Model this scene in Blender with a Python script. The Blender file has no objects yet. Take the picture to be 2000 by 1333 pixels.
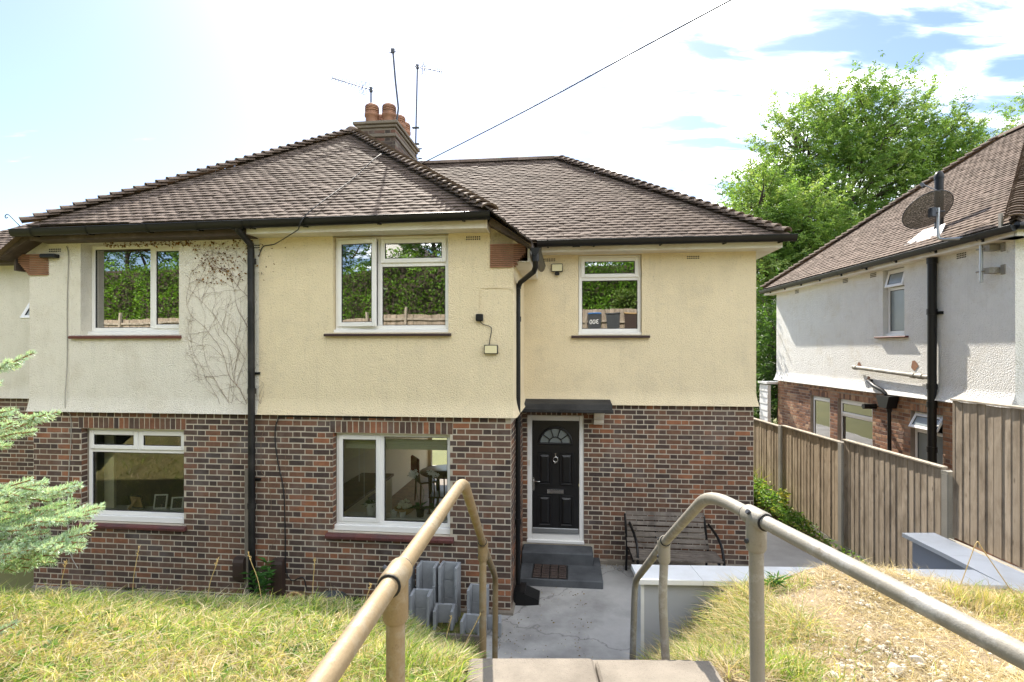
import bpy, math, random
import numpy as np
from mathutils import Vector, Matrix, noise as mnoise

random.seed(7)
rng = np.random.default_rng(7)
C = bpy.context.scene.collection
scene = bpy.context.scene
R = math.radians

# ---------------------------------------------------------------- camera
EYE = 3.33
cam_d = bpy.data.cameras.new("camera")
cam = bpy.data.objects.new("camera", cam_d)
C.objects.link(cam)
cam.location = (0, 0, EYE)
cam.rotation_euler = (R(90), 0, 0)
cam_d.sensor_width = 36.0
cam_d.lens = 36.0 * 1020 / 2000
cam_d.shift_y = 16.5 / 2000
cam_d.clip_start = 0.05
cam_d.clip_end = 2000
scene.camera = cam

# ---------------------------------------------------------------- light
SUN_EL, SUN_AZ = R(46), R(-10)          # azimuth from +Y, negative = to the left
world = bpy.data.worlds.new("World")
scene.world = world
world.use_nodes = True
wn, wl = world.node_tree.nodes, world.node_tree.links
wn.clear()
wout = wn.new("ShaderNodeOutputWorld")
wbg = wn.new("ShaderNodeBackground")
sky = wn.new("ShaderNodeTexSky")
sky.sky_type = 'NISHITA'
sky.sun_disc = False
sky.sun_elevation = SUN_EL
sky.sun_rotation = SUN_AZ
sky.altitude = 60
sky.air_density = 0.82
sky.dust_density = 0.7
sky.ozone_density = 1.5
# streaky high cloud, a function of direction only: projected on a flat layer overhead
tc = wn.new("ShaderNodeTexCoord")
sep = wn.new("ShaderNodeSeparateXYZ")
wl.new(tc.outputs["Generated"], sep.inputs[0])
def wmath(op, a, b=None, clamp=False):
    n = wn.new("ShaderNodeMath"); n.operation = op; n.use_clamp = clamp
    for i, v in enumerate((a, b)):
        if v is None: continue
        if isinstance(v, (int, float)): n.inputs[i].default_value = v
        else: wl.new(v, n.inputs[i])
    return n.outputs[0]
zz = wmath('MAXIMUM', sep.outputs[2], 0.03)
zz = wmath('ADD', zz, 0.12)
px_ = wmath('DIVIDE', sep.outputs[0], zz)
py_ = wmath('DIVIDE', sep.outputs[1], zz)
comb = wn.new("ShaderNodeCombineXYZ")
wl.new(px_, comb.inputs[0]); wl.new(py_, comb.inputs[1])
mp = wn.new("ShaderNodeMapping")
mp.inputs["Rotation"].default_value = (0, 0, R(-38))
mp.inputs["Scale"].default_value = (0.75, 2.1, 1)
mp.inputs["Location"].default_value = (0.35, 0.2, 0)
wl.new(comb.outputs[0], mp.inputs[0])
cn = wn.new("ShaderNodeTexNoise")
cn.inputs["Scale"].default_value = 3.3
cn.inputs["Detail"].default_value = 9
cn.inputs["Roughness"].default_value = 0.56
cn.inputs["Distortion"].default_value = 0.35
wl.new(mp.outputs[0], cn.inputs["Vector"])
cn2 = wn.new("ShaderNodeTexNoise")
cn2.inputs["Scale"].default_value = 0.42
cn2.inputs["Detail"].default_value = 2
wl.new(comb.outputs[0], cn2.inputs["Vector"])
# the cloud bank lies to the east (right); the west is clear; more cloud is added behind the camera
bank = wmath('MULTIPLY', px_, 0.5)
rear_fill_cloud = wmath('MAXIMUM', wmath('MULTIPLY', py_, -0.5), 0.0)  # unseen cloud added behind the camera to brighten the shaded house fronts
bank = wmath('ADD', wmath('ADD', bank, rear_fill_cloud), -0.16)
bank = wmath('MINIMUM', bank, 0.015)
bank = wmath('MAXIMUM', bank, -0.25)
cov = wmath('ADD', cn.outputs["Fac"], bank)
cov2 = wmath('MULTIPLY', cn2.outputs["Fac"], 0.25)
cov = wmath('ADD', cov, cov2)
cr = wn.new("ShaderNodeMapRange")
cr.inputs["From Min"].default_value = 0.52
cr.inputs["From Max"].default_value = 0.82
wl.new(cov, cr.inputs["Value"])
mixc = wn.new("ShaderNodeMixRGB")
mixc.inputs["Color2"].default_value = (36, 36, 35, 1)  # cloud made extra bright to light the shaded fronts
wl.new(sky.outputs[0], mixc.inputs["Color1"])
wl.new(wmath('POWER', cr.outputs[0], 2.2), mixc.inputs["Fac"])
wl.new(mixc.outputs[0], wbg.inputs["Color"])
wbg.inputs["Strength"].default_value = 0.05
wl.new(wbg.outputs[0], wout.inputs[0])

sun_d = bpy.data.lights.new("sun", 'SUN')
sun_d.energy = 2.15
sun_d.angle = R(0.53)
sun_d.color = (1.0, 0.93, 0.82)
sun = bpy.data.objects.new("sun", sun_d)
C.objects.link(sun)
sd = Vector((math.sin(SUN_AZ) * math.cos(SUN_EL), math.cos(SUN_AZ) * math.cos(SUN_EL), math.sin(SUN_EL)))
sun.rotation_euler = sd.to_track_quat('Z', 'Y').to_euler()
sun.location = sd * 60

vs = scene.view_settings
vs.view_transform = 'Standard'
vs.look = 'None'
vs.exposure = 2.35
vs.gamma = 1.0
vs.use_curve_mapping = False
scene.cycles.max_bounces = 8
scene.cycles.transparent_max_bounces = 16
scene.cycles.diffuse_bounces = 4
scene.cycles.glossy_bounces = 4
scene.cycles.caustics_reflective = False
scene.cycles.caustics_refractive = False
scene.cycles.use_denoising = True

# ---------------------------------------------------------------- mesh helpers
I4 = Matrix.Identity(4)

class MB:
    """collects faces; build() links them as one mesh object (coordinates are world unless xf is given)"""
    def __init__(self): self.v = []; self.f = []; self.s = []
    def add(self, vs, fs, smooth=False, M=None):
        b = len(self.v)
        if M is not None: vs = [M @ Vector(p) for p in vs]
        self.v.extend([tuple(p) for p in vs])
        self.f.extend([tuple(i + b for i in f) for f in fs])
        self.s.extend([smooth] * len(fs))
        return self
    def box(self, a, b, M=None, jit=0.0):
        (x0, y0, z0), (x1, y1, z1) = a, b
        P = [(x0,y0,z0),(x1,y0,z0),(x1,y1,z0),(x0,y1,z0),(x0,y0,z1),(x1,y0,z1),(x1,y1,z1),(x0,y1,z1)]
        if jit: P = [tuple(c + random.uniform(-jit, jit) for c in p) for p in P]
        return self.add(P, [(3,2,1,0),(4,5,6,7),(0,1,5,4),(1,2,6,5),(2,3,7,6),(3,0,4,7)], False, M)
    def bbox(self, a, b, c, M=None):
        """box with chamfered edges of size c"""
        (x0, y0, z0), (x1, y1, z1) = a, b
        P = []
        def ring(z, k):
            return [(x0+k,y0,z),(x1-k,y0,z),(x1,y0+k,z),(x1,y1-k,z),(x1-k,y1,z),(x0+k,y1,z),(x0,y1-k,z),(x0,y0+k,z)]
        def ring2(z, k):
            return [(x0+k,y0+c,z),(x1-k,y0+c,z),(x1-c,y0+k,z),(x1-c,y1-k,z),(x1-k,y1-c,z),(x0+k,y1-c,z),(x0+c,y1-k,z),(x0+c,y0+k,z)]
        P = ring2(z0, c*1.4) + ring(z0+c, c) + ring(z1-c, c) + ring2(z1, c*1.4)
        F = [tuple(range(7, -1, -1)), tuple(range(24, 32))]
        for k in range(3):
            for i in range(8):
                j = (i+1) % 8
                F.append((k*8+i, k*8+j, k*8+8+j, k*8+8+i))
        return self.add(P, F, False, M)
    def quad(self, a, b, c, d, M=None): return self.add([a,b,c,d], [(0,1,2,3)], False, M)
    def poly(self, pts, M=None): return self.add(pts, [tuple(range(len(pts)))], False, M)
    def prism(self, pts, off, M=None):
        n = len(pts); off = Vector(off)
        P = [Vector(p) for p in pts]; Q = [p + off for p in P]
        F = [tuple(range(n-1, -1, -1)), tuple(range(n, 2*n))]
        for i in range(n):
            j = (i+1) % n; F.append((i, j, n+j, n+i))
        return self.add(P + Q, F, False, M)
    def tube(self, pts, r, n=10, cap=True, smooth=True, M=None, arc=None):
        pts = [Vector(p) for p in pts]
        m = len(pts)
        rs = r if isinstance(r, (list, tuple)) else [r] * m
        V = []; F = []
        up = None
        for i, p in enumerate(pts):
            t = (pts[min(i+1, m-1)] - pts[max(i-1, 0)])
            if t.length < 1e-9: t = Vector((0,0,1))
            t.normalize()
            if up is None:
                ref = Vector((0,0,1)) if abs(t.z) < 0.9 else Vector((1,0,0))
                up = (ref - t * ref.dot(t)).normalized()
            else:
                up = (up - t * up.dot(t))
                up = up.normalized() if up.length > 1e-6 else Vector((1,0,0))
            sd_ = t.cross(up)
            for k in range(n):
                an = 2 * math.pi * k / n
                V.append(p + (up * math.cos(an) + sd_ * math.sin(an)) * rs[i])
        for i in range(m-1):
            for k in range(n):
                k2 = (k+1) % n
                F.append((i*n+k, i*n+k2, (i+1)*n+k2, (i+1)*n+k))
        b = len(self.v)
        self.add(V, F, smooth, M)
        if cap:
            self.add([V[k] for k in range(n)], [tuple(range(n-1,-1,-1))], False, M)
            self.add([V[(m-1)*n+k] for k in range(n)], [tuple(range(n))], False, M)
        return self
    def lathe(self, prof, base=(0,0,0), n=16, smooth=True, M=None):
        V = []; F = []
        bx, by, bz = base
        for r, z in prof:
            for k in range(n):
                an = 2*math.pi*k/n
                V.append((bx + r*math.cos(an), by + r*math.sin(an), bz + z))
        for i in range(len(prof)-1):
            for k in range(n):
                k2 = (k+1) % n
                F.append((i*n+k, i*n+k2, (i+1)*n+k2, (i+1)*n+k))
        return self.add(V, F, smooth, M)
    def build(self, name, m, parent=None, **kw):
        me = bpy.data.meshes.new(name)
        me.from_pydata(self.v, [], self.f)
        if any(self.s): me.polygons.foreach_set("use_smooth", self.s)
        if m: me.materials.append(m)
        return link(name, me, parent, **kw)

def wmat(o):
    """world matrix without a depsgraph update"""
    m = o.matrix_basis.copy() if False else Matrix.LocRotScale(o.location, o.rotation_euler, o.scale)
    if o.parent is not None: m = wmat(o.parent) @ o.matrix_parent_inverse @ m
    return m

def link(name, me, parent=None, label=None, cat=None, group=None, kind=None, loc=None, rot=None):
    o = bpy.data.objects.new(name, me)
    C.objects.link(o)
    if parent is not None:
        o.parent = parent
        o.matrix_parent_inverse = wmat(parent).inverted()
    if loc is not None: o.location = loc
    if rot is not None: o.rotation_euler = rot
    tag(o, label, cat, group, kind)
    return o

def tag(o, label=None, cat=None, group=None, kind=None):
    if label: o["label"] = label
    if cat: o["category"] = cat
    if group: o["group"] = group
    if kind: o["kind"] = kind
    return o

def thing(name, label, cat, loc=(0,0,0), rz=0.0, group=None):
    o = bpy.data.objects.new(name, None)
    o.empty_display_size = 0.2
    C.objects.link(o)
    o.location = loc
    o.rotation_euler = (0, 0, rz)
    return tag(o, label, cat, group)

def copy_tree(o, M, parent=None, **kw):
    """copy of a thing with its parts; M moves the thing in the world"""
    c = o.copy(); C.objects.link(c)
    if parent is None:
        c.matrix_basis = M @ Matrix.LocRotScale(o.location, o.rotation_euler, o.scale)
    else:
        c.parent = parent
    for ch in [x for x in bpy.data.objects if x.parent == o]:
        copy_tree(ch, None, c)
    for k, v in kw.items(): c[k] = v
    return c

def np_mesh(name, V, F, mat_, parent=None, cols=None, smooth=False, **kw):
    """V (n,3), F (m,k) arrays -> object; cols: per-vertex colour attribute 'tone'"""
    me = bpy.data.meshes.new(name)
    V = np.asarray(V, np.float32); F = np.asarray(F, np.int32)
    me.vertices.add(len(V)); me.vertices.foreach_set("co", V.ravel())
    k = F.shape[1]
    me.loops.add(F.size); me.loops.foreach_set("vertex_index", F.ravel())
    me.polygons.add(len(F))
    me.polygons.foreach_set("loop_start", np.arange(0, F.size, k, dtype=np.int32))
    me.polygons.foreach_set("loop_total", np.full(len(F), k, np.int32))
    if smooth: me.polygons.foreach_set("use_smooth", np.ones(len(F), bool))
    me.update(calc_edges=True)
    if cols is not None:
        a = me.color_attributes.new("tone", 'FLOAT_COLOR', 'POINT')
        c4 = np.ones((len(V), 4), np.float32); c4[:, :3] = cols
        a.data.foreach_set("color", c4.ravel())
    me.materials.append(mat_)
    return link(name, me, parent, **kw)

# ---------------------------------------------------------------- frames (walls)
AH = math.atan(1020 / 9500.0)
hu = Vector((math.cos(AH), -math.sin(AH), 0))       # along our facade, to the right
hv = Vector((math.sin(AH), math.cos(AH), 0))        # away from the viewer
UZ = Vector((0, 0, 1))
HM = Matrix(((hu.x, hv.x, 0, 0), (hu.y, hv.y, 0, 0), (0, 0, 1, 0), (0, 0, 0, 1)))
def H(s, t, z): return hu * s + hv * t + UZ * z

class Fr:
    """a wall plane: P(a, z, d) = along, up, outwards"""
    def __init__(self, O, U, N):
        self.O, self.U, self.N = Vector(O), Vector(U).normalized(), Vector(N).normalized()
        self.M = Matrix(((self.U.x, -self.N.x, 0, self.O.x), (self.U.y, -self.N.y, 0, self.O.y), (0, 0, 1, 0), (0, 0, 0, 1)))
    def P(self, a, z, d=0.0): return self.O + self.U * a + self.N * d + UZ * z
# in Fr.M coordinates: x = along, y = inwards (minus d), z = up
T_BAY, T_WING = 6.53, 8.22
S_L, S_R, S_M, S_E = -7.41, -0.714, -4.06, 2.78
bayF = Fr(H(0, T_BAY, 0), hu, -hv)
wingF = Fr(H(0, T_WING, 0), hu, -hv)
sideF = Fr(H(S_R, 0, 0), hv, hu)          # right flank of the bay
endF = Fr(H(S_E, 0, 0), hv, hu)           # right end wall
nd = Vector((0.048, 1, 0)).normalized()
nbF = Fr((7.52, 7.8, 0), -nd, (-nd.y, nd.x, 0))   # a = minus the distance from the near corner
nbFront = Fr((7.52, 7.8, 0), (nd.y, -nd.x, 0), -nd)
# ---------------------------------------------------------------- materials
def nodemat(name):
    m = bpy.data.materials.new(name); m.use_nodes = True
    nt = m.node_tree; nt.nodes.clear()
    out = nt.nodes.new("ShaderNodeOutputMaterial")
    b = nt.nodes.new("ShaderNodeBsdfPrincipled")
    nt.links.new(b.outputs[0], out.inputs[0])
    return m, nt, b, out

class N:
    def __init__(self, nt): self.nt = nt
    def n(self, typ, **kw):
        x = self.nt.nodes.new(typ)
        for k, v in kw.items(): setattr(x, k, v)
        return x
    def l(self, a, b): self.nt.links.new(a, b)
    def coord(self, kind="Object", scale=(1,1,1)):
        t = self.n("ShaderNodeTexCoord"); mp = self.n("ShaderNodeMapping")
        mp.inputs["Scale"].default_value = scale
        self.l(t.outputs[kind], mp.inputs[0]); return mp.outputs[0]
    def geo(self, scale=(1,1,1)):
        t = self.n("ShaderNodeNewGeometry"); mp = self.n("ShaderNodeMapping")
        mp.inputs["Scale"].default_value = scale
        self.l(t.outputs["Position"], mp.inputs[0]); return mp.outputs[0]
    def noise(self, vec, scale, detail=4, rough=0.55, dist=0.0):
        x = self.n("ShaderNodeTexNoise")
        x.inputs["Scale"].default_value = scale; x.inputs["Detail"].default_value = detail
        x.inputs["Roughness"].default_value = rough; x.inputs["Distortion"].default_value = dist
        self.l(vec, x.inputs["Vector"]); return x.outputs["Fac"]
    def voro(self, vec, scale, feature='F1'):
        x = self.n("ShaderNodeTexVoronoi"); x.feature = feature
        x.inputs["Scale"].default_value = scale
        self.l(vec, x.inputs["Vector"]); return x.outputs["Distance"]
    def ramp(self, fac, stops):
        x = self.n("ShaderNodeValToRGB"); e = x.color_ramp.elements
        while len(e) < len(stops): e.new(0.5)
        for q, (p, c) in zip(e, stops):
            q.position = p; q.color = (c, c, c, 1) if isinstance(c, (int, float)) else (*c, 1)
        self.l(fac, x.inputs[0]); return x.outputs[0]
    def mix(self, fac, a, b, mode='MIX'):
        x = self.n("ShaderNodeMixRGB", blend_type=mode)
        for s, v in ((0, fac), (1, a), (2, b)):
            if isinstance(v, (int, float)): x.inputs[s].default_value = v if s == 0 else (v, v, v, 1)
            elif isinstance(v, tuple): x.inputs[s].default_value = (*v, 1)
            else: self.l(v, x.inputs[s])
        return x.outputs[0]
    def math(self, op, a, b=0.0, clamp=False):
        x = self.n("ShaderNodeMath", operation=op); x.use_clamp = clamp
        for i, v in enumerate((a, b)):
            if isinstance(v, (int, float)): x.inputs[i].default_value = v
            else: self.l(v, x.inputs[i])
        return x.outputs[0]
    def bump(self, h, strength, dist, b, prev=None):
        x = self.n("ShaderNodeBump"); x.inputs["Strength"].default_value = strength
        x.inputs["Distance"].default_value = dist
        self.l(h, x.inputs["Height"])
        if prev is not None: self.l(prev, x.inputs["Normal"])
        self.l(x.outputs[0], b.inputs["Normal"]); return x.outputs[0]
    def piece(self):
        """random value per object and per loose piece"""
        g = self.n("ShaderNodeNewGeometry"); o = self.n("ShaderNodeObjectInfo")
        return self.math('FRACT', self.math('ADD', g.outputs["Random Per Island"], o.outputs["Random"]))

def simple(name, col, rough=0.5, metal=0.0, var=0.12, scale=6.0, bump=0.0, spec=0.5, geo=True, dirt=None):
    m, nt, b, out = nodemat(name); k = N(nt)
    v = k.geo()
    nz = k.noise(v, scale, 5)
    c = k.mix(nz, tuple(x * (1 - var) for x in col), tuple(min(1, x * (1 + var)) for x in col))
    if dirt:
        nz2 = k.noise(v, scale * 0.35, 6, 0.65)
        c = k.mix(k.ramp(nz2, [(0.48, 0.0), (0.75, 0.75)]), c, dirt)
    k.l(c, b.inputs["Base Color"])
    b.inputs["Roughness"].default_value = rough; b.inputs["Metallic"].default_value = metal
    b.inputs["Specular IOR Level"].default_value = spec
    if bump: k.bump(k.noise(v, scale * 8, 4), bump, 0.004, b)
    return m

def make_stucco(name, c1, c2, speck=(0.30, 0.24, 0.14), bs=1.0):
    m, nt, b, out = nodemat(name); k = N(nt)
    v = k.geo()
    big = k.noise(v, 0.9, 4); mid = k.noise(v, 5, 4)
    c = k.mix(big, c1, c2)
    c = k.mix(k.ramp(mid, [(0.35, 0.0), (0.9, 0.35)]), c, tuple(x * 0.80 for x in c2))
    pt = k.noise(v, 1.7, 6, 0.68)
    c = k.mix(k.ramp(pt, [(0.52, 0.0), (0.74, 0.4)]), c, (0.56, 0.49, 0.36))
    sp = k.noise(v, 62, 3, 0.6)
    c = k.mix(k.ramp(sp, [(0.60, 0.0), (0.73, 0.55)]), c, speck)
    # rain streaks: narrow, long in z
    st = k.noise(k.geo((9, 9, 0.5)), 1.6, 5, 0.65)
    c = k.mix(k.ramp(st, [(0.54, 0.0), (0.8, 0.24)]), c, tuple(x * 0.62 for x in c2))
    k.l(c, b.inputs["Base Color"])
    b.inputs["Roughness"].default_value = 0.92; b.inputs["Specular IOR Level"].default_value = 0.2
    h1 = k.voro(v, 66 / bs); h2 = k.noise(v, 95 / bs, 3, 0.6)
    h = k.math('ADD', k.math('MULTIPLY', h1, -0.8), k.math('MULTIPLY', h2, 1.3))
    k.bump(h, 0.95, 0.011 * bs, b)
    return m

def make_brick(name, stops, mortar_smear=0.25):
    m, nt, b, out = nodemat(name); k = N(nt)
    rnd = k.piece()
    v = k.geo()
    area = k.noise(v, 0.8, 3)
    r2 = k.math('ADD', rnd, k.math('MULTIPLY', k.math('SUBTRACT', area, 0.5), 1.1), True)
    c = k.ramp(r2, stops)
    fine = k.noise(v, 55, 4, 0.6); midn = k.noise(v, 14, 3)
    c = k.mix(k.ramp(midn, [(0.35, 0.0), (0.8, 0.7)]), c, k.mix(1.0, c, (0.55, 0.5, 0.52), 'MULTIPLY'))
    c = k.mix(k.math('MULTIPLY', fine, 0.35), c, (0.03, 0.02, 0.02))
    # lime bloom low on the wall, in patches
    sp = k.n("ShaderNodeSeparateXYZ"); g = k.n("ShaderNodeNewGeometry"); k.l(g.outputs["Position"], sp.inputs[0])
    blo = k.ramp(k.noise(v, 2.2, 5, 0.6), [(0.52, 0.0), (0.72, 0.45)])
    c = k.mix(blo, c, (0.21, 0.19, 0.18))
    k.l(c, b.inputs["Base Color"]); b.inputs["Roughness"].default_value = 0.88
    b.inputs["Specular IOR Level"].default_value = 0.25
    k.bump(k.math('ADD', fine, midn), 0.5, 0.004, b)
    return m

def make_tile(name, stops):
    m, nt, b, out = nodemat(name); k = N(nt)
    rnd = k.piece(); v = k.geo()
    c = k.ramp(rnd, stops)
    n1 = k.noise(v, 30, 5, 0.65); n2 = k.noise(v, 1.1, 4)
    c = k.mix(k.ramp(n1, [(0.42, 0.0), (0.68, 0.6)]), c, (0.085, 0.062, 0.05))
    c = k.mix(k.ramp(n2, [(0.45, 0.0), (0.7, 0.35)]), c, (0.075, 0.06, 0.045))
    li = k.noise(v, 75, 2)
    c = k.mix(k.ramp(li, [(0.66, 0.0), (0.72, 0.6)]), c, (0.33, 0.30, 0.22))
    l2 = k.noise(v, 5.5, 5, 0.7)
    c = k.mix(k.ramp(l2, [(0.60, 0.0), (0.70, 0.45)]), c, (0.27, 0.24, 0.17))
    k.l(c, b.inputs["Base Color"]); b.inputs["Roughness"].default_value = 0.85
    b.inputs["Specular IOR Level"].default_value = 0.2
    k.bump(n1, 0.6, 0.004, b)
    return m

def make_glass(name, tint=(0.9, 0.95, 0.93), refl=1.0):
    m = bpy.data.materials.new(name); m.use_nodes = True
    nt = m.node_tree; nt.nodes.clear(); k = N(nt)
    out = k.n("ShaderNodeOutputMaterial")
    tr = k.n("ShaderNodeBsdfTransparent"); tr.inputs[0].default_value = (*tint, 1)
    gl = k.n("ShaderNodeBsdfGlossy"); gl.inputs["Roughness"].default_value = 0.0
    fr = k.n("ShaderNodeFresnel"); fr.inputs["IOR"].default_value = 1.52
    # two sheets of glass: both reflect; refl scales this further
    f2 = k.math('MULTIPLY', fr.outputs[0], 3.4 * refl, True)
    wob = k.n("ShaderNodeBump"); wob.inputs["Strength"].default_value = 0.05; wob.inputs["Distance"].default_value = 0.02
    k.l(k.noise(k.geo(), 2.0, 1), wob.inputs["Height"]); k.l(wob.outputs[0], gl.inputs["Normal"])
    mx = k.n("ShaderNodeMixShader")
    k.l(f2, mx.inputs[0]); k.l(tr.outputs[0], mx.inputs[1]); k.l(gl.outputs[0], mx.inputs[2])
    k.l(mx.outputs[0], out.inputs[0])
    return m

def make_wood(name, c1, c2, rough=0.8, vert=True, scale=1.0, rnd_amt=0.45, bump=0.5):
    m, nt, b, out = nodemat(name); k = N(nt)
    rnd = k.piece()
    g = k.geo((26 * scale, 26 * scale, 1.3 * scale) if vert else (2 * scale, 26 * scale, 26 * scale))
    off = k.n("ShaderNodeVectorMath", operation='ADD')
    cx = k.n("ShaderNodeCombineXYZ"); k.l(k.math('MULTIPLY', rnd, 37.0), cx.inputs[2]); k.l(k.math('MULTIPLY', rnd, 11.0), cx.inputs[0])
    k.l(g, off.inputs[0]); k.l(cx.outputs[0], off.inputs[1])
    gr = k.noise(off.outputs[0], 1.0, 6, 0.65, 0.6)
    c = k.mix(k.ramp(gr, [(0.3, 0.0), (0.72, 1.0)]), c1, c2)
    c = k.mix(k.math('MULTIPLY', rnd, rnd_amt), c, tuple(x * 0.55 for x in c1))
    big = k.noise(k.geo(), 2.0, 4)
    c = k.mix(k.ramp(big, [(0.5, 0.0), (0.8, 0.4)]), c, tuple(x * 1.15 for x in c2))
    blot = k.noise(k.geo((4, 4, 1.6)), 1.6, 5, 0.65)
    c = k.mix(k.ramp(blot, [(0.44, 0.0), (0.66, 0.7)]), c, tuple(x * 0.5 for x in c1))
    kn = k.voro(k.geo((9, 9, 3.2)), 1.0)
    c = k.mix(k.ramp(kn, [(0.05, 0.75), (0.13, 0.0)]), c, tuple(x * 0.32 for x in c1))
    k.l(c, b.inputs["Base Color"]); b.inputs["Roughness"].default_value = rough
    b.inputs["Specular IOR Level"].default_value = 0.25
    k.bump(gr, bump, 0.004, b)
    return m

def make_concrete(name, c1, c2, stain=(0.08, 0.08, 0.075), scale=3.0, bump=0.5, grit=True, amt=0.7, cracks=0.0):
    m, nt, b, out = nodemat(name); k = N(nt); v = k.geo()
    n1 = k.noise(v, scale, 6, 0.65); n2 = k.noise(v, scale * 0.35, 5, 0.6); n3 = k.noise(v, 130, 3, 0.7)
    c = k.mix(n1, c1, c2)
    c = k.mix(k.ramp(n2, [(0.42, 0.0), (0.72, amt)]), c, stain)
    if grit: c = k.mix(k.ramp(n3, [(0.56, 0.0), (0.75, 0.55)]), c, tuple(x * 0.35 for x in c1))
    if cracks:
        dv = k.n("ShaderNodeVectorMath", operation='ADD'); nn = k.n("ShaderNodeTexNoise"); nn.inputs["Scale"].default_value = 3.0; nn.inputs["Detail"].default_value = 6
        k.l(v, nn.inputs["Vector"]); k.l(v, dv.inputs[0]); sc = k.n("ShaderNodeVectorMath", operation='SCALE'); sc.inputs["Scale"].default_value = 0.5
        k.l(nn.outputs["Color"], sc.inputs[0]); k.l(sc.outputs[0], dv.inputs[1])
        e = k.voro(dv.outputs[0], cracks, 'DISTANCE_TO_EDGE')
        c = k.mix(k.ramp(e, [(0.0, 0.5), (0.006, 0.0)]), c, (0.05, 0.048, 0.045))
    k.l(c, b.inputs["Base Color"]); b.inputs["Roughness"].default_value = 0.88
    b.inputs["Specular IOR Level"].default_value = 0.3
    k.bump(k.math('ADD', k.math('MULTIPLY', n3, 0.6), n1), bump, 0.006, b)
    return m

def make_leaf(name, translucency=0.45, rough=0.5, spec=0.4):
    """colour comes from the 'tone' vertex attribute (each leaf or blade its own)"""
    m = bpy.data.materials.new(name); m.use_nodes = True
    nt = m.node_tree; nt.nodes.clear(); k = N(nt)
    out = k.n("ShaderNodeOutputMaterial")
    b = k.n("ShaderNodeBsdfPrincipled"); b.inputs["Roughness"].default_value = rough
    b.inputs["Specular IOR Level"].default_value = spec
    at = k.n("ShaderNodeAttribute"); at.attribute_name = "tone"
    k.l(at.outputs["Color"], b.inputs["Base Color"])
    t = k.n("ShaderNodeBsdfTranslucent")
    k.l(k.mix(1.0, at.outputs["Color"], (1.25, 1.2, 0.65), 'MULTIPLY'), t.inputs[0])
    mx = k.n("ShaderNodeMixShader"); mx.inputs[0].default_value = translucency
    k.l(b.outputs[0], mx.inputs[1]); k.l(t.outputs[0], mx.inputs[2]); k.l(mx.outputs[0], out.inputs[0])
    return m

M = {}
M['cream'] = make_stucco("cream_stucco", (0.88, 0.755, 0.52), (0.83, 0.71, 0.485))
M['white_stucco'] = make_stucco("off_white_stucco", (0.87, 0.825, 0.72), (0.80, 0.755, 0.65))
M['nb_stucco'] = make_stucco("white_painted_stucco", (0.87, 0.86, 0.82), (0.81, 0.80, 0.77), (0.4, 0.38, 0.34), 1.4)
BR = [(0.0, (0.078, 0.058, 0.050)), (0.16, (0.105, 0.074, 0.060)), (0.34, (0.145, 0.094, 0.070)), (0.52, (0.175, 0.108, 0.076)),
      (0.68, (0.200, 0.115, 0.076)), (0.84, (0.230, 0.120, 0.074)), (0.95, (0.29, 0.130, 0.072)), (1.0, (0.38, 0.165, 0.085))]
M['brick'] = make_brick("multi_stock_brick", BR)
M['nb_brick'] = make_brick("orange_brick", [(0.0, (0.20, 0.11, 0.08)), (0.35, (0.40, 0.21, 0.125)), (0.8, (0.52, 0.29, 0.17)), (1.0, (0.60, 0.40, 0.25))])
M['mortar'] = make_concrete("lime_mortar", (0.60, 0.535, 0.43), (0.47, 0.415, 0.335), (0.28, 0.245, 0.20), 5, 0.3, False, 0.6)
M['soot_mortar'] = make_concrete('sooty_mortar', (0.24, 0.20, 0.155), (0.16, 0.135, 0.105), (0.07, 0.06, 0.05), 4, 0.5, True)
M['nb_mortar'] = make_concrete("old_mortar", (0.30, 0.25, 0.20), (0.42, 0.35, 0.28), (0.15, 0.12, 0.10), 5, 0.4, True)
TL = [(0.0, (0.135, 0.097, 0.075)), (0.35, (0.165, 0.120, 0.093)), (0.7, (0.195, 0.144, 0.113)), (1.0, (0.235, 0.177, 0.142))]
M['tile'] = make_tile("clay_roof_tile", TL)
M['tile_edge'] = simple('shade_toned_tile_edge', (0.055, 0.042, 0.035), 0.9, 0, 0.5, 30, 0.5, dirt=(0.12, 0.095, 0.075))  # shade between the courses put into the colour of the front edges
M['terracotta'] = simple("terracotta", (0.30, 0.15, 0.09), 0.75, 0, 0.35, 9, 0.4, dirt=(0.14, 0.07, 0.05))
M['red_sill'] = simple("red_sill_tile", (0.13, 0.042, 0.035), 0.6, 0, 0.3, 7, 0.3, dirt=(0.05, 0.035, 0.04))
M['dark_sill'] = simple("dark_sill_paint", (0.05, 0.028, 0.03), 0.6, 0, 0.3, 7, 0.3, dirt=(0.03, 0.025, 0.028))
M['upvc'] = simple("white_upvc", (0.80, 0.79, 0.77), 0.32, 0, 0.03, 3)
M['white_paint'] = simple("white_gloss_paint", (0.74, 0.71, 0.64), 0.4, 0, 0.10, 3, 0.1, dirt=(0.42, 0.27, 0.14))
M['coping'] = simple("white_coping_paint", (0.78, 0.78, 0.77), 0.6, 0, 0.07, 4, 0.3, dirt=(0.55, 0.53, 0.48))
M['old_fascia'] = simple("mouldy_dark_fascia", (0.07, 0.05, 0.04), 0.8, 0, 0.5, 8, 0.4, dirt=(0.20, 0.16, 0.12))
M['black'] = simple("black_plastic", (0.006, 0.006, 0.0065), 0.42, 0, 0.3, 6, 0.1, 0.35)
M['old_black'] = simple("flaking_black_pipe", (0.006, 0.006, 0.0065), 0.5, 0, 0.3, 5, 0.5, 0.35, dirt=(0.06, 0.055, 0.05))
M['black_door'] = simple("black_door_skin", (0.008, 0.008, 0.009), 0.38, 0, 0.2, 9)
M['rubber'] = simple("black_gasket", (0.012, 0.012, 0.012), 0.6)
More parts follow.
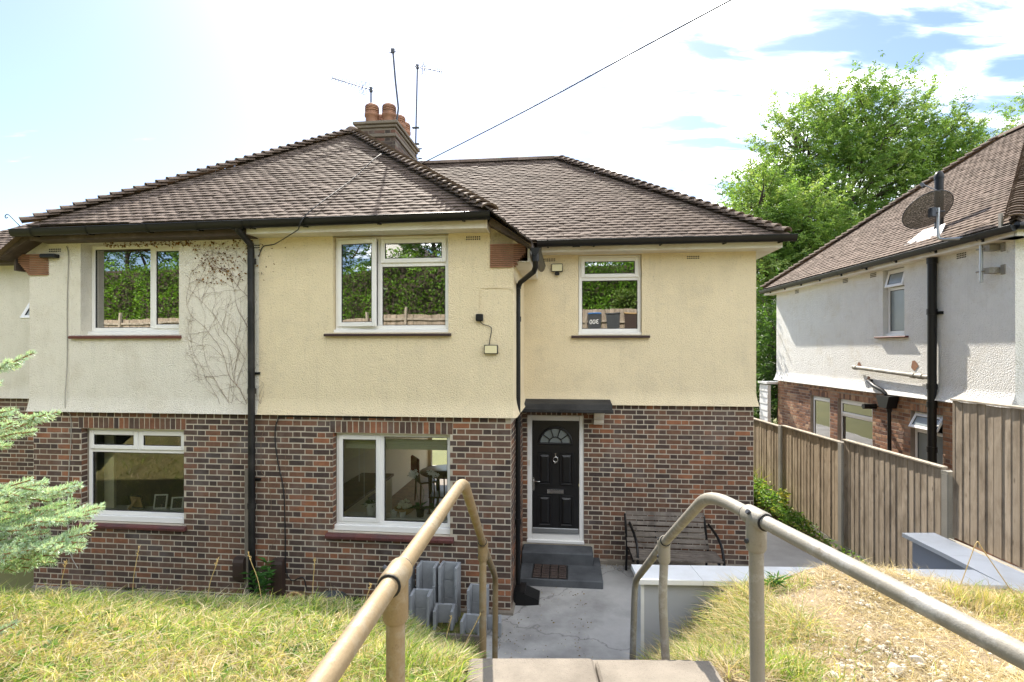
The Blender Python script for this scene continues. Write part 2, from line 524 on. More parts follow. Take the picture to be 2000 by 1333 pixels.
M['chrome'] = simple("chrome", (0.75, 0.75, 0.75), 0.18, 1.0, 0.02)
M['glass'] = make_glass("window_glass", refl=1.1)
M['glass_up'] = make_glass("boosted_reflection_glass", (0.75, 0.8, 0.78), 3.3)  # reflection raised above plain glass so the upper panes mirror brightly
M['glass_frost'] = simple("frosted_glass", (0.22, 0.25, 0.25), 0.25, 0, 0.15, 5)
def make_tube(name, c1, c2, bare, rust):
    m, nt, b, out = nodemat(name); k = N(nt); v = k.geo()
    n1 = k.noise(v, 9, 6, 0.7); n2 = k.noise(v, 2.2, 4, 0.6, 1.0); n3 = k.noise(v, 160, 3, 0.7)
    c = k.mix(n2, c1, c2)
    worn = k.ramp(n1, [(0.50, 0.0), (0.66, 0.85)])
    c = k.mix(worn, c, bare)
    c = k.mix(k.ramp(k.noise(v, 26, 5, 0.7), [(0.60, 0.0), (0.74, 0.75)]), c, rust)
    c = k.mix(k.ramp(n3, [(0.5, 0.0), (0.8, 0.35)]), c, tuple(x * .45 for x in c1))
    k.l(c, b.inputs["Base Color"])
    k.l(k.mix(worn, 0.62, 0.42), b.inputs["Roughness"]); b.inputs["Metallic"].default_value = 0.2
    k.bump(k.math('ADD', n3, k.math('MULTIPLY', n1, 2.0)), 0.35, 0.0025, b)
    return m
M['galv'] = make_tube("weathered_tan_tube", (0.33, 0.245, 0.14), (0.24, 0.17, 0.085), (0.34, 0.29, 0.21), (0.13, 0.075, 0.035))
M['galv2'] = make_tube("weathered_grey_tube", (0.30, 0.28, 0.24), (0.235, 0.215, 0.175), (0.40, 0.39, 0.37), (0.15, 0.115, 0.07))
M['steel'] = simple("zinc_steel", (0.42, 0.43, 0.44), 0.35, 0.8, 0.1, 8)
M['dark_steel'] = simple("dark_aerial_metal", (0.06, 0.065, 0.075), 0.45, 0.6, 0.2, 8)
M['concrete'] = make_concrete("patio_concrete", (0.56, 0.55, 0.53), (0.34, 0.335, 0.325), (0.13, 0.125, 0.12), 3.0, 0.8, True, 0.85, 0.45)
M['path_concrete'] = make_concrete("brushed_path_concrete", (0.52, 0.50, 0.47), (0.40, 0.385, 0.365), (0.24, 0.23, 0.21), 2.5, 0.4)
M['landing'] = make_concrete("landing_concrete", (0.30, 0.262, 0.212), (0.20, 0.174, 0.142), (0.12, 0.10, 0.08), 9, 1.0)
M['block'] = make_concrete("grey_block", (0.35, 0.37, 0.395), (0.26, 0.275, 0.295), (0.15, 0.155, 0.16), 6, 0.8)
M['tar'] = make_concrete("black_tarred_step", (0.075, 0.082, 0.092), (0.125, 0.132, 0.142), (0.022, 0.022, 0.024), 5, 0.8)
M['felt'] = make_concrete("black_felt", (0.030, 0.030, 0.031), (0.055, 0.054, 0.052), (0.01, 0.01, 0.01), 9, 0.8)
M['render'] = make_concrete("grey_painted_render", (0.47, 0.485, 0.53), (0.42, 0.435, 0.475), (0.34, 0.345, 0.36), 1.5, 0.25, False, 0.4)
M['gravel_board'] = make_concrete("concrete_post", (0.42, 0.39, 0.34), (0.34, 0.32, 0.28), (0.22, 0.21, 0.17), 4, 0.6)
M['fence'] = make_wood("weathered_fence_board", (0.41, 0.315, 0.215), (0.57, 0.465, 0.335))
M['fence_grey'] = make_wood("grey_fence_board", (0.37, 0.295, 0.215), (0.54, 0.455, 0.36))
M['fence_cap'] = make_wood("pale_fence_cap", (0.42, 0.36, 0.28), (0.55, 0.48, 0.39), vert=False)
M['bench'] = make_wood("weathered_bench_slat", (0.15, 0.125, 0.105), (0.27, 0.235, 0.20), 0.75, False, 0.8, 0.3)
M['soil'] = make_concrete("dry_soil", (0.16, 0.115, 0.07), (0.24, 0.18, 0.11), (0.09, 0.065, 0.04), 8, 1.0)
M['lawn'] = make_concrete("thatchy_lawn", (0.26, 0.21, 0.09), (0.15, 0.16, 0.05), (0.10, 0.085, 0.04), 7, 1.0)
M['chalk'] = make_concrete("chalky_ground", (0.33, 0.26, 0.175), (0.22, 0.165, 0.10), (0.12, 0.085, 0.05), 14, 1.0)
M['far_ground'] = make_concrete("distant_grass", (0.16, 0.17, 0.06), (0.22, 0.20, 0.08), (0.12, 0.13, 0.05), 0.4, 0.3, False)
M['stone'] = make_concrete("chalk_lump", (0.66, 0.60, 0.50), (0.55, 0.49, 0.40), (0.40, 0.33, 0.24), 14, 0.8, False, 0.5)
M['leaf'] = make_leaf("tree_leaf", 0.5)
M['grass'] = make_leaf("grass_blade", 0.35, 0.55, 0.25)
M['needle'] = make_leaf("spruce_needle", 0.3, 0.45, 0.4)
M['twig'] = simple('spruce_twig', (0.30, 0.17, 0.085), 0.8, 0, 0.3, 20)
M['bark'] = make_wood("bark", (0.07, 0.055, 0.04), (0.14, 0.115, 0.09), 0.9, True, 0.4)
M['vine'] = simple("dry_creeper_stem", (0.23, 0.15, 0.095), 0.8, 0, 0.4, 9)
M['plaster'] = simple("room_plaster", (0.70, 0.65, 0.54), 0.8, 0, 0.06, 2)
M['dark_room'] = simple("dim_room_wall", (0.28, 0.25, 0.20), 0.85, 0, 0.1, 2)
M['room_floor'] = make_wood("room_floor", (0.16, 0.09, 0.045), (0.24, 0.14, 0.075), 0.4, False)
M['table_wood'] = make_wood("dark_table_wood", (0.12, 0.06, 0.03), (0.22, 0.12, 0.06), 0.35, False)
M['blind'] = simple("pale_blind", (0.75, 0.71, 0.54), 0.6, 0, 0.08, 4)
M['white_china'] = simple("white_china", (0.75, 0.75, 0.72), 0.2)
M['card'] = simple("tan_card", (0.38, 0.25, 0.11), 0.7)
M['petal'] = simple("white_petal", (0.8, 0.76, 0.76), 0.5)
M['pink'] = simple("pink_petal", (0.6, 0.12, 0.3), 0.5)
M['green_leaf'] = simple("dark_green_leaf", (0.035, 0.10, 0.025), 0.35, 0, 0.3, 9)
M['red_cloth'] = simple("red_chair_cloth", (0.20, 0.025, 0.02), 0.8)
M['wire'] = simple("black_cable", (0.015, 0.015, 0.016), 0.5)
M['lamp_face'] = simple("floodlight_lens", (0.72, 0.66, 0.42), 0.15, 0, 0.05, 4)
M['hole'] = simple("vent_hole", (0.02, 0.018, 0.016), 0.9)
M['meter'] = simple("brown_meter_box", (0.045, 0.028, 0.022), 0.5, 0, 0.2, 6)
M['lead'] = simple("lead_flashing", (0.62, 0.62, 0.62), 0.5, 0, 0.15, 6)
M['gold_straw'] = simple("straw", (0.55, 0.40, 0.17), 0.6)
M['blue_plastic'] = simple("blue_bin_lid", (0.03, 0.16, 0.45), 0.4)
M['bin'] = simple("dark_bin_plastic", (0.05, 0.055, 0.06), 0.45)
M['green_plastic'] = simple("green_plastic", (0.03, 0.40, 0.20), 0.45)
# ---------------------------------------------------------------- generic builders for walls, bricks, tiles
def wall_panel(mb, fr, a0, a1, z0, z1, holes=(), reveal=0.12, prof=None, d=0.0, step=None):
    """front faces of a wall with rectangular openings and their reveals. prof(z) = extra outward offset"""
    ac = {a0, a1}; zc = {z0, z1}
    for h in holes:
        ac |= {min(max(h[0], a0), a1), min(max(h[1], a0), a1)}; zc |= {min(max(h[2], z0), z1), min(max(h[3], z0), z1)}
    if step:
        zc |= set(step)
    ac, zc = sorted(ac), sorted(zc)
    f = prof or (lambda z: 0.0)
    for i in range(len(ac) - 1):
        for j in range(len(zc) - 1):
            am, zm = (ac[i] + ac[i+1]) / 2, (zc[j] + zc[j+1]) / 2
            if any(h[0] < am < h[1] and h[2] < zm < h[3] for h in holes): continue
            mb.quad(fr.P(ac[i], zc[j], d + f(zc[j])), fr.P(ac[i+1], zc[j], d + f(zc[j])),
                    fr.P(ac[i+1], zc[j+1], d + f(zc[j+1])), fr.P(ac[i], zc[j+1], d + f(zc[j+1])))
    for h in holes:
        b0, b1, y0, y1 = max(h[0], a0), min(h[1], a1), max(h[2], z0), min(h[3], z1)
        for p, q in (((b0,y0),(b0,y1)), ((b0,y1),(b1,y1)), ((b1,y1),(b1,y0)), ((b1,y0),(b0,y0))):
            mb.quad(fr.P(p[0], p[1], d + f(p[1])), fr.P(q[0], q[1], d + f(q[1])), fr.P(q[0], q[1], d - reveal), fr.P(p[0], p[1], d - reveal))
    return mb

def flemish(a0, a1, z0, n, holes=(), pitch=0.075, start=0.0, hgt=0.060):
    """(centre, z, length) of the bricks of a Flemish bond wall"""
    out = []
    S, Hd, J = 0.213, 0.0995, 0.0125
    unit = S + Hd + 2 * J
    for i in range(n):
        zc = z0 + i * pitch + hgt / 2 + 0.005
        x = a0 - unit + start + (0 if i % 2 == 0 else (S + J) / 2 + (Hd + J) / 2 + 0.0)
        x -= 0 if i % 2 == 0 else 0.0
        k = 0
        while x < a1:
            ln = S if k % 2 == 0 else Hd
            segs = [(max(x, a0), min(x + ln, a1))]
            for h in holes:
                if h[2] - 0.005 < zc < h[3] + 0.005:
                    ns = []
                    for p, q in segs:
                        if q <= h[0] or p >= h[1]: ns.append((p, q)); continue
                        if p < h[0]: ns.append((p, h[0]))
                        if q > h[1]: ns.append((h[1], q))
                    segs = ns
            segs = [(a0 if p - a0 < 0.03 else p, a1 if a1 - q < 0.03 else q) for p, q in segs]
            for p, q in segs:
                if q - p > 0.022 and (p == a0 or q == a1 or q - p > 0.03): out.append(((p + q) / 2, zc, q - p))
            x += ln + J; k += 1
    return out

def brick_verts(ln, h, dep=0.030, proud=0.0035, c=0.002, jit=0.0012):
    """front-facing brick, chamfered face; x along, y inwards, z up, centred"""
    x, z = ln / 2, h / 2
    j = lambda: random.uniform(-jit, jit)
    P = []
    for k, y in ((c, -proud), (0, -proud + c), (0, dep - proud)):
        for sx, sz in ((-1,-1),(1,-1),(1,1),(-1,1)):
            P.append((sx * (x - k) + j(), y + j() * 0.7, sz * (z - k) + j()))
    F = [(0,1,2,3)]
    for r in (0, 4):
        for i in range(4):
            i2 = (i + 1) % 4
            F.append((r+i, r+4+i, r+4+i2, r+i2))
    return P, F

def mesh_of(name, P, F, m, smooth=False):
    me = bpy.data.meshes.new(name); me.from_pydata(P, [], F)
    if smooth: me.polygons.foreach_set("use_smooth", [True] * len(F))
    me.materials.append(m); return me

_bm = {}
def brick_mesh(kind, ln, h, m):
    key = (kind, m.name, random.randint(0, 4))
    if key not in _bm: _bm[key] = mesh_of("brick", *brick_verts(ln, h), m)
    return _bm[key]

def lay_bricks(items, parent, limit, m, stuff_name="brick"):
    """items: (frame, a, z, length, height, vertical); the nearest become single objects, the rest one mesh"""
    cam_p = Vector((0, 0, EYE))
    def dist(it): return (it[0].P(it[1], it[2]) - cam_p).length / max(0.1, it[3]) ** 0.35
    items = sorted(items, key=dist)
    rest = MB()
    cnt = 0
    for fr, a, z, ln, h, big in items:
        full = abs(ln - 0.213) < 1e-4 or abs(ln - 0.0995) < 1e-4 or abs(ln - 0.065) < 1e-4
        if cnt < limit and full and big:
            o = bpy.data.objects.new("brick", brick_mesh("b%.3f_%.3f" % (ln, h), ln, h, m))
            C.objects.link(o); o.parent = parent
            o.matrix_parent_inverse = wmat(parent).inverted()
            o.location = fr.P(a, z + random.uniform(-.0015, .0015), random.uniform(-.002, .002))
            o.rotation_euler = (0, random.uniform(-.006, .006), math.atan2(fr.U.y, fr.U.x) + random.uniform(-.006, .006))
            cnt += 1
        else:
            P, F = brick_verts(ln, h)
            Mx = Matrix.Translation(fr.P(a, z + random.uniform(-.0015, .0015), random.uniform(-.002, .002))) @ fr.M.to_3x3().to_4x4()
            rest.add(P, F, False, Mx)
    if rest.v:
        o = rest.build(stuff_name, m, parent); o["kind"] = "stuff"
    return cnt

def tile_verts(w=0.1645, ln=0.21, th=0.024, camber=0.004):
    P = []; n = 3
    tl = random.uniform(-0.004, 0.004)
    for i in range(n + 1):
        x = -w/2 + w * i / n
        cz = camber * (1 - (2 * i / n - 1) ** 2) + tl * (i / n - 0.5)
        P.append((x, random.uniform(-.003, .003), 0.038 + cz))
    for i in range(n + 1):
        p = P[i]; P.append((p[0], p[1] + 0.002, p[2] - th))
    for i in range(n + 1):
        p = P[i]; P.append((p[0], ln, p[2] - 0.026))
    F = []
    for i in range(n):
        F.append((i, i+1, 8+i+1, 8+i))
        F.append((4+i, 4+i+1, i+1, i))
    F += [(0, 8, 8, 4)[:3] + (4,), (3, 7, 11, 11)[:3] + (11,)]
    F = F[:-2] + [(0, 8, 4), (3, 7, 11)]
    return P, F

_tm = [None] * 6
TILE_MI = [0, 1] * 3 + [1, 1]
def slope_tiles(origin, ea, ey, inside, W, L, parent, limit, m, gauge=0.1, w=0.165, name="roof_tile", sortkey=None):
    ea, ey = Vector(ea).normalized(), Vector(ey).normalized()
    nn = ea.cross(ey).normalized()
    if nn.z < 0: nn = -nn
    rows = int(L / gauge)
    tiles = []
    for r in range(rows):
        y = r * gauge
        x = -w + (w / 2 if r % 2 else 0)
        while x < W + w:
            if inside(x, y + 0.05) : tiles.append((x, y))
            x += w
    if sortkey is None:
        cp = Vector((0, 0, EYE)); sortkey = lambda p: (p - cp).length
    tiles.sort(key=lambda t: sortkey(origin + ea * t[0] + ey * t[1]))
    Rm = Matrix(((ea.x, ey.x, nn.x), (ea.y, ey.y, nn.y), (ea.z, ey.z, nn.z))).to_4x4()
    rest = MB(); cnt = 0
    pinv = wmat(parent).inverted()
    for x, y in tiles:
        slip = random.uniform(.02, .05) if random.random() < .015 else 0.0
        P0 = origin - ey * slip + ea * (x + random.uniform(-.003, .003)) + ey * (y + random.uniform(-.005, .004)) + nn * random.uniform(-.003, .003)
        J = Matrix.Rotation(random.gauss(0, .008), 4, 'Z') @ Matrix.Rotation(random.gauss(0, .010), 4, 'X') @ Matrix.Rotation(random.gauss(0, .008), 4, 'Y')
        Mx = Matrix.Translation(P0) @ Rm @ J
        if cnt < limit:
            q = random.randint(0, 5)
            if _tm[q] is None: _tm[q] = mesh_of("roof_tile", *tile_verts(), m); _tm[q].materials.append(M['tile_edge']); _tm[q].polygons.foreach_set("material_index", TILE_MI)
            o = bpy.data.objects.new(name, _tm[q]); C.objects.link(o); o.parent = parent
            o.matrix_parent_inverse = pinv
            o.matrix_basis = Mx
            cnt += 1
        else:
            P, F = tile_verts(); rest.add(P, F, False, Mx)
    return rest, cnt

def bonnet_mesh(m, r=0.115, ln=0.26):
    P = []; F = []; n = 6
    for row, (y, rr, zz) in enumerate(((0, r * 1.12, 0.052), (0.006, r * 1.02, 0.034), (ln, r * 0.92, 0.0))):
        for i in range(n + 1):
            an = math.pi * (0.06 + 0.88 * i / n)
            P.append((-math.cos(an) * rr, y, math.sin(an) * rr * 0.62 + zz - 0.03))
    for i in range(n):
        F.append((i, i+1, (n+1)*2+i+1, (n+1)*2+i)); F.append(((n+1)+i, (n+1)+i+1, i+1, i))
    return mesh_of("hip_tile", P, F, m, False)

_bon = {}
def hip_line(p0, p1, parent, m, step=0.155, name="hip_tile"):
    p0, p1 = Vector(p0), Vector(p1)
    d = (p1 - p0); L = d.length; d.normalize()
    sx = d.cross(UZ).normalized(); nz = sx.cross(d).normalized()
    if m.name not in _bon: _bon[m.name] = bonnet_mesh(m)
    Rm = Matrix(((sx.x, d.x, nz.x), (sx.y, d.y, nz.y), (sx.z, d.z, nz.z))).to_4x4()
    pinv = wmat(parent).inverted()
    k = 0
    while k * step < L - 0.1:
        o = bpy.data.objects.new(name, _bon[m.name]); C.objects.link(o); o.parent = parent
        o.matrix_parent_inverse = pinv
        o.matrix_basis = Matrix.Translation(p0 + d * (k * step) + nz * 0.02) @ Rm @ Matrix.Rotation(random.gauss(0, .03), 4, 'Y') @ Matrix.Rotation(random.gauss(0, .02), 4, 'X')
        k += 1

def gutter(mb, p0, p1, r=0.057, n=8, capends=True):
    """half-round trough hung under the line p0-p1"""
    p0, p1 = Vector(p0), Vector(p1); d = (p1 - p0).normalized(); s = d.cross(UZ).normalized()
    for rr, flip in ((r, 0), (r - 0.006, 1)):
        V = []
        for p in (p0, p1):
            for i in range(n + 1):
                an = math.pi * i / n
                V.append(p + s * math.cos(an) * rr - UZ * math.sin(an) * rr * 1.55)
        F = [(i, i+1, n+1+i+1, n+1+i) for i in range(n)]
        mb.add(V, F, True)
    if capends:
        for p in (p0, p1):
            mb.poly([p + s * math.cos(math.pi * i / n) * r - UZ * math.sin(math.pi * i / n) * r * 1.55 for i in range(n + 1)])
    # rolled lip
    for sg in (1, -1):
        mb.tube([p0 + s * sg * r, p1 + s * sg * r], 0.006, 5)

def bracket(mb, p, d, r=0.064, w=0.025, arm=True):
    p, d = Vector(p), Vector(d).normalized(); s = d.cross(UZ).normalized(); n = 8
    V = []
    for q in (p - d * w / 2, p + d * w / 2):
        for i in range(n + 1):
            an = math.pi * i / n
            V.append(q + s * math.cos(an) * r - UZ * math.sin(an) * r * 1.55)
    mb.add(V, [(i, i+1, n+1+i+1, n+1+i) for i in range(n)], True)

def cable(mb, pts, r=0.006, n=5, sub=6):
    """smooth cable through points"""
    pts = [Vector(p) for p in pts]; out = []
    for i in range(len(pts) - 1):
        a = pts[max(i-1, 0)]; b = pts[i]; c = pts[i+1]; d = pts[min(i+2, len(pts)-1)]
        for k in range(sub):
            t = k / sub
            out.append(0.5 * ((2*b) + (c - a) * t + (2*a - 5*b + 4*c - d) * t*t + (3*b - a - 3*c + d) * t*t*t))
    out.append(pts[-1])
    mb.tube(out, r, n)
    return mb

# ---------------------------------------------------------------- windows
def window(fr, a0, a1, z0, z1, lights, parent, d=-0.085, label=None, sill=None, sillmat=None, frost=(), glass=None, stub=0.05):
    """lights: (x0,x1,y0,y1 as fractions from left/bottom, 'fixed'|'sash', angle, hinge)"""
    W, Hh = a1 - a0, z1 - z0
    f = 0.052
    mb = MB(); Mx = fr.M
    dep = 0.06
    def bar(x0, x1, y0, y1, t0=-dep, t1=0.0):
        mb.bbox((x0, -d + t0 + dep - dep, y0), (x1, -d + t1 + 0.012, y1), 0.005, Mx)
    zb = z0 + stub
    xs = sorted({l[0] for l in lights} | {l[1] for l in lights})
    # outer frame
    bar(a0, a0 + f, zb, z1); bar(a1 - f, a1, zb, z1)
    bar(a0 + f, a1 - f, zb, zb + f); bar(a0 + f, a1 - f, z1 - f, z1)
    Hh = z1 - zb
    done = set()
    for l in lights:
        x0, x1, y0, y1 = a0 + W * l[0], a0 + W * l[1], zb + Hh * l[2], zb + Hh * l[3]
        if l[1] < 0.999 and ('v', l[1], l[2], l[3]) not in done:
            done.add(('v', l[1], l[2], l[3]))
            bar(x1 - f * .6, x1 + f * .6, max(y0, zb + f), min(y1, z1 - f))
        if l[3] < 0.999 and ('h', l[3], l[0], l[1]) not in done:
            done.add(('h', l[3], l[0], l[1]))
            lo, hi = (x0 + f * .6 if l[0] > 0.001 else x0 + f), (x1 - f * .6 if l[1] < 0.999 else x1 - f)
            mb.bbox((lo, -d - dep + 0.003, y1 - f * .6), (hi, -d + 0.010, y1 + f * .6), 0.005, Mx)
    # projecting plastic stub sill
    if stub > 0:
        mb.bbox((a0 - 0.03, -d - dep - 0.045, z0), (a1 + 0.03, -d + 0.02, zb - 0.001), 0.006, Mx)
    win = mb.build("window", M['upvc'], parent, label=label)
    for li, l in enumerate(lights):
        x0, x1, y0, y1 = a0 + W * l[0], a0 + W * l[1], zb + Hh * l[2], zb + Hh * l[3]
        ix0 = x0 + (f if l[0] < .001 else f * .6); ix1 = x1 - (f if l[1] > .999 else f * .6)
        iy0 = y0 + (f if l[2] < .001 else f * .6); iy1 = y1 - (f if l[3] > .999 else f * .6)
        g = M['glass'] if glass is None else glass
        if li in frost: g = M['glass_frost']
        if l[4] == 'sash':
            o_ = 0.016; sf = 0.058
            ang = l[5] if len(l) > 5 else 0.0
            sx0, sx1, sy0, sy1 = ix0 - o_, ix1 + o_, iy0 - o_, iy1 + o_
            y_f, y_b = -d - dep - 0.020, -d - dep + 0.022
            J = Matrix.Identity(4)
            if ang:
                hinge = l[6]
                if hinge == 'left': J = Matrix.Translation((sx0, y_b, 0)) @ Matrix.Rotation(-ang, 4, 'Z') @ Matrix.Translation((-sx0, -y_b, 0))
                if hinge == 'top': J = Matrix.Translation((0, y_b, sy1)) @ Matrix.Rotation(-ang, 4, 'X') @ Matrix.Translation((0, -y_b, -sy1))
            MM = Mx @ J
            sb = MB()
            sb.bbox((sx0, y_f, sy0), (sx0 + sf, y_b, sy1), 0.006, MM); sb.bbox((sx1 - sf, y_f, sy0), (sx1, y_b, sy1), 0.006, MM)
            sb.bbox((sx0 + sf, y_f + .001, sy0), (sx1 - sf, y_b - .001, sy0 + sf), 0.006, MM); sb.bbox((sx0 + sf, y_f + .001, sy1 - sf), (sx1 - sf, y_b - .001, sy1), 0.006, MM)
            sb.build("sash", M['upvc'], win)
            gk = MB(); w_ = 0.008
            X0, X1, Y0, Y1 = sx0 + sf, sx1 - sf, sy0 + sf, sy1 - sf
            for q in (((X0, Y0), (X0 + w_, Y1)), ((X1 - w_, Y0), (X1, Y1)), ((X0 + w_, Y0), (X1 - w_, Y0 + w_)), ((X0 + w_, Y1 - w_), (X1 - w_, Y1))):
                gk.box((q[0][0], y_f + 0.010, q[0][1]), (q[1][0], y_f + 0.022, q[1][1]), MM)
            gk.build("gasket", M['rubber'], win)
            pm = MB(); yy = y_f + 0.018
            pm.add([(X0 + w_, yy, Y0 + w_), (X1 - w_, yy, Y0 + w_), (X1 - w_, yy, Y1 - w_), (X0 + w_, yy, Y1 - w_)], [(0,1,2,3)], False, MM)
            pm.build("pane", g, win)
        else:
            gk = MB(); w_ = 0.008
            for q in (((ix0, iy0), (ix0 + w_, iy1)), ((ix1 - w_, iy0), (ix1, iy1)), ((ix0 + w_, iy0), (ix1 - w_, iy0 + w_)), ((ix0 + w_, iy1 - w_), (ix1 - w_, iy1))):
                gk.box((q[0][0], -d - dep + 0.016, q[0][1]), (q[1][0], -d - dep + 0.028, q[1][1]), Mx)
            gk.build("gasket", M['rubber'], win)
            pm = MB(); yy = -d - dep + 0.024
            pm.add([(ix0 + w_, yy, iy0 + w_), (ix1 - w_, yy, iy0 + w_), (ix1 - w_, yy, iy1 - w_), (ix0 + w_, yy, iy1 - w_)], [(0,1,2,3)], False, Mx)
            pm.build("pane", g, win)
    if sill:
        s0, s1, sz, th, out, n = sill
        tw = (s1 - s0) / n
        for i in range(n):
            sm = MB()
            A, B = s0 + i * tw + 0.002, s0 + (i + 1) * tw - 0.002
            sm.prism([Mx @ Vector((A, -out, sz - th)), Mx @ Vector((A, -out - .006, sz - th * .45)), Mx @ Vector((A, -out + .012, sz - th * .18)), Mx @ Vector((A, 0.06, sz)), Mx @ Vector((A, 0.06, sz - th))], fr.U * (B - A))
            sm.build("sill_tile", sillmat, win)
    return win

def room(fr, a0, a1, z0, z1, depth, parent, m, front=0.16, back_holes=(), name="room"):
    mb = MB(); Mx = fr.M
    P = lambda x, y, z: Mx @ Vector((x, y, z))
    mb.quad(P(a0, front, z0), P(a1, front, z0), P(a1, depth, z0), P(a0, depth, z0))
    mb.quad(P(a0, front, z1), P(a0, depth, z1), P(a1, depth, z1), P(a1, front, z1))
    mb.quad(P(a0, front, z0), P(a0, depth, z0), P(a0, depth, z1), P(a0, front, z1))
    mb.quad(P(a1, front, z0), P(a1, front, z1), P(a1, depth, z1), P(a1, depth, z0))
    bf = Fr(fr.P(0, 0, -depth), fr.U, fr.N)
    wall_panel(mb, bf, a0, a1, z0, z1, back_holes, 0.05)
    return mb.build(name, m, parent)
# ================================================================ the ground
def sstep(a, b, x):
    t = np.clip((x - a) / (b - a), 0, 1); return t * t * (3 - 2 * t)
def stair_z(Y):
    return np.interp(Y, [-50, 2.62, 5.35, 50], [1.74, 1.74, 0.0, 0.0])
def ground_z(X, Y):
    X = np.asarray(X, float); Y = np.asarray(Y, float)
    back = np.maximum(0, -Y - 0.5)
    rise = 0.24 * back
    # left lawn
    L = np.interp(Y, [-1, 2.3, 3.0, 3.45, 3.9, 4.3, 4.9, 5.5, 6.0, 6.7], [1.80, 1.76, 1.70, 1.60, 1.38, 1.12, 0.62, 0.22, 0.06, 0.03])
    L = L + 0.05 * sstep(-1.5, -3.2, X) * (Y < 6)
    st = stair_z(Y)
    k = sstep(-0.28, -1.15, X) * 0.96 + 0.04
    k = np.where(Y < 2.6, 1.0, k)
    left = st * (1 - k) + L * k + np.where(Y > 2.6, 0.0, 0.0)
    # right bank behind the grey wall
    Mz = np.interp(Y, [-1, 2.3, 3.0, 3.6, 4.1, 4.35], [1.80, 1.66, 1.58, 1.50, 1.40, 1.36])
    Mz = Mz + 0.05 * np.exp(-((X - 2.6) ** 2 / 0.8 + (Y - 3.3) ** 2 / 0.4)) + 0.19 * np.exp(-((X - 2.78) / .58) ** 2) * sstep(3.3, 4.05, Y)
    k2 = sstep(1.02, 1.95, X)
    k2 = np.where(Y < 2.5, 1.0, k2)
    right = (st) * (1 - k2) + Mz * k2
    z = np.where(X < -0.2, left, np.where(X > 1.0, right, st - 0.25))
    z = np.where((X > -0.22) & (X < 1.02) & (Y < 2.62), 1.60, z)
    z = np.where((X > 1.0) & (Y > 4.36), -0.08, z)
    z = np.where((X > -0.2) & (Y > 4.3) & (X <= 1.0), np.minimum(z, -0.08), z)
    z = np.where((X > 5.0) & (Y < 5.9) & (Y > -1), np.interp(Y, [-1, 4.2, 5.9], [1.9, 1.0, 0.05]), z)
    return z + rise

def build_ground():
    xs = np.concatenate([np.arange(-9, -3, 0.25), np.arange(-3, 4.6, 0.07), np.arange(4.6, 7.01, 0.2)])
    ys = np.concatenate([np.arange(-9, 1.8, 0.3), np.arange(1.8, 6.9, 0.07), [7.0]])
    X, Y = np.meshgrid(xs, ys)
    Z = ground_z(X, Y)
    nz = np.array([mnoise.noise(Vector((x * 2.1, y * 2.1, 0))) + 0.5 * mnoise.noise(Vector((x * 6, y * 6, 3))) for x, y in zip(X.ravel(), Y.ravel())]).reshape(X.shape)
    Z = Z + 0.018 * nz
    V = np.stack([X, Y, Z], -1).reshape(-1, 3)
    ny, nx = X.shape
    idx = np.arange(ny * nx).reshape(ny, nx)
    F = np.stack([idx[:-1, :-1], idx[:-1, 1:], idx[1:, 1:], idx[1:, :-1]], -1).reshape(-1, 4)
    cx = V[F].mean(1)
    rgt = (cx[:, 0] > 1.0) & (cx[:, 1] < 4.36) & (cx[:, 1] > -1)
    np_mesh("lawn", V, F[~rgt], M['lawn'], smooth=True, kind='structure')
    np_mesh("bank", V, F[rgt], M['chalk'], smooth=True, kind='structure')
build_ground()
g = MB(); g.quad((-400, -400, -0.35), (400, -400, -0.35), (400, 500, -0.35), (-400, 500, -0.35))
g.build("ground", M['far_ground'], kind='structure')
g = MB(); g.box((-0.95, 4.5, -0.3), (5.05, 8.6, 0.0)); g.build("patio", M['concrete'], kind='structure')
g = MB(); g.box((3.05, 7.0, -0.2), (5.12, 30, 0.012)); g.build("path", M['path_concrete'], kind='structure')
g = MB(); g.box((5.12, 5.5, -0.2), (7.6, 30, -0.02)); g.build("planting_strip", M['soil'], kind='structure')

# landing in front of the viewer and the flight down to the patio
for x0, x1, lab in ((-0.215, 0.408, "left slab of the concrete landing"), (0.416, 1.0, "right slab of the concrete landing")):
    g = MB()
    g.bbox((x0, -0.6, 1.62), (x1, 2.64 - 0.02 * (x0 > 0), 1.775), 0.012)
    tag(g.build("landing_slab", M['landing']), lab + (" beside the left handrail" if x0 < 0 else " beside the right handrail"), "paving slab", "slabs of the landing")
st = MB()
n = 10
for i in range(1, n):
    y0 = 2.64 + (i - 1) * 0.272
    st.box((-0.2, y0, -0.25), (1.0, y0 + 0.275, 1.775 - i * 0.1775))
st.build("steps", M['landing'], kind='structure')

# ================================================================ our house
house = thing("semi_detached_house", "pair of cream stucco and brown brick semi-detached houses under one hipped tile roof", "house", tuple(H(S_M, T_BAY, 0)), -AH)
STUCCO_Z, BRICK_N = 2.475, 32
flare = lambda z: 0.028 + 0.05 * max(0.0, 1 - (z - STUCCO_Z) / 0.22) ** 1.6
fsteps = [STUCCO_Z + 0.03 * i for i in range(9)]
# openings
LL = (-6.68, -5.15, 0.955, 2.245); LR = (-3.055, -1.495, 0.95, 2.245)
UL = (-6.66, -5.20, 3.53, 4.785); UR = (-3.04, -1.51, 3.545, 4.80)
DR = (-0.640, 0.245, 0.29, 2.295); WW = (0.160, 1.127, 3.552, 4.80)

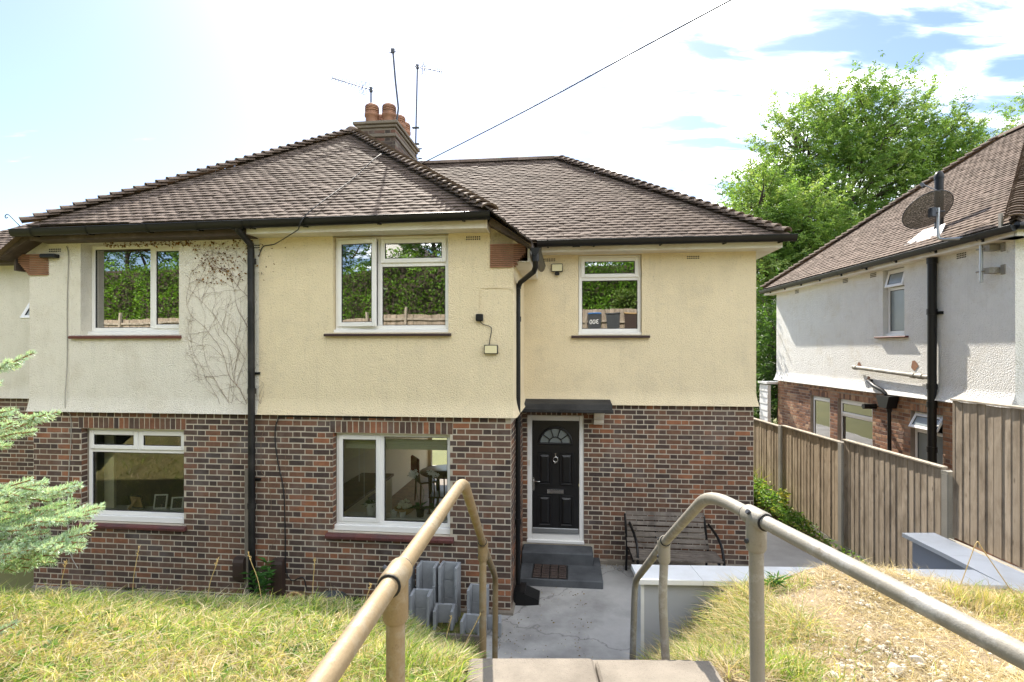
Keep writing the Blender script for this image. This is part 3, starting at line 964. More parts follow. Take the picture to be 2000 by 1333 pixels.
mort = MB()
wall_panel(mort, bayF, S_L, S_R, -0.3, STUCCO_Z + .05, [LL, LR], 0.25)
wall_panel(mort, sideF, T_BAY, T_WING, -0.3, STUCCO_Z + .05)
wall_panel(mort, wingF, S_R, S_E, -0.3, STUCCO_Z + .05, [DR], 0.25)
wall_panel(mort, endF, T_WING, 14.2, -0.3, STUCCO_Z + .05)
wall_panel(mort, wingF, -10.9, S_L, -0.3, STUCCO_Z + .05)
mortar = mort.build("brick_wall", M['mortar'], house)

bricks = []
def add_face(fr, a0, a1, holes, start=0.0, n=BRICK_N, big=True):
    for a, z, ln in flemish(a0 + .004, a1 - .004, 0.0, n, holes, start=start):
        bricks.append((fr, a, z, ln, 0.060, big))
archL, archR = (-6.72, -5.12, 2.245, 2.40), (-3.095, -1.455, 2.245, 2.40)
add_face(bayF, S_L, S_R, [LL, LR, archL, archR, (-6.72, -5.12, 0.895, 0.96), (-3.12, -1.44, 0.875, 0.95)], 0.04)
add_face(wingF, S_R, S_E, [(DR[0], DR[1], -0.1, DR[3]), (-0.714, 0.40, -0.1, 0.30), (-0.66, 0.30, 2.295, 2.40)], 0.02)
add_face(sideF, T_BAY, T_WING, [], 0.03, big=False)
add_face(endF, T_WING, 14.2, [], 0.0, big=False)
add_face(wingF, -10.9, S_L, [], 0.05)
# header course under the stucco, soldier arches over the openings
x = S_L + 0.06
def header_row(fr, a0, a1, z, h=0.06):
    x = a0
    while x + 0.1025 <= a1 + 0.001:
        bricks.append((fr, x + 0.05125, z, 0.0995, h - .004, True)); x += 0.1125
header_row(bayF, S_L, S_R, 2.437); header_row(wingF, S_R, S_E, 2.437); header_row(wingF, -10.9, S_L, 2.437)
for ar in (archL, archR, (-0.66, 0.30, 2.295, 2.40)):
    fr = wingF if ar[2] > 2.29 else bayF
    nn_ = int((ar[1] - ar[0]) / 0.0752); pitch = (ar[1] - ar[0]) / nn_
    for i in range(nn_):
        bricks.append((fr, ar[0] + pitch * (i + .5), (ar[2] + ar[3]) / 2, 0.065, (ar[3] - ar[2]) - 0.008, True))
# brick returns of the window reveals (the left cheek of each lower window shows)
for h in (LL, LR):
    rf = Fr(bayF.P(h[0], 0, 0), hv, hu)
    for i in range(int((h[3] - h[2]) / 0.075)):
        bricks.append((rf, 0.05, 0.0 + (math.ceil(h[2] / 0.075) + i) * 0.075 + 0.0375, 0.088, 0.060, False))
lay_bricks(bricks, mortar, 300, M['brick'])

# stucco
sc = MB()
wall_panel(sc, bayF, S_M, S_R + 0.035, STUCCO_Z, 4.80, [UR], 0.20, flare, 0.0, fsteps)
wall_panel(sc, sideF, T_BAY - 0.03, T_WING, STUCCO_Z, 4.72, [], 0.1, flare, 0.0, fsteps)
wall_panel(sc, wingF, S_R, S_E + 0.03, STUCCO_Z, 4.82, [WW], 0.2, flare, 0.0, fsteps)
wall_panel(sc, endF, T_WING - 0.03, 14.2, STUCCO_Z, 4.82, [], 0.1, flare, 0.0, fsteps)
sc.quad(bayF.P(S_M, STUCCO_Z, 0.078), bayF.P(S_R + .035, STUCCO_Z, 0.078), bayF.P(S_R + .035, STUCCO_Z + .004, -0.02), bayF.P(S_M, STUCCO_Z + .004, -0.02))
sc.quad(wingF.P(S_R, STUCCO_Z, 0.078), wingF.P(S_E + .03, STUCCO_Z, 0.078), wingF.P(S_E + .03, STUCCO_Z + .004, -0.02), wingF.P(S_R, STUCCO_Z + .004, -0.02))
# gablet piece beside the bay eaves, above the tile corbel
def F28(a, z, d=0.028): return bayF.P(a, z, d)
sc.prism([F28(-0.975, 4.655), F28(-0.527, 4.655), F28(-0.56, 4.70), F28(-0.93, 4.965), F28(-0.975, 4.965)], -bayF.N * 0.25)
sc.prism([F28(S_R + .034, 4.37), F28(-0.70, 4.36), F28(-0.975, 4.36), F28(-0.975, 4.66), F28(-0.70, 4.66)], -bayF.N * 0.05)
def corner(mb, f1, a1, f2, a2, prof, zs):
    for z0_, z1_ in zip(zs[:-1], zs[1:]):
        mb.quad(f1.P(a1, z0_, prof(z0_)), f2.P(a2, z0_, prof(z0_)), f2.P(a2, z1_, prof(z1_)), f1.P(a1, z1_, prof(z1_)))
cz = fsteps + [4.70]
corner(sc, bayF, S_R + .035, sideF, T_BAY - .03, flare, cz); corner(sc, wingF, S_E + .03, endF, T_WING - .03, flare, cz)
stucco = sc.build("stucco_wall", M['cream'], house, label="cream rough-cast stucco of the right-hand house")
sl = MB()
wall_panel(sl, bayF, S_L - 0.035, S_M, STUCCO_Z, 4.80, [UL], 0.22, flare, 0.0, fsteps)
sl.quad(bayF.P(S_L - .035, STUCCO_Z, 0.078), bayF.P(S_M, STUCCO_Z, 0.078), bayF.P(S_M, STUCCO_Z + .004, -0.02), bayF.P(S_L - .035, STUCCO_Z + .004, -0.02))
leftF = Fr(H(S_L, 0, 0), -hv, -hu)
wall_panel(sl, leftF, -T_WING, -T_BAY + 0.03, STUCCO_Z, 4.72, [], 0.1, flare, 0.0, fsteps)
wall_panel(sl, wingF, -10.95, S_L, STUCCO_Z, 4.82, [(-9.14, -8.28, 3.62, 4.72)], 0.12, flare, 0.0, fsteps)
sl.prism([F28(-7.145, 4.655), F28(-7.59, 4.655), F28(-7.56, 4.70), F28(-7.19, 4.965), F28(-7.145, 4.965)], -bayF.N * 0.25)
corner(sl, bayF, S_L - .035, leftF, -T_BAY + .03, flare, cz)
sl.build("stucco_wall", M['white_stucco'], house, label="off-white stucco of the left-hand house")
cr_ = MB()
wall_panel(cr_, leftF, -T_WING, -T_BAY, -0.3, STUCCO_Z)
rearF = Fr(H(0, 14.2, 0), -hu, hv)
wall_panel(cr_, rearF, -S_E, 10.9, -0.3, 4.9, [(1.0, 3.75, 0.1, 2.32)], 0.1)
lendF = Fr(H(-10.9, 0, 0), -hv, -hu)
wall_panel(cr_, lendF, -14.2, -T_WING, -0.3, 4.82)
cr_.build("rear_wall", M['nb_mortar'], house)

# concrete plinth
pl = MB()
pl.prism([bayF.P(S_L, -0.2, 0.035), bayF.P(S_L, 0.03, 0.035), bayF.P(S_L, 0.05, 0.0), bayF.P(S_L, -0.2, 0.0)], hu * (S_R - S_L + 0.03))
pl.prism([wingF.P(0.41, -0.2, 0.03), wingF.P(0.41, 0.055, 0.03), wingF.P(0.41, 0.075, 0.0), wingF.P(0.41, -0.2, 0.0)], hu * (S_E - 0.38))
pl.prism([sideF.P(T_BAY, -0.2, 0.03), sideF.P(T_BAY, 0.03, 0.03), sideF.P(T_BAY, 0.05, 0.0), sideF.P(T_BAY, -0.2, 0.0)], hv * (T_WING - T_BAY - 0.35))
pl.build("plinth", M['landing'], house)

# corbels of thin tiles under the overhanging eaves of the bay
for sgn, edge in ((1, S_R), (-1, S_L)):
    for i in range(12):
        z = 4.648 - i * 0.0248
        out = max(0.0, 0.187 - max(0, i - 4) * 0.0225)
        tw = MB()
        a_in = -0.975 if sgn > 0 else -7.145
        a_out = (S_R + out) if sgn > 0 else (S_L - out)
        lo, hi = min(a_in, a_out), max(a_in, a_out)
        tw.bbox((lo, -0.050 - random.uniform(0, .006), z - 0.0170), (hi, 0.02 + (0.30 if i < 5 else 0.12), z), 0.003, bayF.M)
        tw.build("corbel_tile", M['terracotta'], house)

# ---------------------------------------------------------------- windows
wLL = window(bayF, -6.655, -5.16, 0.962, 2.24, [(0, .515, .745, 1, 'sash'), (.515, 1, .745, 1, 'sash'), (0, 1, 0, .745, 'fixed')], house, d=-0.15,
       label="white lower window with two small top sashes", sill=(-6.70, -5.10, 0.955, 0.06, 0.065, 7), sillmat=M['red_sill'], stub=0.075)
wLR = window(bayF, -3.045, -1.50, 0.955, 2.24, [(0, .40, 0, 1, 'sash'), (.40, 1, 0, 1, 'fixed')], house, d=-0.15,
       label="white kitchen window with a tall side sash", sill=(-3.13, -1.44, 0.948, 0.065, 0.075, 8), sillmat=M['red_sill'], stub=0.075)
wUL = window(bayF, -6.655, -5.205, 3.53, 4.78, [(0, .64, 0, 1, 'fixed'), (.64, 1, 0, 1, 'sash')], house, d=-0.19, glass=M["glass_up"],
       label="white upper window in the off-white wall", sill=(-6.80, -5.16, 3.526, 0.05, 0.075, 1), sillmat=M['red_sill'], stub=0.05)
wUR = window(bayF, -3.035, -1.515, 3.545, 4.795, [(0, .395, 0, 1, 'sash', R(7), 'left'), (.395, 1, .70, 1, 'sash'), (.395, 1, 0, .70, 'fixed')], house, d=-0.10, glass=M["glass_up"],
       label="white upper window with its left sash ajar", sill=(-3.14, -1.47, 3.540, 0.04, 0.085, 1), sillmat=M['dark_sill'], stub=0.045)
wW = window(wingF, 0.165, 1.122, 3.555, 4.795, [(0, 1, .70, 1, 'sash'), (0, 1, 0, .70, 'fixed')], house, d=-0.10, glass=M["glass_up"],
       label="white upper window over the front door", sill=(0.05, 1.245, 3.552, 0.045, 0.085, 1), sillmat=M['dark_sill'], stub=0.045)
wLW = window(wingF, -9.12, -8.30, 3.63, 4.70, [(0, 1, 0, 1, 'sash', R(30), 'top')], house, d=-0.10, label="white top-hung sash standing open at the far left", stub=0.04)

# rooms behind the glass
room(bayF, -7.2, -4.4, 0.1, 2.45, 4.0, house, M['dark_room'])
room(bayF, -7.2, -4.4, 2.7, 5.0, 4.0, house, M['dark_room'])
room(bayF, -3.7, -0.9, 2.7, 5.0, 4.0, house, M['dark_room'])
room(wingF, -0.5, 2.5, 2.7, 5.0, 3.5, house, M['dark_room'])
kit = room(bayF, -3.85, -0.85, 0.10, 2.42, 7.6, house, M['plaster'], back_holes=[(-3.75, -1.0, 0.12, 2.3)], name="kitchen_wall")
kf = MB(); kf.box((-3.84, 0.17, 0.101), (-0.86, 7.55, 0.112), bayF.M); kf.build("kitchen_floor", M['room_floor'], house)

# ---------------------------------------------------------------- front door
Wm = wingF.M
df = MB()
yF, yB = 0.015, 0.085
df.bbox((-0.640, yF, 0.30), (-0.568, yB, 2.29), 0.006, Wm); df.bbox((0.173, yF, 0.30), (0.245, yB, 2.29), 0.006, Wm)
df.bbox((-0.568, yF + .001, 2.21), (0.173, yB, 2.289), 0.006, Wm); df.bbox((-0.568, yF + .001, 0.301), (0.173, yB, 0.43), 0.006, Wm)
df.bbox((-0.645, yF - 0.03, 0.288), (0.250, yB, 0.335), 0.005, Wm)
frame = df.build("door_frame", M['upvc'], house)
dl = MB()
x0, x1, zb, zt = -0.562, 0.167, 0.436, 2.204
cxm = (x0 + x1) / 2
yD = 0.040
# leaf with a half-round fanlight opening
fr_r, fr_z = 0.255, 1.845
arc = [(cxm + fr_r * math.cos(math.pi * i / 20), fr_z + fr_r * math.sin(math.pi * i / 20)) for i in range(21)]
def dp(x, z, y=yD): return Wm @ Vector((x, y, z))
# fill around the arc
dl.quad(dp(x0, zb), dp(x1, zb), dp(x1, fr_z), dp(x0, fr_z))
dl.poly([dp(x0, fr_z), dp(arc[20][0], fr_z)] + [dp(a, b) for a, b in arc[19:9:-1]] + [dp(cxm, zt), dp(x0, zt)])
dl.poly([dp(arc[0][0], fr_z), dp(x1, fr_z), dp(x1, zt), dp(cxm, zt)] + [dp(a, b) for a, b in arc[10:0:-1]])
# moulded panels: raised bevelled fields with a sunk surround
for (pa, pb, qa, qb) in ((-0.475, -0.262, 1.19, 1.70), (-0.133, 0.080, 1.19, 1.70), (-0.475, -0.262, 0.545, 1.03), (-0.133, 0.080, 0.545, 1.03)):
    for k, (ins, yo) in enumerate(((0.0, -0.012), (0.045, -0.004))):
        pass
    A = [(pa, qa), (pb, qa), (pb, qb), (pa, qb)]
    def ringp(ins, y): return [dp(pa + ins, qa + ins, y), dp(pb - ins, qa + ins, y), dp(pb - ins, qb - ins, y), dp(pa + ins, qb - ins, y)]
    rs = [ringp(-0.004, yD - .001), ringp(0.006, yD - 0.014), ringp(0.020, yD - 0.014), ringp(0.032, yD - 0.002), ringp(0.062, yD - 0.016)]
    V = [p for r_ in rs for p in r_]; F = []
    for k in range(len(rs) - 1):
        for i in range(4):
            F.append((k*4+i, k*4+(i+1) % 4, k*4+4+(i+1) % 4, k*4+4+i))
    F.append(tuple(range((len(rs)-1)*4, len(rs)*4)))
    dl.add(V, F)
door = dl.build("front_door", M['black_door'], house, label="black panelled front door")
# fanlight: rim, glazing bars, glass
fl = MB()
fl.tube([dp(a, b, yD - .006) for a, b in arc], 0.018, 6)
fl.tube([dp(cxm - fr_r - .018, fr_z, yD - .006), dp(cxm + fr_r + .018, fr_z, yD - .006)], 0.018, 6)
inr = [(cxm + 0.105 * math.cos(math.pi * i / 12), fr_z + 0.105 * math.sin(math.pi * i / 12)) for i in range(13)]
fl.tube([dp(a, b, yD - .004) for a, b in inr], 0.008, 5)
for an in (36, 72, 108, 144):
    fl.tube([dp(cxm + 0.105 * math.cos(R(an)), fr_z + 0.105 * math.sin(R(an)), yD - .004), dp(cxm + fr_r * math.cos(R(an)), fr_z + fr_r * math.sin(R(an)), yD - .004)], 0.008, 5)
fl.build("fanlight_frame", M['black_door'], door)
fg = MB(); fg.poly([dp(a, b, yD + .012) for a, b in arc]); fg.build("fanlight_pane", M['glass_frost'], door)
kn = MB()
kz, kx = 1.60, cxm - 0.0
kn.bbox((kx - .010, yD - .030, kz + .03), (kx + .010, yD - .001, kz + .10), 0.004, Wm)
kn.tube([dp(kx + .036 * math.sin(2*math.pi*i/16), kz + .040 * math.cos(2*math.pi*i/16), yD - .028) for i in range(17)], 0.008, 6)
kn.bbox((kx - .012, yD - .034, kz - .065), (kx + .012, yD - .001, kz - .03), 0.004, Wm)
kn.build("knocker", M['chrome'], door)
lb = MB(); lb.bbox((cxm - .128, yD - .022, 1.058), (cxm + .128, yD - .001, 1.132), 0.006, Wm)
lb.bbox((cxm - .105, yD - .030, 1.072), (cxm + .105, yD - .021, 1.118), 0.004, Wm); lb.build("letter_plate", M['chrome'], door)
hd = MB(); hd.bbox((-0.556, yD - .014, 1.10), (-0.530, yD - .001, 1.31), 0.005, Wm)
hd.tube([dp(-0.543, 1.255, yD - .010), dp(-0.543, 1.255, yD - .048), dp(-0.525, 1.255, yD - .052), dp(-0.44, 1.253, yD - .050)], 0.009, 7); hd.build("handle", M['chrome'], door)
th = MB(); th.bbox((-0.560, yD - .03, 0.440), (0.165, yD - .002, 0.520), 0.008, Wm)
th.bbox((-0.565, yD - .036, 0.4335), (0.170, yD - .003, 0.4395), 0.002, Wm); th.build("weather_bar", M['steel'], door)
bb = MB(); bb.bbox((-0.618, yF - .012, 1.50), (-0.595, yF - .001, 1.58), 0.004, Wm); bb.build("doorbell", M['white_paint'], frame)
bk = MB(); bk.box((x0, 0.09, zb), (x1, 0.10, zt), Wm); bk.build("door_back", M['black_door'], house)

# flat felt canopy over the door with its corbel bracket
cn_ = MB()
cn_.prism([Wm @ Vector(p) for p in ((-0.705, -0.47, 2.40), (-0.705, -0.47, 2.44), (-0.705, -0.43, 2.52), (-0.705, -0.02, 2.56), (-0.705, -0.02, 2.40))], hu * 1.35)
cn_.bbox((-0.70, -0.485, 2.395), (0.655, -0.45, 2.45), 0.008, Wm)
can = cn_.build("door_canopy", M['felt'], house)
cb = MB()
cb.prism([Wm @ Vector(p) for p in ((0.395, -0.003, 2.39), (0.395, -0.003, 2.17), (0.395, -0.10, 2.175), (0.395, -0.12, 2.21), (0.395, -0.115, 2.25), (0.395, -0.17, 2.27), (0.395, -0.19, 2.31), (0.395, -0.19, 2.39))], hu * 0.15)
cb.bbox((0.385, -0.21, 2.355), (0.555, -0.003, 2.394), 0.005, Wm)
cb.build("canopy_bracket", M['white_paint'], can)
# tarred doorsteps
d1 = MB(); d1.bbox((-0.70, -0.34, -0.02), (0.375, 0.0, 0.270), 0.015, Wm); d1.build("doorstep", M['tar'], house, label="upper tarred doorstep")
d2 = MB(); d2.bbox((-0.70, -0.88, -0.02), (0.485, -0.345, 0.105), 0.012, Wm); d2.bbox((0.376, -0.345, -0.02), (0.485, -0.02, 0.104), 0.01, Wm)
d2.build("doorstep", M['tar'], house, label="lower tarred doorstep")
# ---------------------------------------------------------------- roof
EV = 4.95
run, rise = 3.33, 2.46
apex = H(S_M, 6.2 + run, EV + rise)
SL_, SR_ = -7.175, -0.944
rf = MB()
zR = EV + rise
def hp(*p): return H(*p)
under = -0.015
def U_(p): return Vector(p) + UZ * under
rf.poly([U_(hp(SL_, 6.2, EV)), U_(hp(SR_, 6.2, EV)), U_(apex)])
eR, eL = -0.45, -7.67
rf.poly([U_(hp(SR_, 6.2, EV)), U_(hp(eR, 6.22, 4.60)), U_(hp(eR, 11.2, 4.60)), U_(hp(S_M, 11.2, zR)), U_(apex)])
rf.poly([U_(hp(SL_, 6.2, EV)), U_(apex), U_(hp(S_M, 11.2, zR)), U_(hp(eL, 11.2, 4.60)), U_(hp(eL, 6.22, 4.60))])
rg0, rg1 = -0.266, -7.854
T0, TR = 7.85, 11.2
zW = 7.38
eZ = 4.95
rf.poly([U_(hp(-2.9, T0, eZ)), U_(hp(3.1, T0, eZ)), U_(hp(rg0, TR, zW)), U_(hp(-2.9, TR, zW))])
rf.poly([U_(hp(-5.2, T0, eZ)), U_(hp(-5.2, TR, zW)), U_(hp(rg1, TR, zW)), U_(hp(-11.22, T0, eZ))])
rf.poly([U_(hp(3.1, T0, eZ)), U_(hp(3.1, 14.55, eZ)), U_(hp(rg0, TR, zW))])
rf.poly([U_(hp(-11.22, T0, eZ)), U_(hp(rg1, TR, zW)), U_(hp(-11.22, 14.55, eZ))])
rf.poly([U_(hp(3.1, 14.55, eZ)), U_(hp(-11.22, 14.55, eZ)), U_(hp(rg1, TR, zW)), U_(hp(rg0, TR, zW))])
rf.poly([U_(hp(-2.9, TR, zW)), U_(hp(-5.2, TR, zW)), U_(hp(-5.2, TR - 1, zW - .7)), U_(hp(-2.9, TR - 1, zW - .7))])
roof = rf.build("roof", M['soil'], house, label="brown clay tiled hipped roof")

ey = (hp(0, run, rise)).normalized(); Ls = math.hypot(run, rise)
Wd = SR_ - SL_
hw = Wd / 2
def in_bay(x, y): 
    k = hw / Ls * y
    return k - 0.03 < x < Wd - k + 0.03 and y < Ls - 0.05
o0 = hp(SL_, 6.2, EV)
rest1, c1 = slope_tiles(o0, hu, ey, in_bay, Wd, Ls, roof, 200, M['tile'])
ey2 = hp(0, TR - T0, zW - eZ).normalized(); L2 = math.hypot(TR - T0, zW - eZ)
o2 = hp(-3.2, T0, eZ)
def in_wing(x, y):
    s = -3.2 + x; f = y / L2; z = eZ + f * (zW - eZ)
    s_r = 3.1 - f * (3.1 - rg0)
    zb = 4.60 + (-0.45 - s) * 0.779
    return s < s_r + 0.03 and z > zb - 0.06 and y < L2 - 0.03
rest2, c2 = slope_tiles(o2, hu, ey2, in_wing, 6.4, L2, roof, 100, M['tile'])
o3 = hp(-11.22, T0, eZ)
def in_lw(x, y):
    s = -11.22 + x; f = y / L2; z = eZ + f * (zW - eZ)
    s_l = -11.22 + f * (11.22 + rg1)
    zb = 4.60 + (s + 7.67) * 0.779
    return s > s_l and z > zb - 0.06 and y < L2 - 0.03
rest3, _ = slope_tiles(o3, hu, ey2, in_lw, 5.0, L2, roof, 0, M['tile'])
# right flank of the bay roof
eyb = hp(-(S_M - eR) * -1, 0, zR - 4.60).normalized()
def in_flank(x, y):
    t = 6.22 + x; s = eR + (S_M - eR) * y / Lf
    if t < 6.2 + max(0, (SR_ - s) / (SR_ - S_M)) * run - 0.02: return False
    zz_ = 4.60 + (zR - 4.60) * y / Lf
    tw = T0 + (zz_ - eZ) / (zW - eZ) * (TR - T0)
    return t < tw + 0.1 and y < Lf - 0.04
Lf = math.hypot(S_M - eR, zR - 4.60)
rest4, _ = slope_tiles(hp(eR, 6.22, 4.60), hv, eyb, in_flank, 5.0, Lf, roof, 0, M['tile'])
for r_ in (rest2, rest3, rest4): rest1.add(r_.v, r_.f)
def build_tiles(mb, m, parent):
    o = mb.build("roof_tile", m, parent); o["kind"] = "stuff"
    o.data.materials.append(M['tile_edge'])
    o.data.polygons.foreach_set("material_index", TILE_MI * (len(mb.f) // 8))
build_tiles(rest1, M['tile'], roof)
hip_line(o0 + UZ * .02, apex + UZ * .02, roof, M['tile'])
hip_line(hp(SR_, 6.2, EV + .02), apex + UZ * .02, roof, M['tile'])
hip_line(hp(3.1, T0, eZ + .02), hp(rg0, TR, zW + .02), roof, M['tile'])
# half-round ridge tiles
def ridge(a, b, m):
    a, b = Vector(a), Vector(b); d = (b - a); n_ = max(1, int(d.length / 0.42)); st_ = d / n_
    s_ = st_.normalized().cross(UZ).normalized()
    for i in range(n_):
        mb = MB(); V = []
        for q in (0.004, 0.996):
            p = a + st_ * (i + q)
            for k in range(8):
                an = math.pi * k / 7
                V.append(p + s_ * math.cos(an) * 0.125 + UZ * (math.sin(an) * 0.10 - 0.03 + random.uniform(-.002, .002)))
        mb.add(V, [(k, k+1, 8+k+1, 8+k) for k in range(7)], True)
        mb.poly(V[:8]); mb.poly(V[8:])
        mb.build("ridge_tile", m, roof)
ridge(hp(rg0 + .05, TR, zW + .02), hp(-3.6, TR, zW + .02), M['tile'])
ap = MB(); ap.lathe([(0.0, 0.13), (0.08, 0.12), (0.14, 0.06), (0.15, -0.05)], tuple(apex + UZ * 0.0 - hv * 0.02), 12); ap.build("hip_cap", M['tile'], roof)
ridge(apex + hv * 0.05, hp(S_M, 9.98, zR), M['tile'])
# mossy verge strips over the gablets
for sg, a, b in ((1, SR_, eR), (-1, SL_, eL)):
    vb = MB()
    vb.prism([H(a, 6.30, EV - 0.01), H(b + .02 * sg, 6.30, 4.61), H(b + .02 * sg, 6.30, 4.55), H(a - .02 * sg, 6.30, EV - 0.09)], hv * 0.26)
    vb.build("verge_board", M['old_fascia'], roof)
# fascias, soffits
fs = MB()
fs.box((-4.07, -0.285, 4.800), (-0.972, -0.262, 4.915), bayF.M)
fs.box((-0.99, -0.262, 4.79), (-0.972, -0.03, 4.90), bayF.M)
fs.build("fascia", M['white_paint'], house, label="white fascia board")
fo = MB(); fo.box((-7.15, -0.285, 4.785), (-4.074, -0.262, 4.905), bayF.M); fo.build("fascia", M['old_fascia'], house, label="unpainted mouldy fascia board")
fo = MB(); fo.box((-7.15, -0.262, 4.790), (-4.074, -0.0, 4.803), bayF.M); fo.build("soffit", M['old_fascia'], house)
so = MB(); so.box((-4.07, -0.262, 4.800), (-0.972, -0.0, 4.812), bayF.M); so.build("soffit", M['white_paint'], house)
fw = MB(); fw.box((-0.40, -0.305, 4.805), (3.08, -0.282, 4.92), wingF.M); fw.box((3.058, -0.282, 4.805), (3.08, 6.3, 4.92), wingF.M)
fw.build("fascia", M['white_paint'], house)
sw = MB(); sw.box((-0.72, -0.282, 4.805), (3.058, 0.0, 4.817), wingF.M); sw.box((2.78, 0.0, 4.805), (3.058, 6.3, 4.817), wingF.M); sw.build("soffit", M['white_paint'], house)
fl_ = MB(); fl_.box((-11.2, -0.305, 4.805), (-7.5, -0.282, 4.92), wingF.M); fl_.box((-11.2, -0.282, 4.805), (-7.41, 0.0, 4.817), wingF.M); fl_.build("fascia", M['old_fascia'], house)
# boxed side eaves of the bay
be = MB(); be.box((-0.50, -0.06, 4.425), (-0.472, 1.69, 4.60), bayF.M); be.box((-0.70, -0.0, 4.425), (-0.50, 1.69, 4.44), bayF.M); be.build("fascia", M['white_paint'], house)
be = MB(); be.box((-7.65, -0.06, 4.425), (-7.62, 1.69, 4.60), bayF.M); be.build("fascia", M['old_fascia'], house)

# gutters and pipes
gt = MB(); gutter(gt, hp(-7.30, 6.16, 4.905), hp(-0.925, 6.16, 4.965)); G1 = gt.build("gutter", M['black'], house)
gt = MB(); gutter(gt, hp(-0.46, 7.80, 4.945), hp(3.22, 7.80, 4.955)); G2 = gt.build("gutter", M['black'], house)
gt = MB(); gutter(gt, hp(-0.395, 6.30, 4.56), hp(-0.395, 7.78, 4.57)); G3 = gt.build("gutter", M['black'], house)
gt = MB(); gutter(gt, hp(-11.3, 7.80, 4.93), hp(-7.70, 7.80, 4.92)); G4 = gt.build("gutter", M['black'], house)
for s_ in (-7.0, -6.2, -5.35, -4.66, -3.95, -3.25, -2.3, -1.25):
    z_ = 4.905 + (s_ + 7.30) / 6.375 * 0.06
    b_ = MB(); bracket(b_, hp(s_, 6.16, z_), hu); b_.box((s_ - .012, -0.33, z_ - .085), (s_ + .012, -0.29, z_ - .05), bayF.M); b_.build("bracket", M['black'], G1)
for s_ in (-0.30, 0.38, 1.35, 2.25, 3.02):
    b_ = MB(); bracket(b_, hp(s_, 7.80, 4.95), hu); b_.box((s_ - .012, -0.35, 4.862), (s_ + .012, -0.31, 4.90), wingF.M); b_.build("bracket", M['black'], G2)
un = MB(); bracket(un, hp(0.12, 7.80, 4.95), hu, 0.066, 0.11); un.build("union", M['black'], G2)
un = MB(); bracket(un, hp(-4.12, 6.16, 4.936), hu, 0.067, 0.16); un.build("union", M['black'], G1)
dp1 = MB()
dp1.tube([hp(-4.119, 6.16, 4.88), hp(-4.119, 6.16, 4.83), hp(-4.119, 6.47 - .06, 4.70), hp(-4.119, 6.47 - .05, 4.6), hp(-4.119, 6.44, 0.0)], 0.043, 12)
for z_ in (4.45, 2.75, 1.25): dp1.tube([hp(-4.119, 6.437, z_), hp(-4.119, 6.437, z_ + 0.07)], 0.053, 12)
DP = dp1.build("downpipe", M['old_black'], house, label="tall black downpipe on the party line")
for z_ in (3.0, 1.6):
    b_ = MB(); b_.box((-4.20, -0.05, z_), (-4.04, -0.008, z_ + .03), bayF.M); b_.build("pipe_clip", M['old_black'], DP)
pb = MB(); pb.box((-4.26, -0.03, 0.0), (-4.17, 0.0, 1.75), bayF.M); pb.build("cement_patch", M['landing'], house)
dp2 = MB()
dp2.tube([hp(-0.395, 6.36, 4.52), hp(-0.395, 6.36, 4.40)], 0.048, 12)
dp2.tube([hp(-0.395, 6.36, 4.45), hp(-0.395, 6.37, 4.34), hp(-0.42, 6.43, 4.29), hp(-0.63, 6.90, 4.22), hp(-0.665, 6.95, 4.15), hp(-0.665, 6.95, 4.0), hp(-0.665, 6.95, 0.20)], 0.034, 12)
for z_ in (4.34, 3.9, 2.5, 1.2): dp2.tube([hp(-0.665, 6.95, z_ - .2), hp(-0.665, 6.95, z_ - .13)], 0.041, 12)
DP2 = dp2.build("downpipe", M['black'], house, label="black swan-necked downpipe beside the door recess")
sh = MB(); sh.prism([hp(-0.70, 6.76, 0.0), hp(-0.70, 6.76, 0.17), hp(-0.70, 7.06, 0.17), hp(-0.70, 7.06, 0.0)], hu * 0.14)
sh.prism([hp(-0.56, 6.76, 0.0), hp(-0.56, 6.76, 0.15), hp(-0.38, 6.80, 0.06), hp(-0.38, 6.80, 0.0)], hv * 0.28)
sh.build("gully_cover", M['black'], DP2)

# air vents in the stucco
def vent(fr, a, z, d=0.0):
    mb = MB(); Mx = fr.M
    for i in range(7):
        for j in range(2):
            xx, zz_ = a + (i - 3) * 0.027, z + (j - .5) * 0.028
            mb.box((xx - .008, -d - .0025, zz_ - .008), (xx + .008, -d + .001, zz_ + .008), Mx)
    mb.build("air_vent", M['hole'], house)
vent(bayF, -1.19, 4.735, 0.030); vent(wingF, 1.89, 4.73, 0.030); vent(wingF, -0.29, 4.73, 0.030); vent(bayF, -7.05, 4.70, 0.030); vent(bayF, -4.14, 4.69, 0.030)
# brick vents low in the walls
for fr, a, z in ((bayF, -2.85, 0.075), (bayF, -5.95, 0.05)):
    mb = MB(); mb.box((a - .11, -.010, z - .035), (a + .11, -.004, z + .035), fr.M); mb.build("air_brick", M['hole'], house)

# ---------------------------------------------------------------- chimney
ch = MB()
cs0, cs1, ct0, ct1 = -4.19, -3.41, 10.05, 11.5
def cbox(mb, g, z0, z1): mb.bbox((cs0 - g, ct0 - g, z0), (cs1 + g, ct1 + g, z1), 0.01, HM)
cbox(ch, 0.0, 6.8, 7.55); cbox(ch, 0.03, 7.55, 7.62); cbox(ch, 0.0, 7.62, 7.74); cbox(ch, 0.035, 7.74, 7.80); cbox(ch, 0.07, 7.80, 7.86)
chim = ch.build("chimney", M['soot_mortar'], house)
cF = Fr(H(0, ct0, 0), hu, -hv); cR = Fr(H(cs1, 0, 0), hv, hu)
cb_ = []
M['chim_brick'] = make_brick("sooty_brick", [(0.0, (0.06, 0.05, 0.042)), (0.4, (0.105, 0.08, 0.064)), (0.75, (0.15, 0.105, 0.082)), (1.0, (0.19, 0.10, 0.07))])
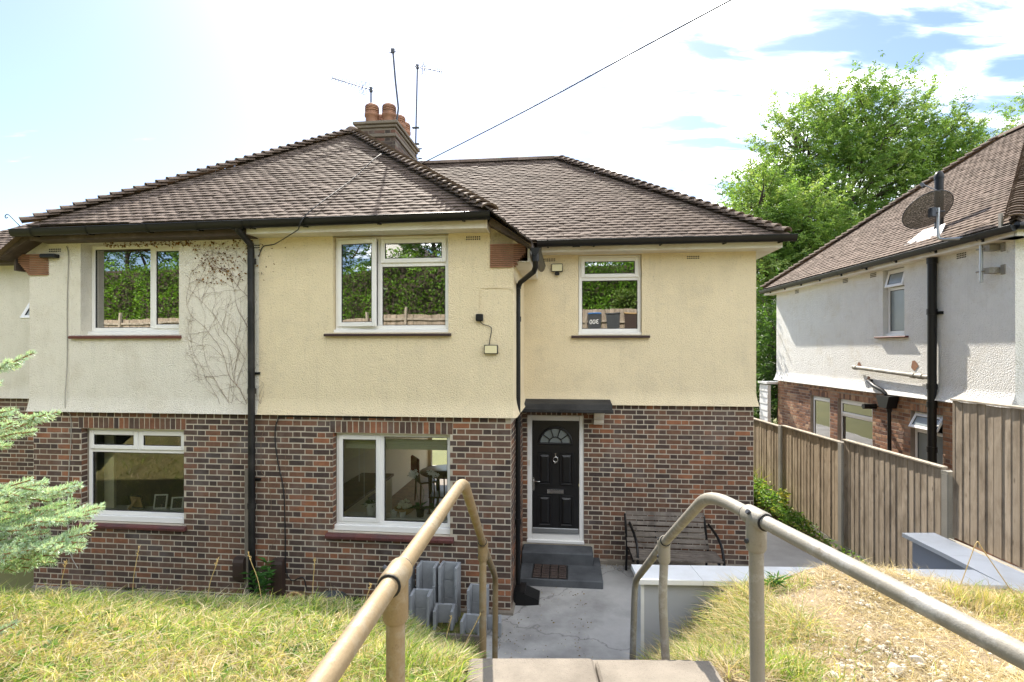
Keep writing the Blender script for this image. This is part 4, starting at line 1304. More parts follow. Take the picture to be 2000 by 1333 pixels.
for fr, a0, a1 in ((cF, cs0, cs1), (cR, ct0, ct1)):
    for g_, z0_, n_ in ((0.0, 6.87, 9), (0.0, 7.625, 1)):
        for a, z, ln in flemish(a0, a1, z0_, n_, [], start=0.05 + 0.3):
            cb_.append((fr, a, z, ln, 0.060, True))
lay_bricks(cb_, chim, 0, M['chim_brick'])
def pot(s, t, z, h=0.46, r=0.135, hood=True):
    mb = MB(); b = tuple(H(s, t, z))
    mb.lathe([(r*.95, 0), (r*1.05, 0.03), (r*1.0, 0.06), (r*.95, 0.20), (r*1.12, 0.22), (r*1.12, 0.27), (r*1.0, 0.285)], b, 14)
    if hood:
        # louvred hood: three lapping rings under a domed cap
        for q in range(3): mb.lathe([(r*.80, 0.275 + q*.045), (r*1.08, 0.280 + q*.045), (r*.98, 0.318 + q*.045), (r*.78, 0.316 + q*.045)], b, 14)
        mb.lathe([(r*1.06, 0.405), (r*.98, 0.44), (r*.66, 0.472), (0.0, 0.485)], b, 14)
    return mb.build("chimney_pot", M['terracotta'], chim)
for s_, t_ in ((-3.98, 10.3), (-3.63, 10.33), (-3.98, 10.8), (-3.60, 10.85), (-3.60, 11.2)): pot(s_, t_, 7.855)
hv_ = MB(); hv_.prism([H(cs0, ct0, 7.86), H(cs1, ct0, 7.86), H(cs1 - .2, ct0 + .2, 7.92), H(cs0 + .2, ct0 + .2, 7.92)], hv * 1.3); hv_.build("flaunching", M['soot_mortar'], chim)

# ================================================================ things fixed to the house
def aerial(name_label, base, top, tip, flat, group="television aerials"):
    t = thing("tv_aerial", name_label, "aerial", tuple(base), 0, group)
    mb = MB(); mb.tube([base, top], 0.017, 7); mb.build("mast", M['dark_steel'], t)
    top = Vector(top) - UZ * 0.03; tip = Vector(tip); d = (tip - top).normalized()
    mb = MB(); mb.tube([top - d * 0.10, tip], 0.011, 6); mb.build("boom", M['dark_steel'], t)
    L = (tip - top).length
    sdir = Vector(flat).normalized()
    for k in range(10):
        p = top + d * (L * (0.22 + 0.775 * k / 9)); l_ = 0.085 - 0.002 * k
        e = MB(); e.tube([p - sdir * l_, p + sdir * l_], 0.005, 4); e.build("element", M['dark_steel'], t)
    for off in (0.12, 0.20):
        e = MB(); p = top + d * (off * 1.0)
        w_ = 0.19; q = sdir.cross(d).normalized()
        pts = [p + sdir * 0.02, p + sdir * w_ * .7 + d * .07, p + sdir * w_, p + sdir * w_ * .7 - d * .05, p + sdir * 0.02]
        e.tube(pts, 0.005, 4); e.tube([2 * p - x for x in pts], 0.005, 4); e.build("reflector", M['dark_steel'], t)
    e = MB(); e.bbox(tuple(top + Vector((-.03, -.03, -.05))), tuple(top + Vector((.03, .03, .05))), 0.006); e.build("clamp", M['dark_steel'], t)
    return t
a1 = aerial("dark stick aerial on a short mast, boom pointing left above the chimney pots", H(-4.08, 10.5, 8.0), H(-4.08, 10.5, 8.77), H(-4.95, 10.55, 9.06), H(0.12, .4, .95))
a2 = aerial("tall stick aerial on the mast to the right of the chimney, boom pointing right", H(-3.46, 11.56, 7.2), H(-3.40, 11.56, 9.78), H(-2.80, 11.4, 9.52), UZ + hv * .2)
lk = MB()
for z_ in (7.86, 7.64): lk.tube([H(-3.40, 11.45, z_), H(-3.28, 11.50, z_), H(-3.46, 11.56, z_)], 0.010, 5)
lk.tube([H(-3.40, 11.47, 7.60), H(-3.40, 11.47, 7.9)], 0.012, 5)
lk.build("wall_bracket", M['dark_steel'], a2)
for z_ in (8.35, 7.98):
    lk = MB(); lk.bbox((-3.52, 11.53, z_), (-3.36, 11.59, z_ + .03), .004, HM); lk.build("clamp", M['dark_steel'], a2)
pm = thing("aerial_pole", "bare leaning metal pole rising behind the right chimney pot", "pole", tuple(H(-3.46, 10.25, 7.9)))
mb = MB(); mb.tube([H(-3.46, 10.25, 7.85), H(-3.41, 10.25, 8.2), H(-3.415, 10.25, 8.26), H(-3.47, 10.25, 8.75), H(-3.525, 10.25, 9.38)], 0.019, 8); mb.build("pole", M['dark_steel'], pm)
mb = MB(); mb.bbox(tuple(H(-3.56, 10.22, 9.32)), tuple(H(-3.49, 10.27, 9.42)), .008); mb.tube([H(-3.60, 10.25, 9.34), H(-3.46, 10.25, 9.36)], .008, 5); mb.build("pole_clamp", M['dark_steel'], pm)

def floodlight(label, fr, a, z, w, h, pir, d=0.03):
    t = thing("floodlight", label, "floodlight", tuple(fr.P(a, z, d)), 0, "wall floodlights")
    Mx = fr.M
    mb = MB(); mb.bbox((a - w/2, -d - .055, z - h/2), (a + w/2, -d - .015, z + h/2), .006, Mx)
    mb.bbox((a - w*.3, -d - .016, z - h*.25), (a + w*.3, -d + .0, z + h*.25), .004, Mx)
    mb.build("housing", M['black'], t)
    f = MB(); f.bbox((a - w/2 + .010, -d - .061, z - h/2 + .010), (a + w/2 - .010, -d - .0555, z + h/2 - .010), .002, Mx); f.build("lens", M['lamp_face'], t)
    if pir:
        p = MB(); p.bbox((a - .035, -d - .07, z - h/2 - .055), (a + .035, -d - .02, z - h/2 - .002), .012, Mx); p.build("sensor", M['black'], t)
    return t
floodlight("small floodlight with a wire leading up to a black box on the cream bay wall", bayF, -0.958, 3.33, 0.172, 0.115, False)
floodlight("small floodlight with a motion sensor beside the window over the front door", wingF, -0.17, 4.60, 0.175, 0.125, True)
jb = thing("junction_box", "small square black box on the cream wall above the floodlight", "junction box", tuple(bayF.P(-1.105, 3.73, .03)))
mb = MB(); mb.bbox((-1.150, -.085, 3.685), (-1.060, -.028, 3.775), .008, bayF.M); mb.build("box", M['black'], jb)
mb = MB(); cable(mb, [bayF.P(-1.10, 3.69, .05), bayF.P(-1.07, 3.65, .045), bayF.P(-0.98, 3.62, .045), bayF.P(-0.955, 3.58, .045), bayF.P(-0.975, 3.46, .045), bayF.P(-0.985, 3.39, .05)], .005); mb.build("wire", M['wire'], jb)
mb = MB(); cable(mb, [bayF.P(-1.09, 3.775, .036), bayF.P(-1.10, 3.95, .034), bayF.P(-1.09, 4.09, .034), bayF.P(-1.03, 4.10, .034), bayF.P(-0.72, 4.09, .034), bayF.P(-0.68, 4.04, .03)], .0035); mb.build("conduit", M['cream'], jb)

# cables
ow = MB()
pA = H(-2.70, 9.5, 6.80)
# the overhead line runs to a pole behind the viewer, on the right
p_top = Vector((2.182, 5.2, 6.812))
d_far = (p_top - pA); p_end = p_top + d_far * 2.2
cable(ow, [pA, pA.lerp(p_top, .5) - UZ * .03, p_top, p_top.lerp(p_end, .5), p_end], .009, 5, 4)
cable(ow, [pA, H(-2.95, 8.3, 5.97 + .60), H(-3.1, 7.2, 5.75), H(-3.2, 6.17, 5.03), H(-3.3, 6.10, 4.80)], .007, 5, 5)
cable(ow, [H(-3.3, 6.10, 4.80), H(-3.75, 6.40, 4.71), H(-3.88, 6.47, 4.70), H(-4.0, 6.49, 4.68), H(-4.05, 6.48, 4.55)], .007, 5, 5)
tag(ow.build("telephone_cable", M['wire']), "thin black cable slanting down across the sky to the roof and wall", "cable")
wc = MB(); cable(wc, [bayF.P(-2.2, 2.452, .02), bayF.P(-3.0, 2.452, .02), bayF.P(-3.7, 2.45, .022), bayF.P(-3.80, 2.40, .024), bayF.P(-3.84, 2.2, .022), bayF.P(-3.81, 1.9, .02), bayF.P(-3.72, 1.45, .02), bayF.P(-3.70, 0.9, .02), bayF.P(-3.69, 0.45, .02), bayF.P(-3.60, 0.30, .03), bayF.P(-3.45, 0.35, .03), bayF.P(-3.40, 0.2, .03)], .008, 6)
tag(wc.build("wall_cable", M['wire']), "loose black cable hanging down the brick beside the downpipe", "cable")
wc = MB(); cable(wc, [bayF.P(-6.86, 4.75, .04), bayF.P(-6.83, 4.6, .04), bayF.P(-6.85, 4.0, .04), bayF.P(-6.85, 3.2, .04), bayF.P(-6.86, 2.55, .06), bayF.P(-6.82, 2.40, .02), bayF.P(-6.82, 2.0, .02), bayF.P(-6.86, 1.4, .02), bayF.P(-6.84, 0.6, .02), bayF.P(-6.7, 0.32, .03)], .006, 5)
tag(wc.build("wall_cable", M['gravel_board']), "thin pale cable running down the left corner past both left windows", "cable")
lw_ = MB(); lw_.bbox((-7.20, -.12, 4.585), (-6.97, -.03, 4.64), .01, bayF.M)
tag(lw_.build("security_light", M['black']), "black lamp under the eaves at the far left corner", "lamp")
sc_ = MB(); cable(sc_, [H(-7.24, 6.2, 4.97), H(-7.38, 6.2, 5.10), H(-7.43, 6.2, 5.13), H(-7.46, 6.2, 5.11), H(-7.45, 6.2, 5.08), H(-7.42, 6.2, 5.09)], .006, 5)
sc_.build("scroll_hook", M['wire'], G1)

# meter boxes low on the brick
for lab, x0_, x1_, z0_, z1_ in (("brown rounded meter box left of the tall downpipe", -4.385, -4.24, 0.29, 0.585), ("narrow brown meter box right of the tall downpipe behind the weed", -3.85, -3.70, 0.12, 0.585)):
    t = thing("meter_box", lab, "meter box", tuple(bayF.P((x0_ + x1_) / 2, z0_, 0)), 0, "meter boxes on the brick wall")
    mb = MB()
    n_ = 8; pr = []
    for i in range(n_ + 1):
        an = math.pi * i / n_
        pr.append(bayF.M @ Vector((x0_, -.012 - math.sin(an) * .0, z0_)))
    prof = [(-.008, z0_), (-.085, z0_), (-.10, z0_ + .05), (-.10, z1_ - .06), (-.085, z1_ - .02), (-.04, z1_), (-.008, z1_)]
    mb.prism([bayF.M @ Vector((x0_, y, z)) for y, z in prof], hu * (x1_ - x0_))
    mb.build("case", M['meter'], t)
    mb = MB(); mb.bbox((x0_ + .02, -.106, z0_ + .06), (x1_ - .02, -.101, z1_ - .08), .003, bayF.M); mb.build("cover", M['meter'], t)
# ================================================================ the neighbouring house on the right
nb = thing("detached_house", "white stucco house on the right with orange brick below and a brown tiled roof", "house", (7.52, 7.8, 0), 0)
nm = nbF.M
NL = 7.7
nw = MB()
holesN = [(-5.85, -4.95, 0.0, 2.14), (-4.62, -3.33, 0.9, 2.18), (-2.19, -1.40, 1.0, 2.17)]
wall_panel(nw, nbF, -NL, 0, -0.35, 2.46, holesN, 0.12)
wall_panel(nw, nbFront, 0, 7, -0.35, 2.46)
nwall = nw.build("brick_wall", M['nb_mortar'], nb)
nbr = []
hb = [(-5.86, -4.94, 0.0, 2.28), (-4.63, -3.32, 0.85, 2.30), (-2.20, -1.39, 0.95, 2.30)]
for a, z, ln in flemish(-NL, 0, 0.0, 31, hb, start=0.06): nbr.append((nbF, a, z, ln, 0.060, True))
for a, z, ln in flemish(0, 3.0, 0.0, 31, [], start=0.0): nbr.append((nbFront, a, z, ln, 0.060, False))
for h in hb:
    n_ = int((h[1] - h[0]) / .075)
    for i in range(n_):
        zc = (2.17 + 2.30) / 2
        nbr.append((nbF, h[0] + (i + .5) * (h[1] - h[0]) / n_, zc if h[0] > -5 else 2.21, 0.065, 0.125, True))
for i in range(int(NL / .1125)): nbr.append((nbF, -NL + .06 + i * .1125, 2.36, 0.0995, 0.060, True))
lay_bricks(nbr, nwall, 60, M['nb_brick'])
ns = MB()
nfl = lambda z: 0.03 + 0.09 * max(0.0, 1 - (z - 2.43) / 0.26) ** 1.5
nst = [2.43 + .03 * i for i in range(10)]
wall_panel(ns, nbF, -NL - .03, 0.03, 2.43, 4.98, [(-2.95, -2.32, 3.60, 4.95)], 0.13, nfl, 0.0, nst)
wall_panel(ns, nbFront, -0.03, 7, 2.43, 4.98, [], 0.1, nfl, 0.0, nst)
corner(ns, nbF, .03, nbFront, -.03, nfl, nst + [4.98])
ns.build("stucco_wall", M['nb_stucco'], nb)
nr = MB()
bk_ = Fr((7.52 + nd.x * NL, 7.8 + nd.y * NL, 0), (-1, .048, 0), nd)
wall_panel(nr, bk_, -7, 0, -0.35, 4.98)
nr.build("rear_wall", M['nb_stucco'], nb)
# exposed patches where the stucco has blown
for a, z, r_ in ((-1.62, 3.45, .045), (-2.05, 3.02, .10), (-3.72, 2.98, .07), (-3.35, 2.70, .07)):
    mb = MB(); pts = []
    for k in range(9):
        an = 2 * math.pi * k / 9; q = r_ * random.uniform(.6, 1.15)
        pts.append(nbF.P(a + q * math.cos(an), z + q * math.sin(an) * 1.1, 0.036 + (0.03 if z < 2.72 else 0)))
    mb.poly(pts); mb.build("bare_patch", M['nb_brick'], nb)
# windows and door
window(nbF, -2.93, -2.33, 3.60, 4.94, [(0, 1, .70, 1, 'sash', R(14), 'top'), (0, 1, 0, .70, 'fixed')], nb, d=-0.12, label="white upper window with frosted panes and open top light", sill=(-3.12, -2.20, 3.600, 0.04, 0.10, 1), sillmat=M['red_sill'], frost=(0, 1), stub=0.05)
window(nbF, -4.61, -3.34, 0.90, 2.16, [(0, 1, .70, 1, 'sash'), (0, 1, 0, .70, 'fixed')], nb, d=-0.13, label="wide white kitchen window of the neighbour")
window(nbF, -2.18, -1.41, 1.0, 2.15, [(0, 1, .68, 1, 'sash', R(28), 'top'), (0, 1, 0, .68, 'fixed')], nb, d=-0.13, label="small white window with its top light propped open", frost=(0, 1))
window(nbF, -5.84, -4.96, 0.02, 2.12, [(0, 1, 0, 1, 'sash')], nb, d=-0.13, label="white glazed back door", stub=0.03)
for a0_, a1_, z0_, z1_ in ((-6.2, -0.8, -0.1, 2.4),):
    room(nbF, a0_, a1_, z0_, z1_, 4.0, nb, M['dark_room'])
# white boarded lean-to behind the far corner
lt = MB()
for i in range(13):
    z = -0.2 + i * 0.19
    lt.prism([nbF.P(-NL - .02, z, .30), nbF.P(-NL - .02, z + .185, .285), nbF.P(-NL - .02, z + .185, .20), nbF.P(-NL - .02, z, .20)], nd * 0.55)
lt.box((-NL - .62, -.33, 2.30), (-NL - .0, .3, 2.36), nm)
lt.build("boarded_porch", M['coping'], nb)

# roof
ov = 0.30; NE = 5.13
c0 = nbF.P(0.33, NE, ov)                      # near gutter corner
c1 = nbF.P(-NL - 0.33, NE, ov)                # far gutter corner
Ld = NL + 0.66
rr, rh = 3.75, 3.02
inw = -nbF.N
A0 = c0 + nd * rr + inw * rr + UZ * rh
A1 = c1 - nd * rr + inw * rr + UZ * rh
cn3 = c0 + inw * (2 * rr); cf3 = c1 + inw * (2 * rr)
rb = MB()
dn = UZ * -.015
rb.poly([c0 + dn, c1 + dn, A1 + dn, A0 + dn]); rb.poly([c0 + dn, A0 + dn, cn3 + dn]); rb.poly([c1 + dn, cf3 + dn, A1 + dn]); rb.poly([cn3 + dn, A0 + dn, A1 + dn, cf3 + dn])
nroof = rb.build("roof", M['soil'], nb)
eyN = (inw * rr + UZ * rh).normalized(); LN = math.hypot(rr, rh)
def in_nb(x, y):
    k = y * rr / LN
    return k - .02 < x < Ld - k + .02 and y < LN - .03
restN, _ = slope_tiles(c0, nd, eyN, in_nb, Ld, LN, nroof, 220, M['tile'])
eyN2 = (nd * rr + UZ * rh).normalized()
restN2, _ = slope_tiles(c0, inw, eyN2, lambda x, y: y * rr / LN - .02 < x < 2 * rr - y * rr / LN and y < LN - .03, 2 * rr, LN, nroof, 0, M['tile'])
restN.add(restN2.v, restN2.f)
build_tiles(restN, M["tile"], nroof)
hip_line(c0 + UZ * .03, A0 + UZ * .03, nroof, M['tile'], 0.115)
hip_line(c1 + UZ * .03, A1 + UZ * .03, nroof, M['tile'])
mb = MB()
for q in ((0.05, .95),):
    s_ = inw; V = []
    for p in (A0, A1):
        for k in range(8):
            an = math.pi * k / 7; V.append(p + s_ * math.cos(an) * .125 + UZ * (math.sin(an) * .10))
    mb.add(V, [(k, k+1, 8+k+1, 8+k) for k in range(7)], True)
mb.build("ridge", M['tile'], nroof)
fb = MB()
fb.box((-NL - .33, -ov + .05, 4.965), (0.33 - .05, -ov + .075, 5.10), nm)
fb.box((-NL - .33, -ov + .075, 4.965), (0.28, 0.0, 4.978), nm)
fM = nbFront.M
fb.box((-0.25, -.28, 4.965), (7.0, -.255, 5.10), fM); fb.box((-0.25, -.255, 4.965), (7.0, 0, 4.978), fM)
fb.build("fascia", M['white_paint'], nb)
gm = MB(); gutter(gm, nbF.P(-NL - .40, NE - .03, ov + .03), nbF.P(0.36, NE - .02, ov + .03)); gm.tube([nbFront.P(-.30, NE - .03, .36), nbFront.P(7, NE - .03, .36)], .057, 10)
NG = gm.build("gutter", M['black'], nb)
for a in (-7.6, -6.7, -5.8, -4.9, -4.0, -3.1, -2.2, -1.2, -0.25):
    b_ = MB(); bracket(b_, nbF.P(a, NE - .025, ov + .03), nd, .066); b_.box((a - .012, -ov + .02, 4.99), (a + .012, -ov + .05, 5.05), nm); b_.build("bracket", M['black'], NG)
bm_ = MB(); bm_.box((0.12, -ov - .05, 5.13), (0.17, -ov - .02, 5.33), nm); bm_.build("hip_iron", M['galv2'], nroof)
# soil stack, waste pipe, hopper, flue
sp_ = MB()
Pp = lambda a, z, d: nbF.P(a, z, d)
sp_.tube([Pp(-1.5, -0.3, .11), Pp(-1.5, 5.0, .11)], .070, 14)
for z in (4.86, 3.95, 2.62, 2.30, 1.5): sp_.tube([Pp(-1.5, z, .11), Pp(-1.5, z + .10, .11)], .082, 14)
sp_.box((-1.66, -.08, 3.95), (-1.34, -.03, 4.0), nm)
SP = sp_.build("soil_stack", M['black'], nb)
sv = MB(); sv.tube([Pp(-1.62, 5.25, -.10), Pp(-1.62, 6.42, -.10)], .068, 14)
sv.lathe([(.075, 0), (.078, .04), (.068, .09), (.045, .13), (0, .15)], tuple(Pp(-1.62, 6.40, -.10)), 12); sv.tube([Pp(-1.62, 5.42, -.10), Pp(-1.62, 5.54, -.10)], .082, 14)
sv.build("vent_pipe", M['black'], SP)
lf = MB(); lf.prism([Pp(-1.30, 5.35 - .15, .16), Pp(-2.35, 5.35 - .15, .16), Pp(-1.95, 5.52, -.06), Pp(-1.42, 5.52, -.06)], UZ * .035); lf.build("lead_flashing", M['lead'], nroof)
wp = MB(); wp.tube([Pp(-3.72, 2.935, .12), Pp(-1.56, 2.83, .12)], .042, 10)
for a_ in (-3.72, -1.95, -1.75): wp.tube([Pp(a_ - .05, 2.935 - (a_ + 3.72) * .0486, .12), Pp(a_ + .05, 2.93 - (a_ + 3.72) * .0486, .12)], .055, 10)
wp.build("waste_pipe", M['galv2'], SP)
hp_ = MB()
hp_.prism([Pp(-2.86, 2.40, .03), Pp(-2.46, 2.40, .03), Pp(-2.54, 2.16, .03), Pp(-2.76, 2.16, .03)], nbF.N * .20)
hp_.tube([Pp(-2.65, 2.2, .10), Pp(-2.65, 0, .08)], .035, 10); hp_.tube([Pp(-2.65, 2.08, .10), Pp(-2.65, 2.16, .10)], .044, 10)
hp_.build("hopper", M['black'], nb)
el = MB(); el.tube([Pp(-3.30, 2.66, .0), Pp(-3.28, 2.66, .12), Pp(-3.05, 2.57, .14), Pp(-2.80, 2.50, .14), Pp(-2.70, 2.42, .12)], .038, 9); el.build("waste_elbow", M['black'], nb)
fu = MB(); fu.tube([Pp(-3.22, 2.13, 0), Pp(-3.22, 2.13, .26)], .055, 12); fu.lathe([(.11, 0), (.11, .02)], tuple(Pp(-3.22, 2.13, .03)), 12); fu.build("boiler_flue", M['black'], nb)
for a, z in ((-6.6, 4.87), (-4.35, 4.87), (-3.35, 4.86), (-1.05, 4.86)):
    mb = MB()
    for i in range(6):
        for j in range(3):
            mb.box((a + i * .034, -.034, z + j * .034), (a + i * .034 + .02, -.028, z + j * .034 + .02), nm)
    mb.build("air_vent", M['hole'], nb)

# satellite dish of black mesh on a cranked galvanised pole
dz = thing("satellite_dish", "round grey mesh satellite dish on a cranked pole at the neighbour's eaves", "satellite dish", tuple(Pp(-0.35, 4.4, .2)), 0)
mb = MB(); cable(mb, [Pp(-.36, 4.38, .20), Pp(-.36, 4.90, .20), Pp(-.37, 5.04, .22), Pp(-.46, 5.09, .30), Pp(-.62, 5.12, .44), Pp(-.73, 5.14, .52), Pp(-.76, 5.22, .55), Pp(-.76, 5.66, .55)], .024, 9, 5); mb.build("pole", M['steel'], dz)
for z in (4.90, 4.55):
    mb = MB(); mb.box((-.33, -.19, z - .045), (-.22, -.03, z + .045), nm); mb.box((-.20, -.045, z - .075), (-.13, -.03, z + .075), nm); mb.tube([Pp(-.30, z, .20), Pp(-.44, z, .21)], .012, 6); mb.build("wall_bracket", M['galv2'], dz)
dc = Pp(-.80, 5.60, .66); dn_ = Vector((-0.02, 0.66, 0.75)).normalized()   # faces away, up at the satellite
def mesh_dish_mat():
    m = bpy.data.materials.new("perforated_dish_mesh"); m.use_nodes = True
    nt = m.node_tree; nt.nodes.clear(); k = N(nt)
    out = k.n("ShaderNodeOutputMaterial"); b = k.n("ShaderNodeBsdfPrincipled"); b.inputs["Base Color"].default_value = (.07, .065, .06, 1); b.inputs["Roughness"].default_value = .5
    t = k.n("ShaderNodeBsdfTransparent"); v = k.voro(k.geo(), 190)
    mx = k.n("ShaderNodeMixShader"); k.l(k.ramp(v, [(0.30, 0.0), (0.35, 1.0)]), mx.inputs[0])
    k.l(t.outputs[0], mx.inputs[1]); k.l(b.outputs[0], mx.inputs[2]); k.l(mx.outputs[0], out.inputs[0]); return m
M['dish'] = mesh_dish_mat()
ax = dn_.cross(UZ).normalized(); ay = ax.cross(dn_).normalized() * -1
V = []; F = []
rad = 0.37; nr_, nt_ = 7, 28
V.append(dc - dn_ * .0)
for i in range(1, nr_ + 1):
    r_ = rad * i / nr_
    for k in range(nt_):
        an = 2 * math.pi * k / nt_
        V.append(dc + ax * math.cos(an) * r_ + ay * math.sin(an) * r_ + dn_ * (r_ * r_ * .45))
for k in range(nt_): F.append((0, 1 + k, 1 + (k + 1) % nt_))
for i in range(nr_ - 1):
    for k in range(nt_):
        k2 = (k + 1) % nt_; a_ = 1 + i * nt_
        F.append((a_ + k, a_ + nt_ + k, a_ + nt_ + k2, a_ + k2))
mb = MB(); mb.add(V, F, True); mb.build("reflector", M['dish'], dz)
mb = MB(); mb.tube([V[1 + (nr_ - 1) * nt_ + k % nt_] for k in range(nt_ + 1)], .007, 5, False); mb.build("rim", M['dark_steel'], dz)
mb = MB(); mb.bbox(tuple(dc + Vector((-.04, -.10, -.10))), tuple(dc + Vector((.04, -.01, .06))), .01); mb.tube([dc + Vector((0, -.05, .0)), Pp(-.76, 5.58, .55)], .02, 6); mb.tube([Pp(-.76, 5.60, .62), Pp(-.76, 5.60, .45)], .014, 6); mb.build("mount", M['dark_steel'], dz)
mb = MB(); mb.tube([dc - ay * .34 + dn_ * .05, dc + dn_ * .50 - ay * .22], .010, 5); q = dc + dn_ * .50 - ay * .22; mb.tube([q, q - dn_ * .09], .028, 8); mb.build("feed_arm", M['dark_steel'], dz)

# ================================================================ the board fence on the right
fence = thing("board_fence", "weathered close-board fence of stepped panels between concrete posts", "fence", (5.47, 8.7, 0))
posts = [(5.60, 14.9), (5.545, 12.75), (5.505, 10.67), (5.475, 8.66), (5.44, 6.52)]
tops = [1.70, 1.72, 1.77, 1.79, 1.83]
def make_post(x, y, top, z0=-.2):
    mb = MB(); mb.bbox((x - .045, y - .055, z0), (x + .045, y + .055, top - .02), .012)
    mb.prism([(x - .045, y - .055, top - .02), (x + .045, y - .055, top - .02), (x + .045, y, top + .012), (x - .045, y, top + .012)], (0, .0, .004))
    mb.box((x - .044, y - .054, top - .03), (x + .044, y + .054, top + .004))
    mb.build("post", M['gravel_board'], fence)
def fence_panel(p0, p1, z0, z1, m, boards=17, gravel=True, gz=None, frame=0.03):
    """p0 far end, p1 near end (x, y)"""
    p0, p1 = Vector((*p0, 0)), Vector((*p1, 0)); d = (p1 - p0); L = d.length; d.normalize()
    nrm = Vector((-abs(d.y), d.x * (1 if d.y < 0 else -1), 0)).normalized()
    if nrm.x > 0: nrm = -nrm
    Mx = Matrix(((d.x, -nrm.x, 0, p0.x), (d.y, -nrm.y, 0, p0.y), (0, 0, 1, 0), (0, 0, 0, 1)))
    pan = MB()
    pan.box((0.0, -.012, z0), (.035, .03, z1 - .002), Mx); pan.box((L - .035, -.012, z0), (L, .03, z1 - .002), Mx)
    for z in (z0 + .15, (z0 + z1) / 2, z1 - .15): pan.box((.036, .012, z - .03), (L - .036, .036, z + .03), Mx)
    po = pan.build("fence_panel", m, fence)
    w = (L - .07) / boards
    for i in range(boards):
        x = .035 + i * w
        b = MB(); lo = z0 + .005 + random.uniform(-.004, .004)
        tw = random.uniform(-.003, .003)
        # feather edge: thick at the near side, lapping over the thin edge of the next
        x0_, x1_ = x - .012, x + w
        P = [(x0_, -.006 + tw, lo), (x1_, -.0125 + tw, lo), (x1_, .006, lo), (x0_, .008, lo)]
        b.prism([Mx @ Vector(p) for p in P], UZ * (z1 - z0 - .012))
        b.build("board", m, po)
    c = MB(); c.bbox((-.01, -.038, z1), (L + .01, .045, z1 + .026), .004, Mx); c.build("capping_rail", M['fence_cap'], po)
    if gravel:
        gb = MB(); gb.box((0, -.01, (gz if gz is not None else z0 - .16)), (L, .03, z0 - .006), Mx); gb.build("gravel_board", M['gravel_board'], po)
    return po
for i in range(4):
    (x0, y0), (x1, y1) = posts[i], posts[i + 1]
    d = Vector((x1 - x0, y1 - y0)).normalized()
    fence_panel((x0 + d.x * .06, y0 + d.y * .06), (x1 - d.x * .06, y1 - d.y * .06), 0.10, (tops[i] + tops[i+1]) / 2 - .01 + (.03 if i == 3 else 0), M['fence'] if i < 3 else M['fence_grey'])
for (x, y), t_ in zip(posts, tops): make_post(x, y, t_ - (0.0 if y > 7 else 0.02))
# the taller panels standing on the raised ground nearer the viewer
fence_panel((5.435, 6.43), (5.36, 4.55), 1.02, 2.70, M['fence_grey'], gravel=False)
make_post(5.35, 4.48, 2.55); 
fence_panel((5.345, 4.40), (5.27, 2.55), 1.40, 3.10, M['fence_grey'], gravel=False)
make_post(5.26, 2.48, 3.0)
gbm = MB()
gbm.box((5.38, 4.5, 0.80), (5.42, 6.44, 1.00)); gbm.build("gravel_board", M['gravel_board'], fence)
gbm = MB(); gbm.prism([(5.30, 6.30, 0.965), (5.37, 6.30, 0.965), (5.37, 6.30, 1.005), (5.30, 6.30, 1.005)], (-.07, -2.6, 0.02)); gbm.build("rail", M['fence_cap'], fence)
gbm = MB(); gbm.prism([(5.16, 5.95, 0.74), (5.22, 5.95, 0.74), (5.22, 5.95, 0.80), (5.16, 5.95, 0.80)], (-.05, -2.6, 0.16)); gbm.build("rail", M['fence_cap'], fence)
gbm = MB(); gbm.box((5.36, 3.9, 0.3), (5.40, 6.44, 0.79)); gbm.build("gravel_board", M['gravel_board'], fence)

# ================================================================ grey rendered retaining wall with white copings
rw = thing("retaining_wall", "grey rendered retaining wall with white coping at the back of the patio", "wall", (1.06, 4.5, 0))
CZ = 1.41
wb = MB()
wb.prism([(1.115, 4.42, -.1), (4.30, 4.31, -.1), (4.30, 4.52, -.1), (1.115, 4.62, -.1)], UZ * (CZ - .045 + .1))
wb.build("wall", M['render'], rw)
eb = MB(); eb.box((1.085, 4.40, -.1), (1.114, 4.64, CZ - .05)); eb.build("corner_bead", M['coping'], rw)
def cop(pts, lab=None):
    mb = MB(); mb.prism([(*p, CZ - .04) for p in pts], UZ * .04)
    mb.prism([(*p, CZ - .0405) for p in pts], UZ * .001)
    return mb.build("coping_slab", M['coping'], rw, label=lab)
cop([(1.055, 4.355), (1.585, 4.335), (1.585, 4.645), (1.065, 4.665)])
cop([(1.589, 4.335), (2.48, 4.300), (2.48, 4.610), (1.589, 4.645)])
cop([(2.484, 4.300), (3.40, 4.270), (3.40, 4.575), (2.484, 4.610)])
cop([(3.404, 4.270), (4.02, 4.250), (4.02, 4.550), (3.404, 4.575)])
rt = MB()
rt.prism([(4.10, 2.6, -.1), (4.33, 2.6, -.1), (4.37, 5.40, -.1), (4.14, 5.40, -.1)], UZ * (CZ - .045 + .1))
rt.build("wall", M['render'], rw)
cop([(4.024, 4.250), (4.39, 4.25), (4.40, 4.86), (4.065, 4.86)])
cop([(4.065, 4.864), (4.40, 4.864), (4.425, 5.47), (4.085, 5.47)])
cop([(4.024, 4.246), (4.385, 4.246), (4.36, 3.40), (3.99, 3.40)])
cop([(3.99, 3.396), (4.36, 3.396), (4.34, 2.5), (3.965, 2.5)])

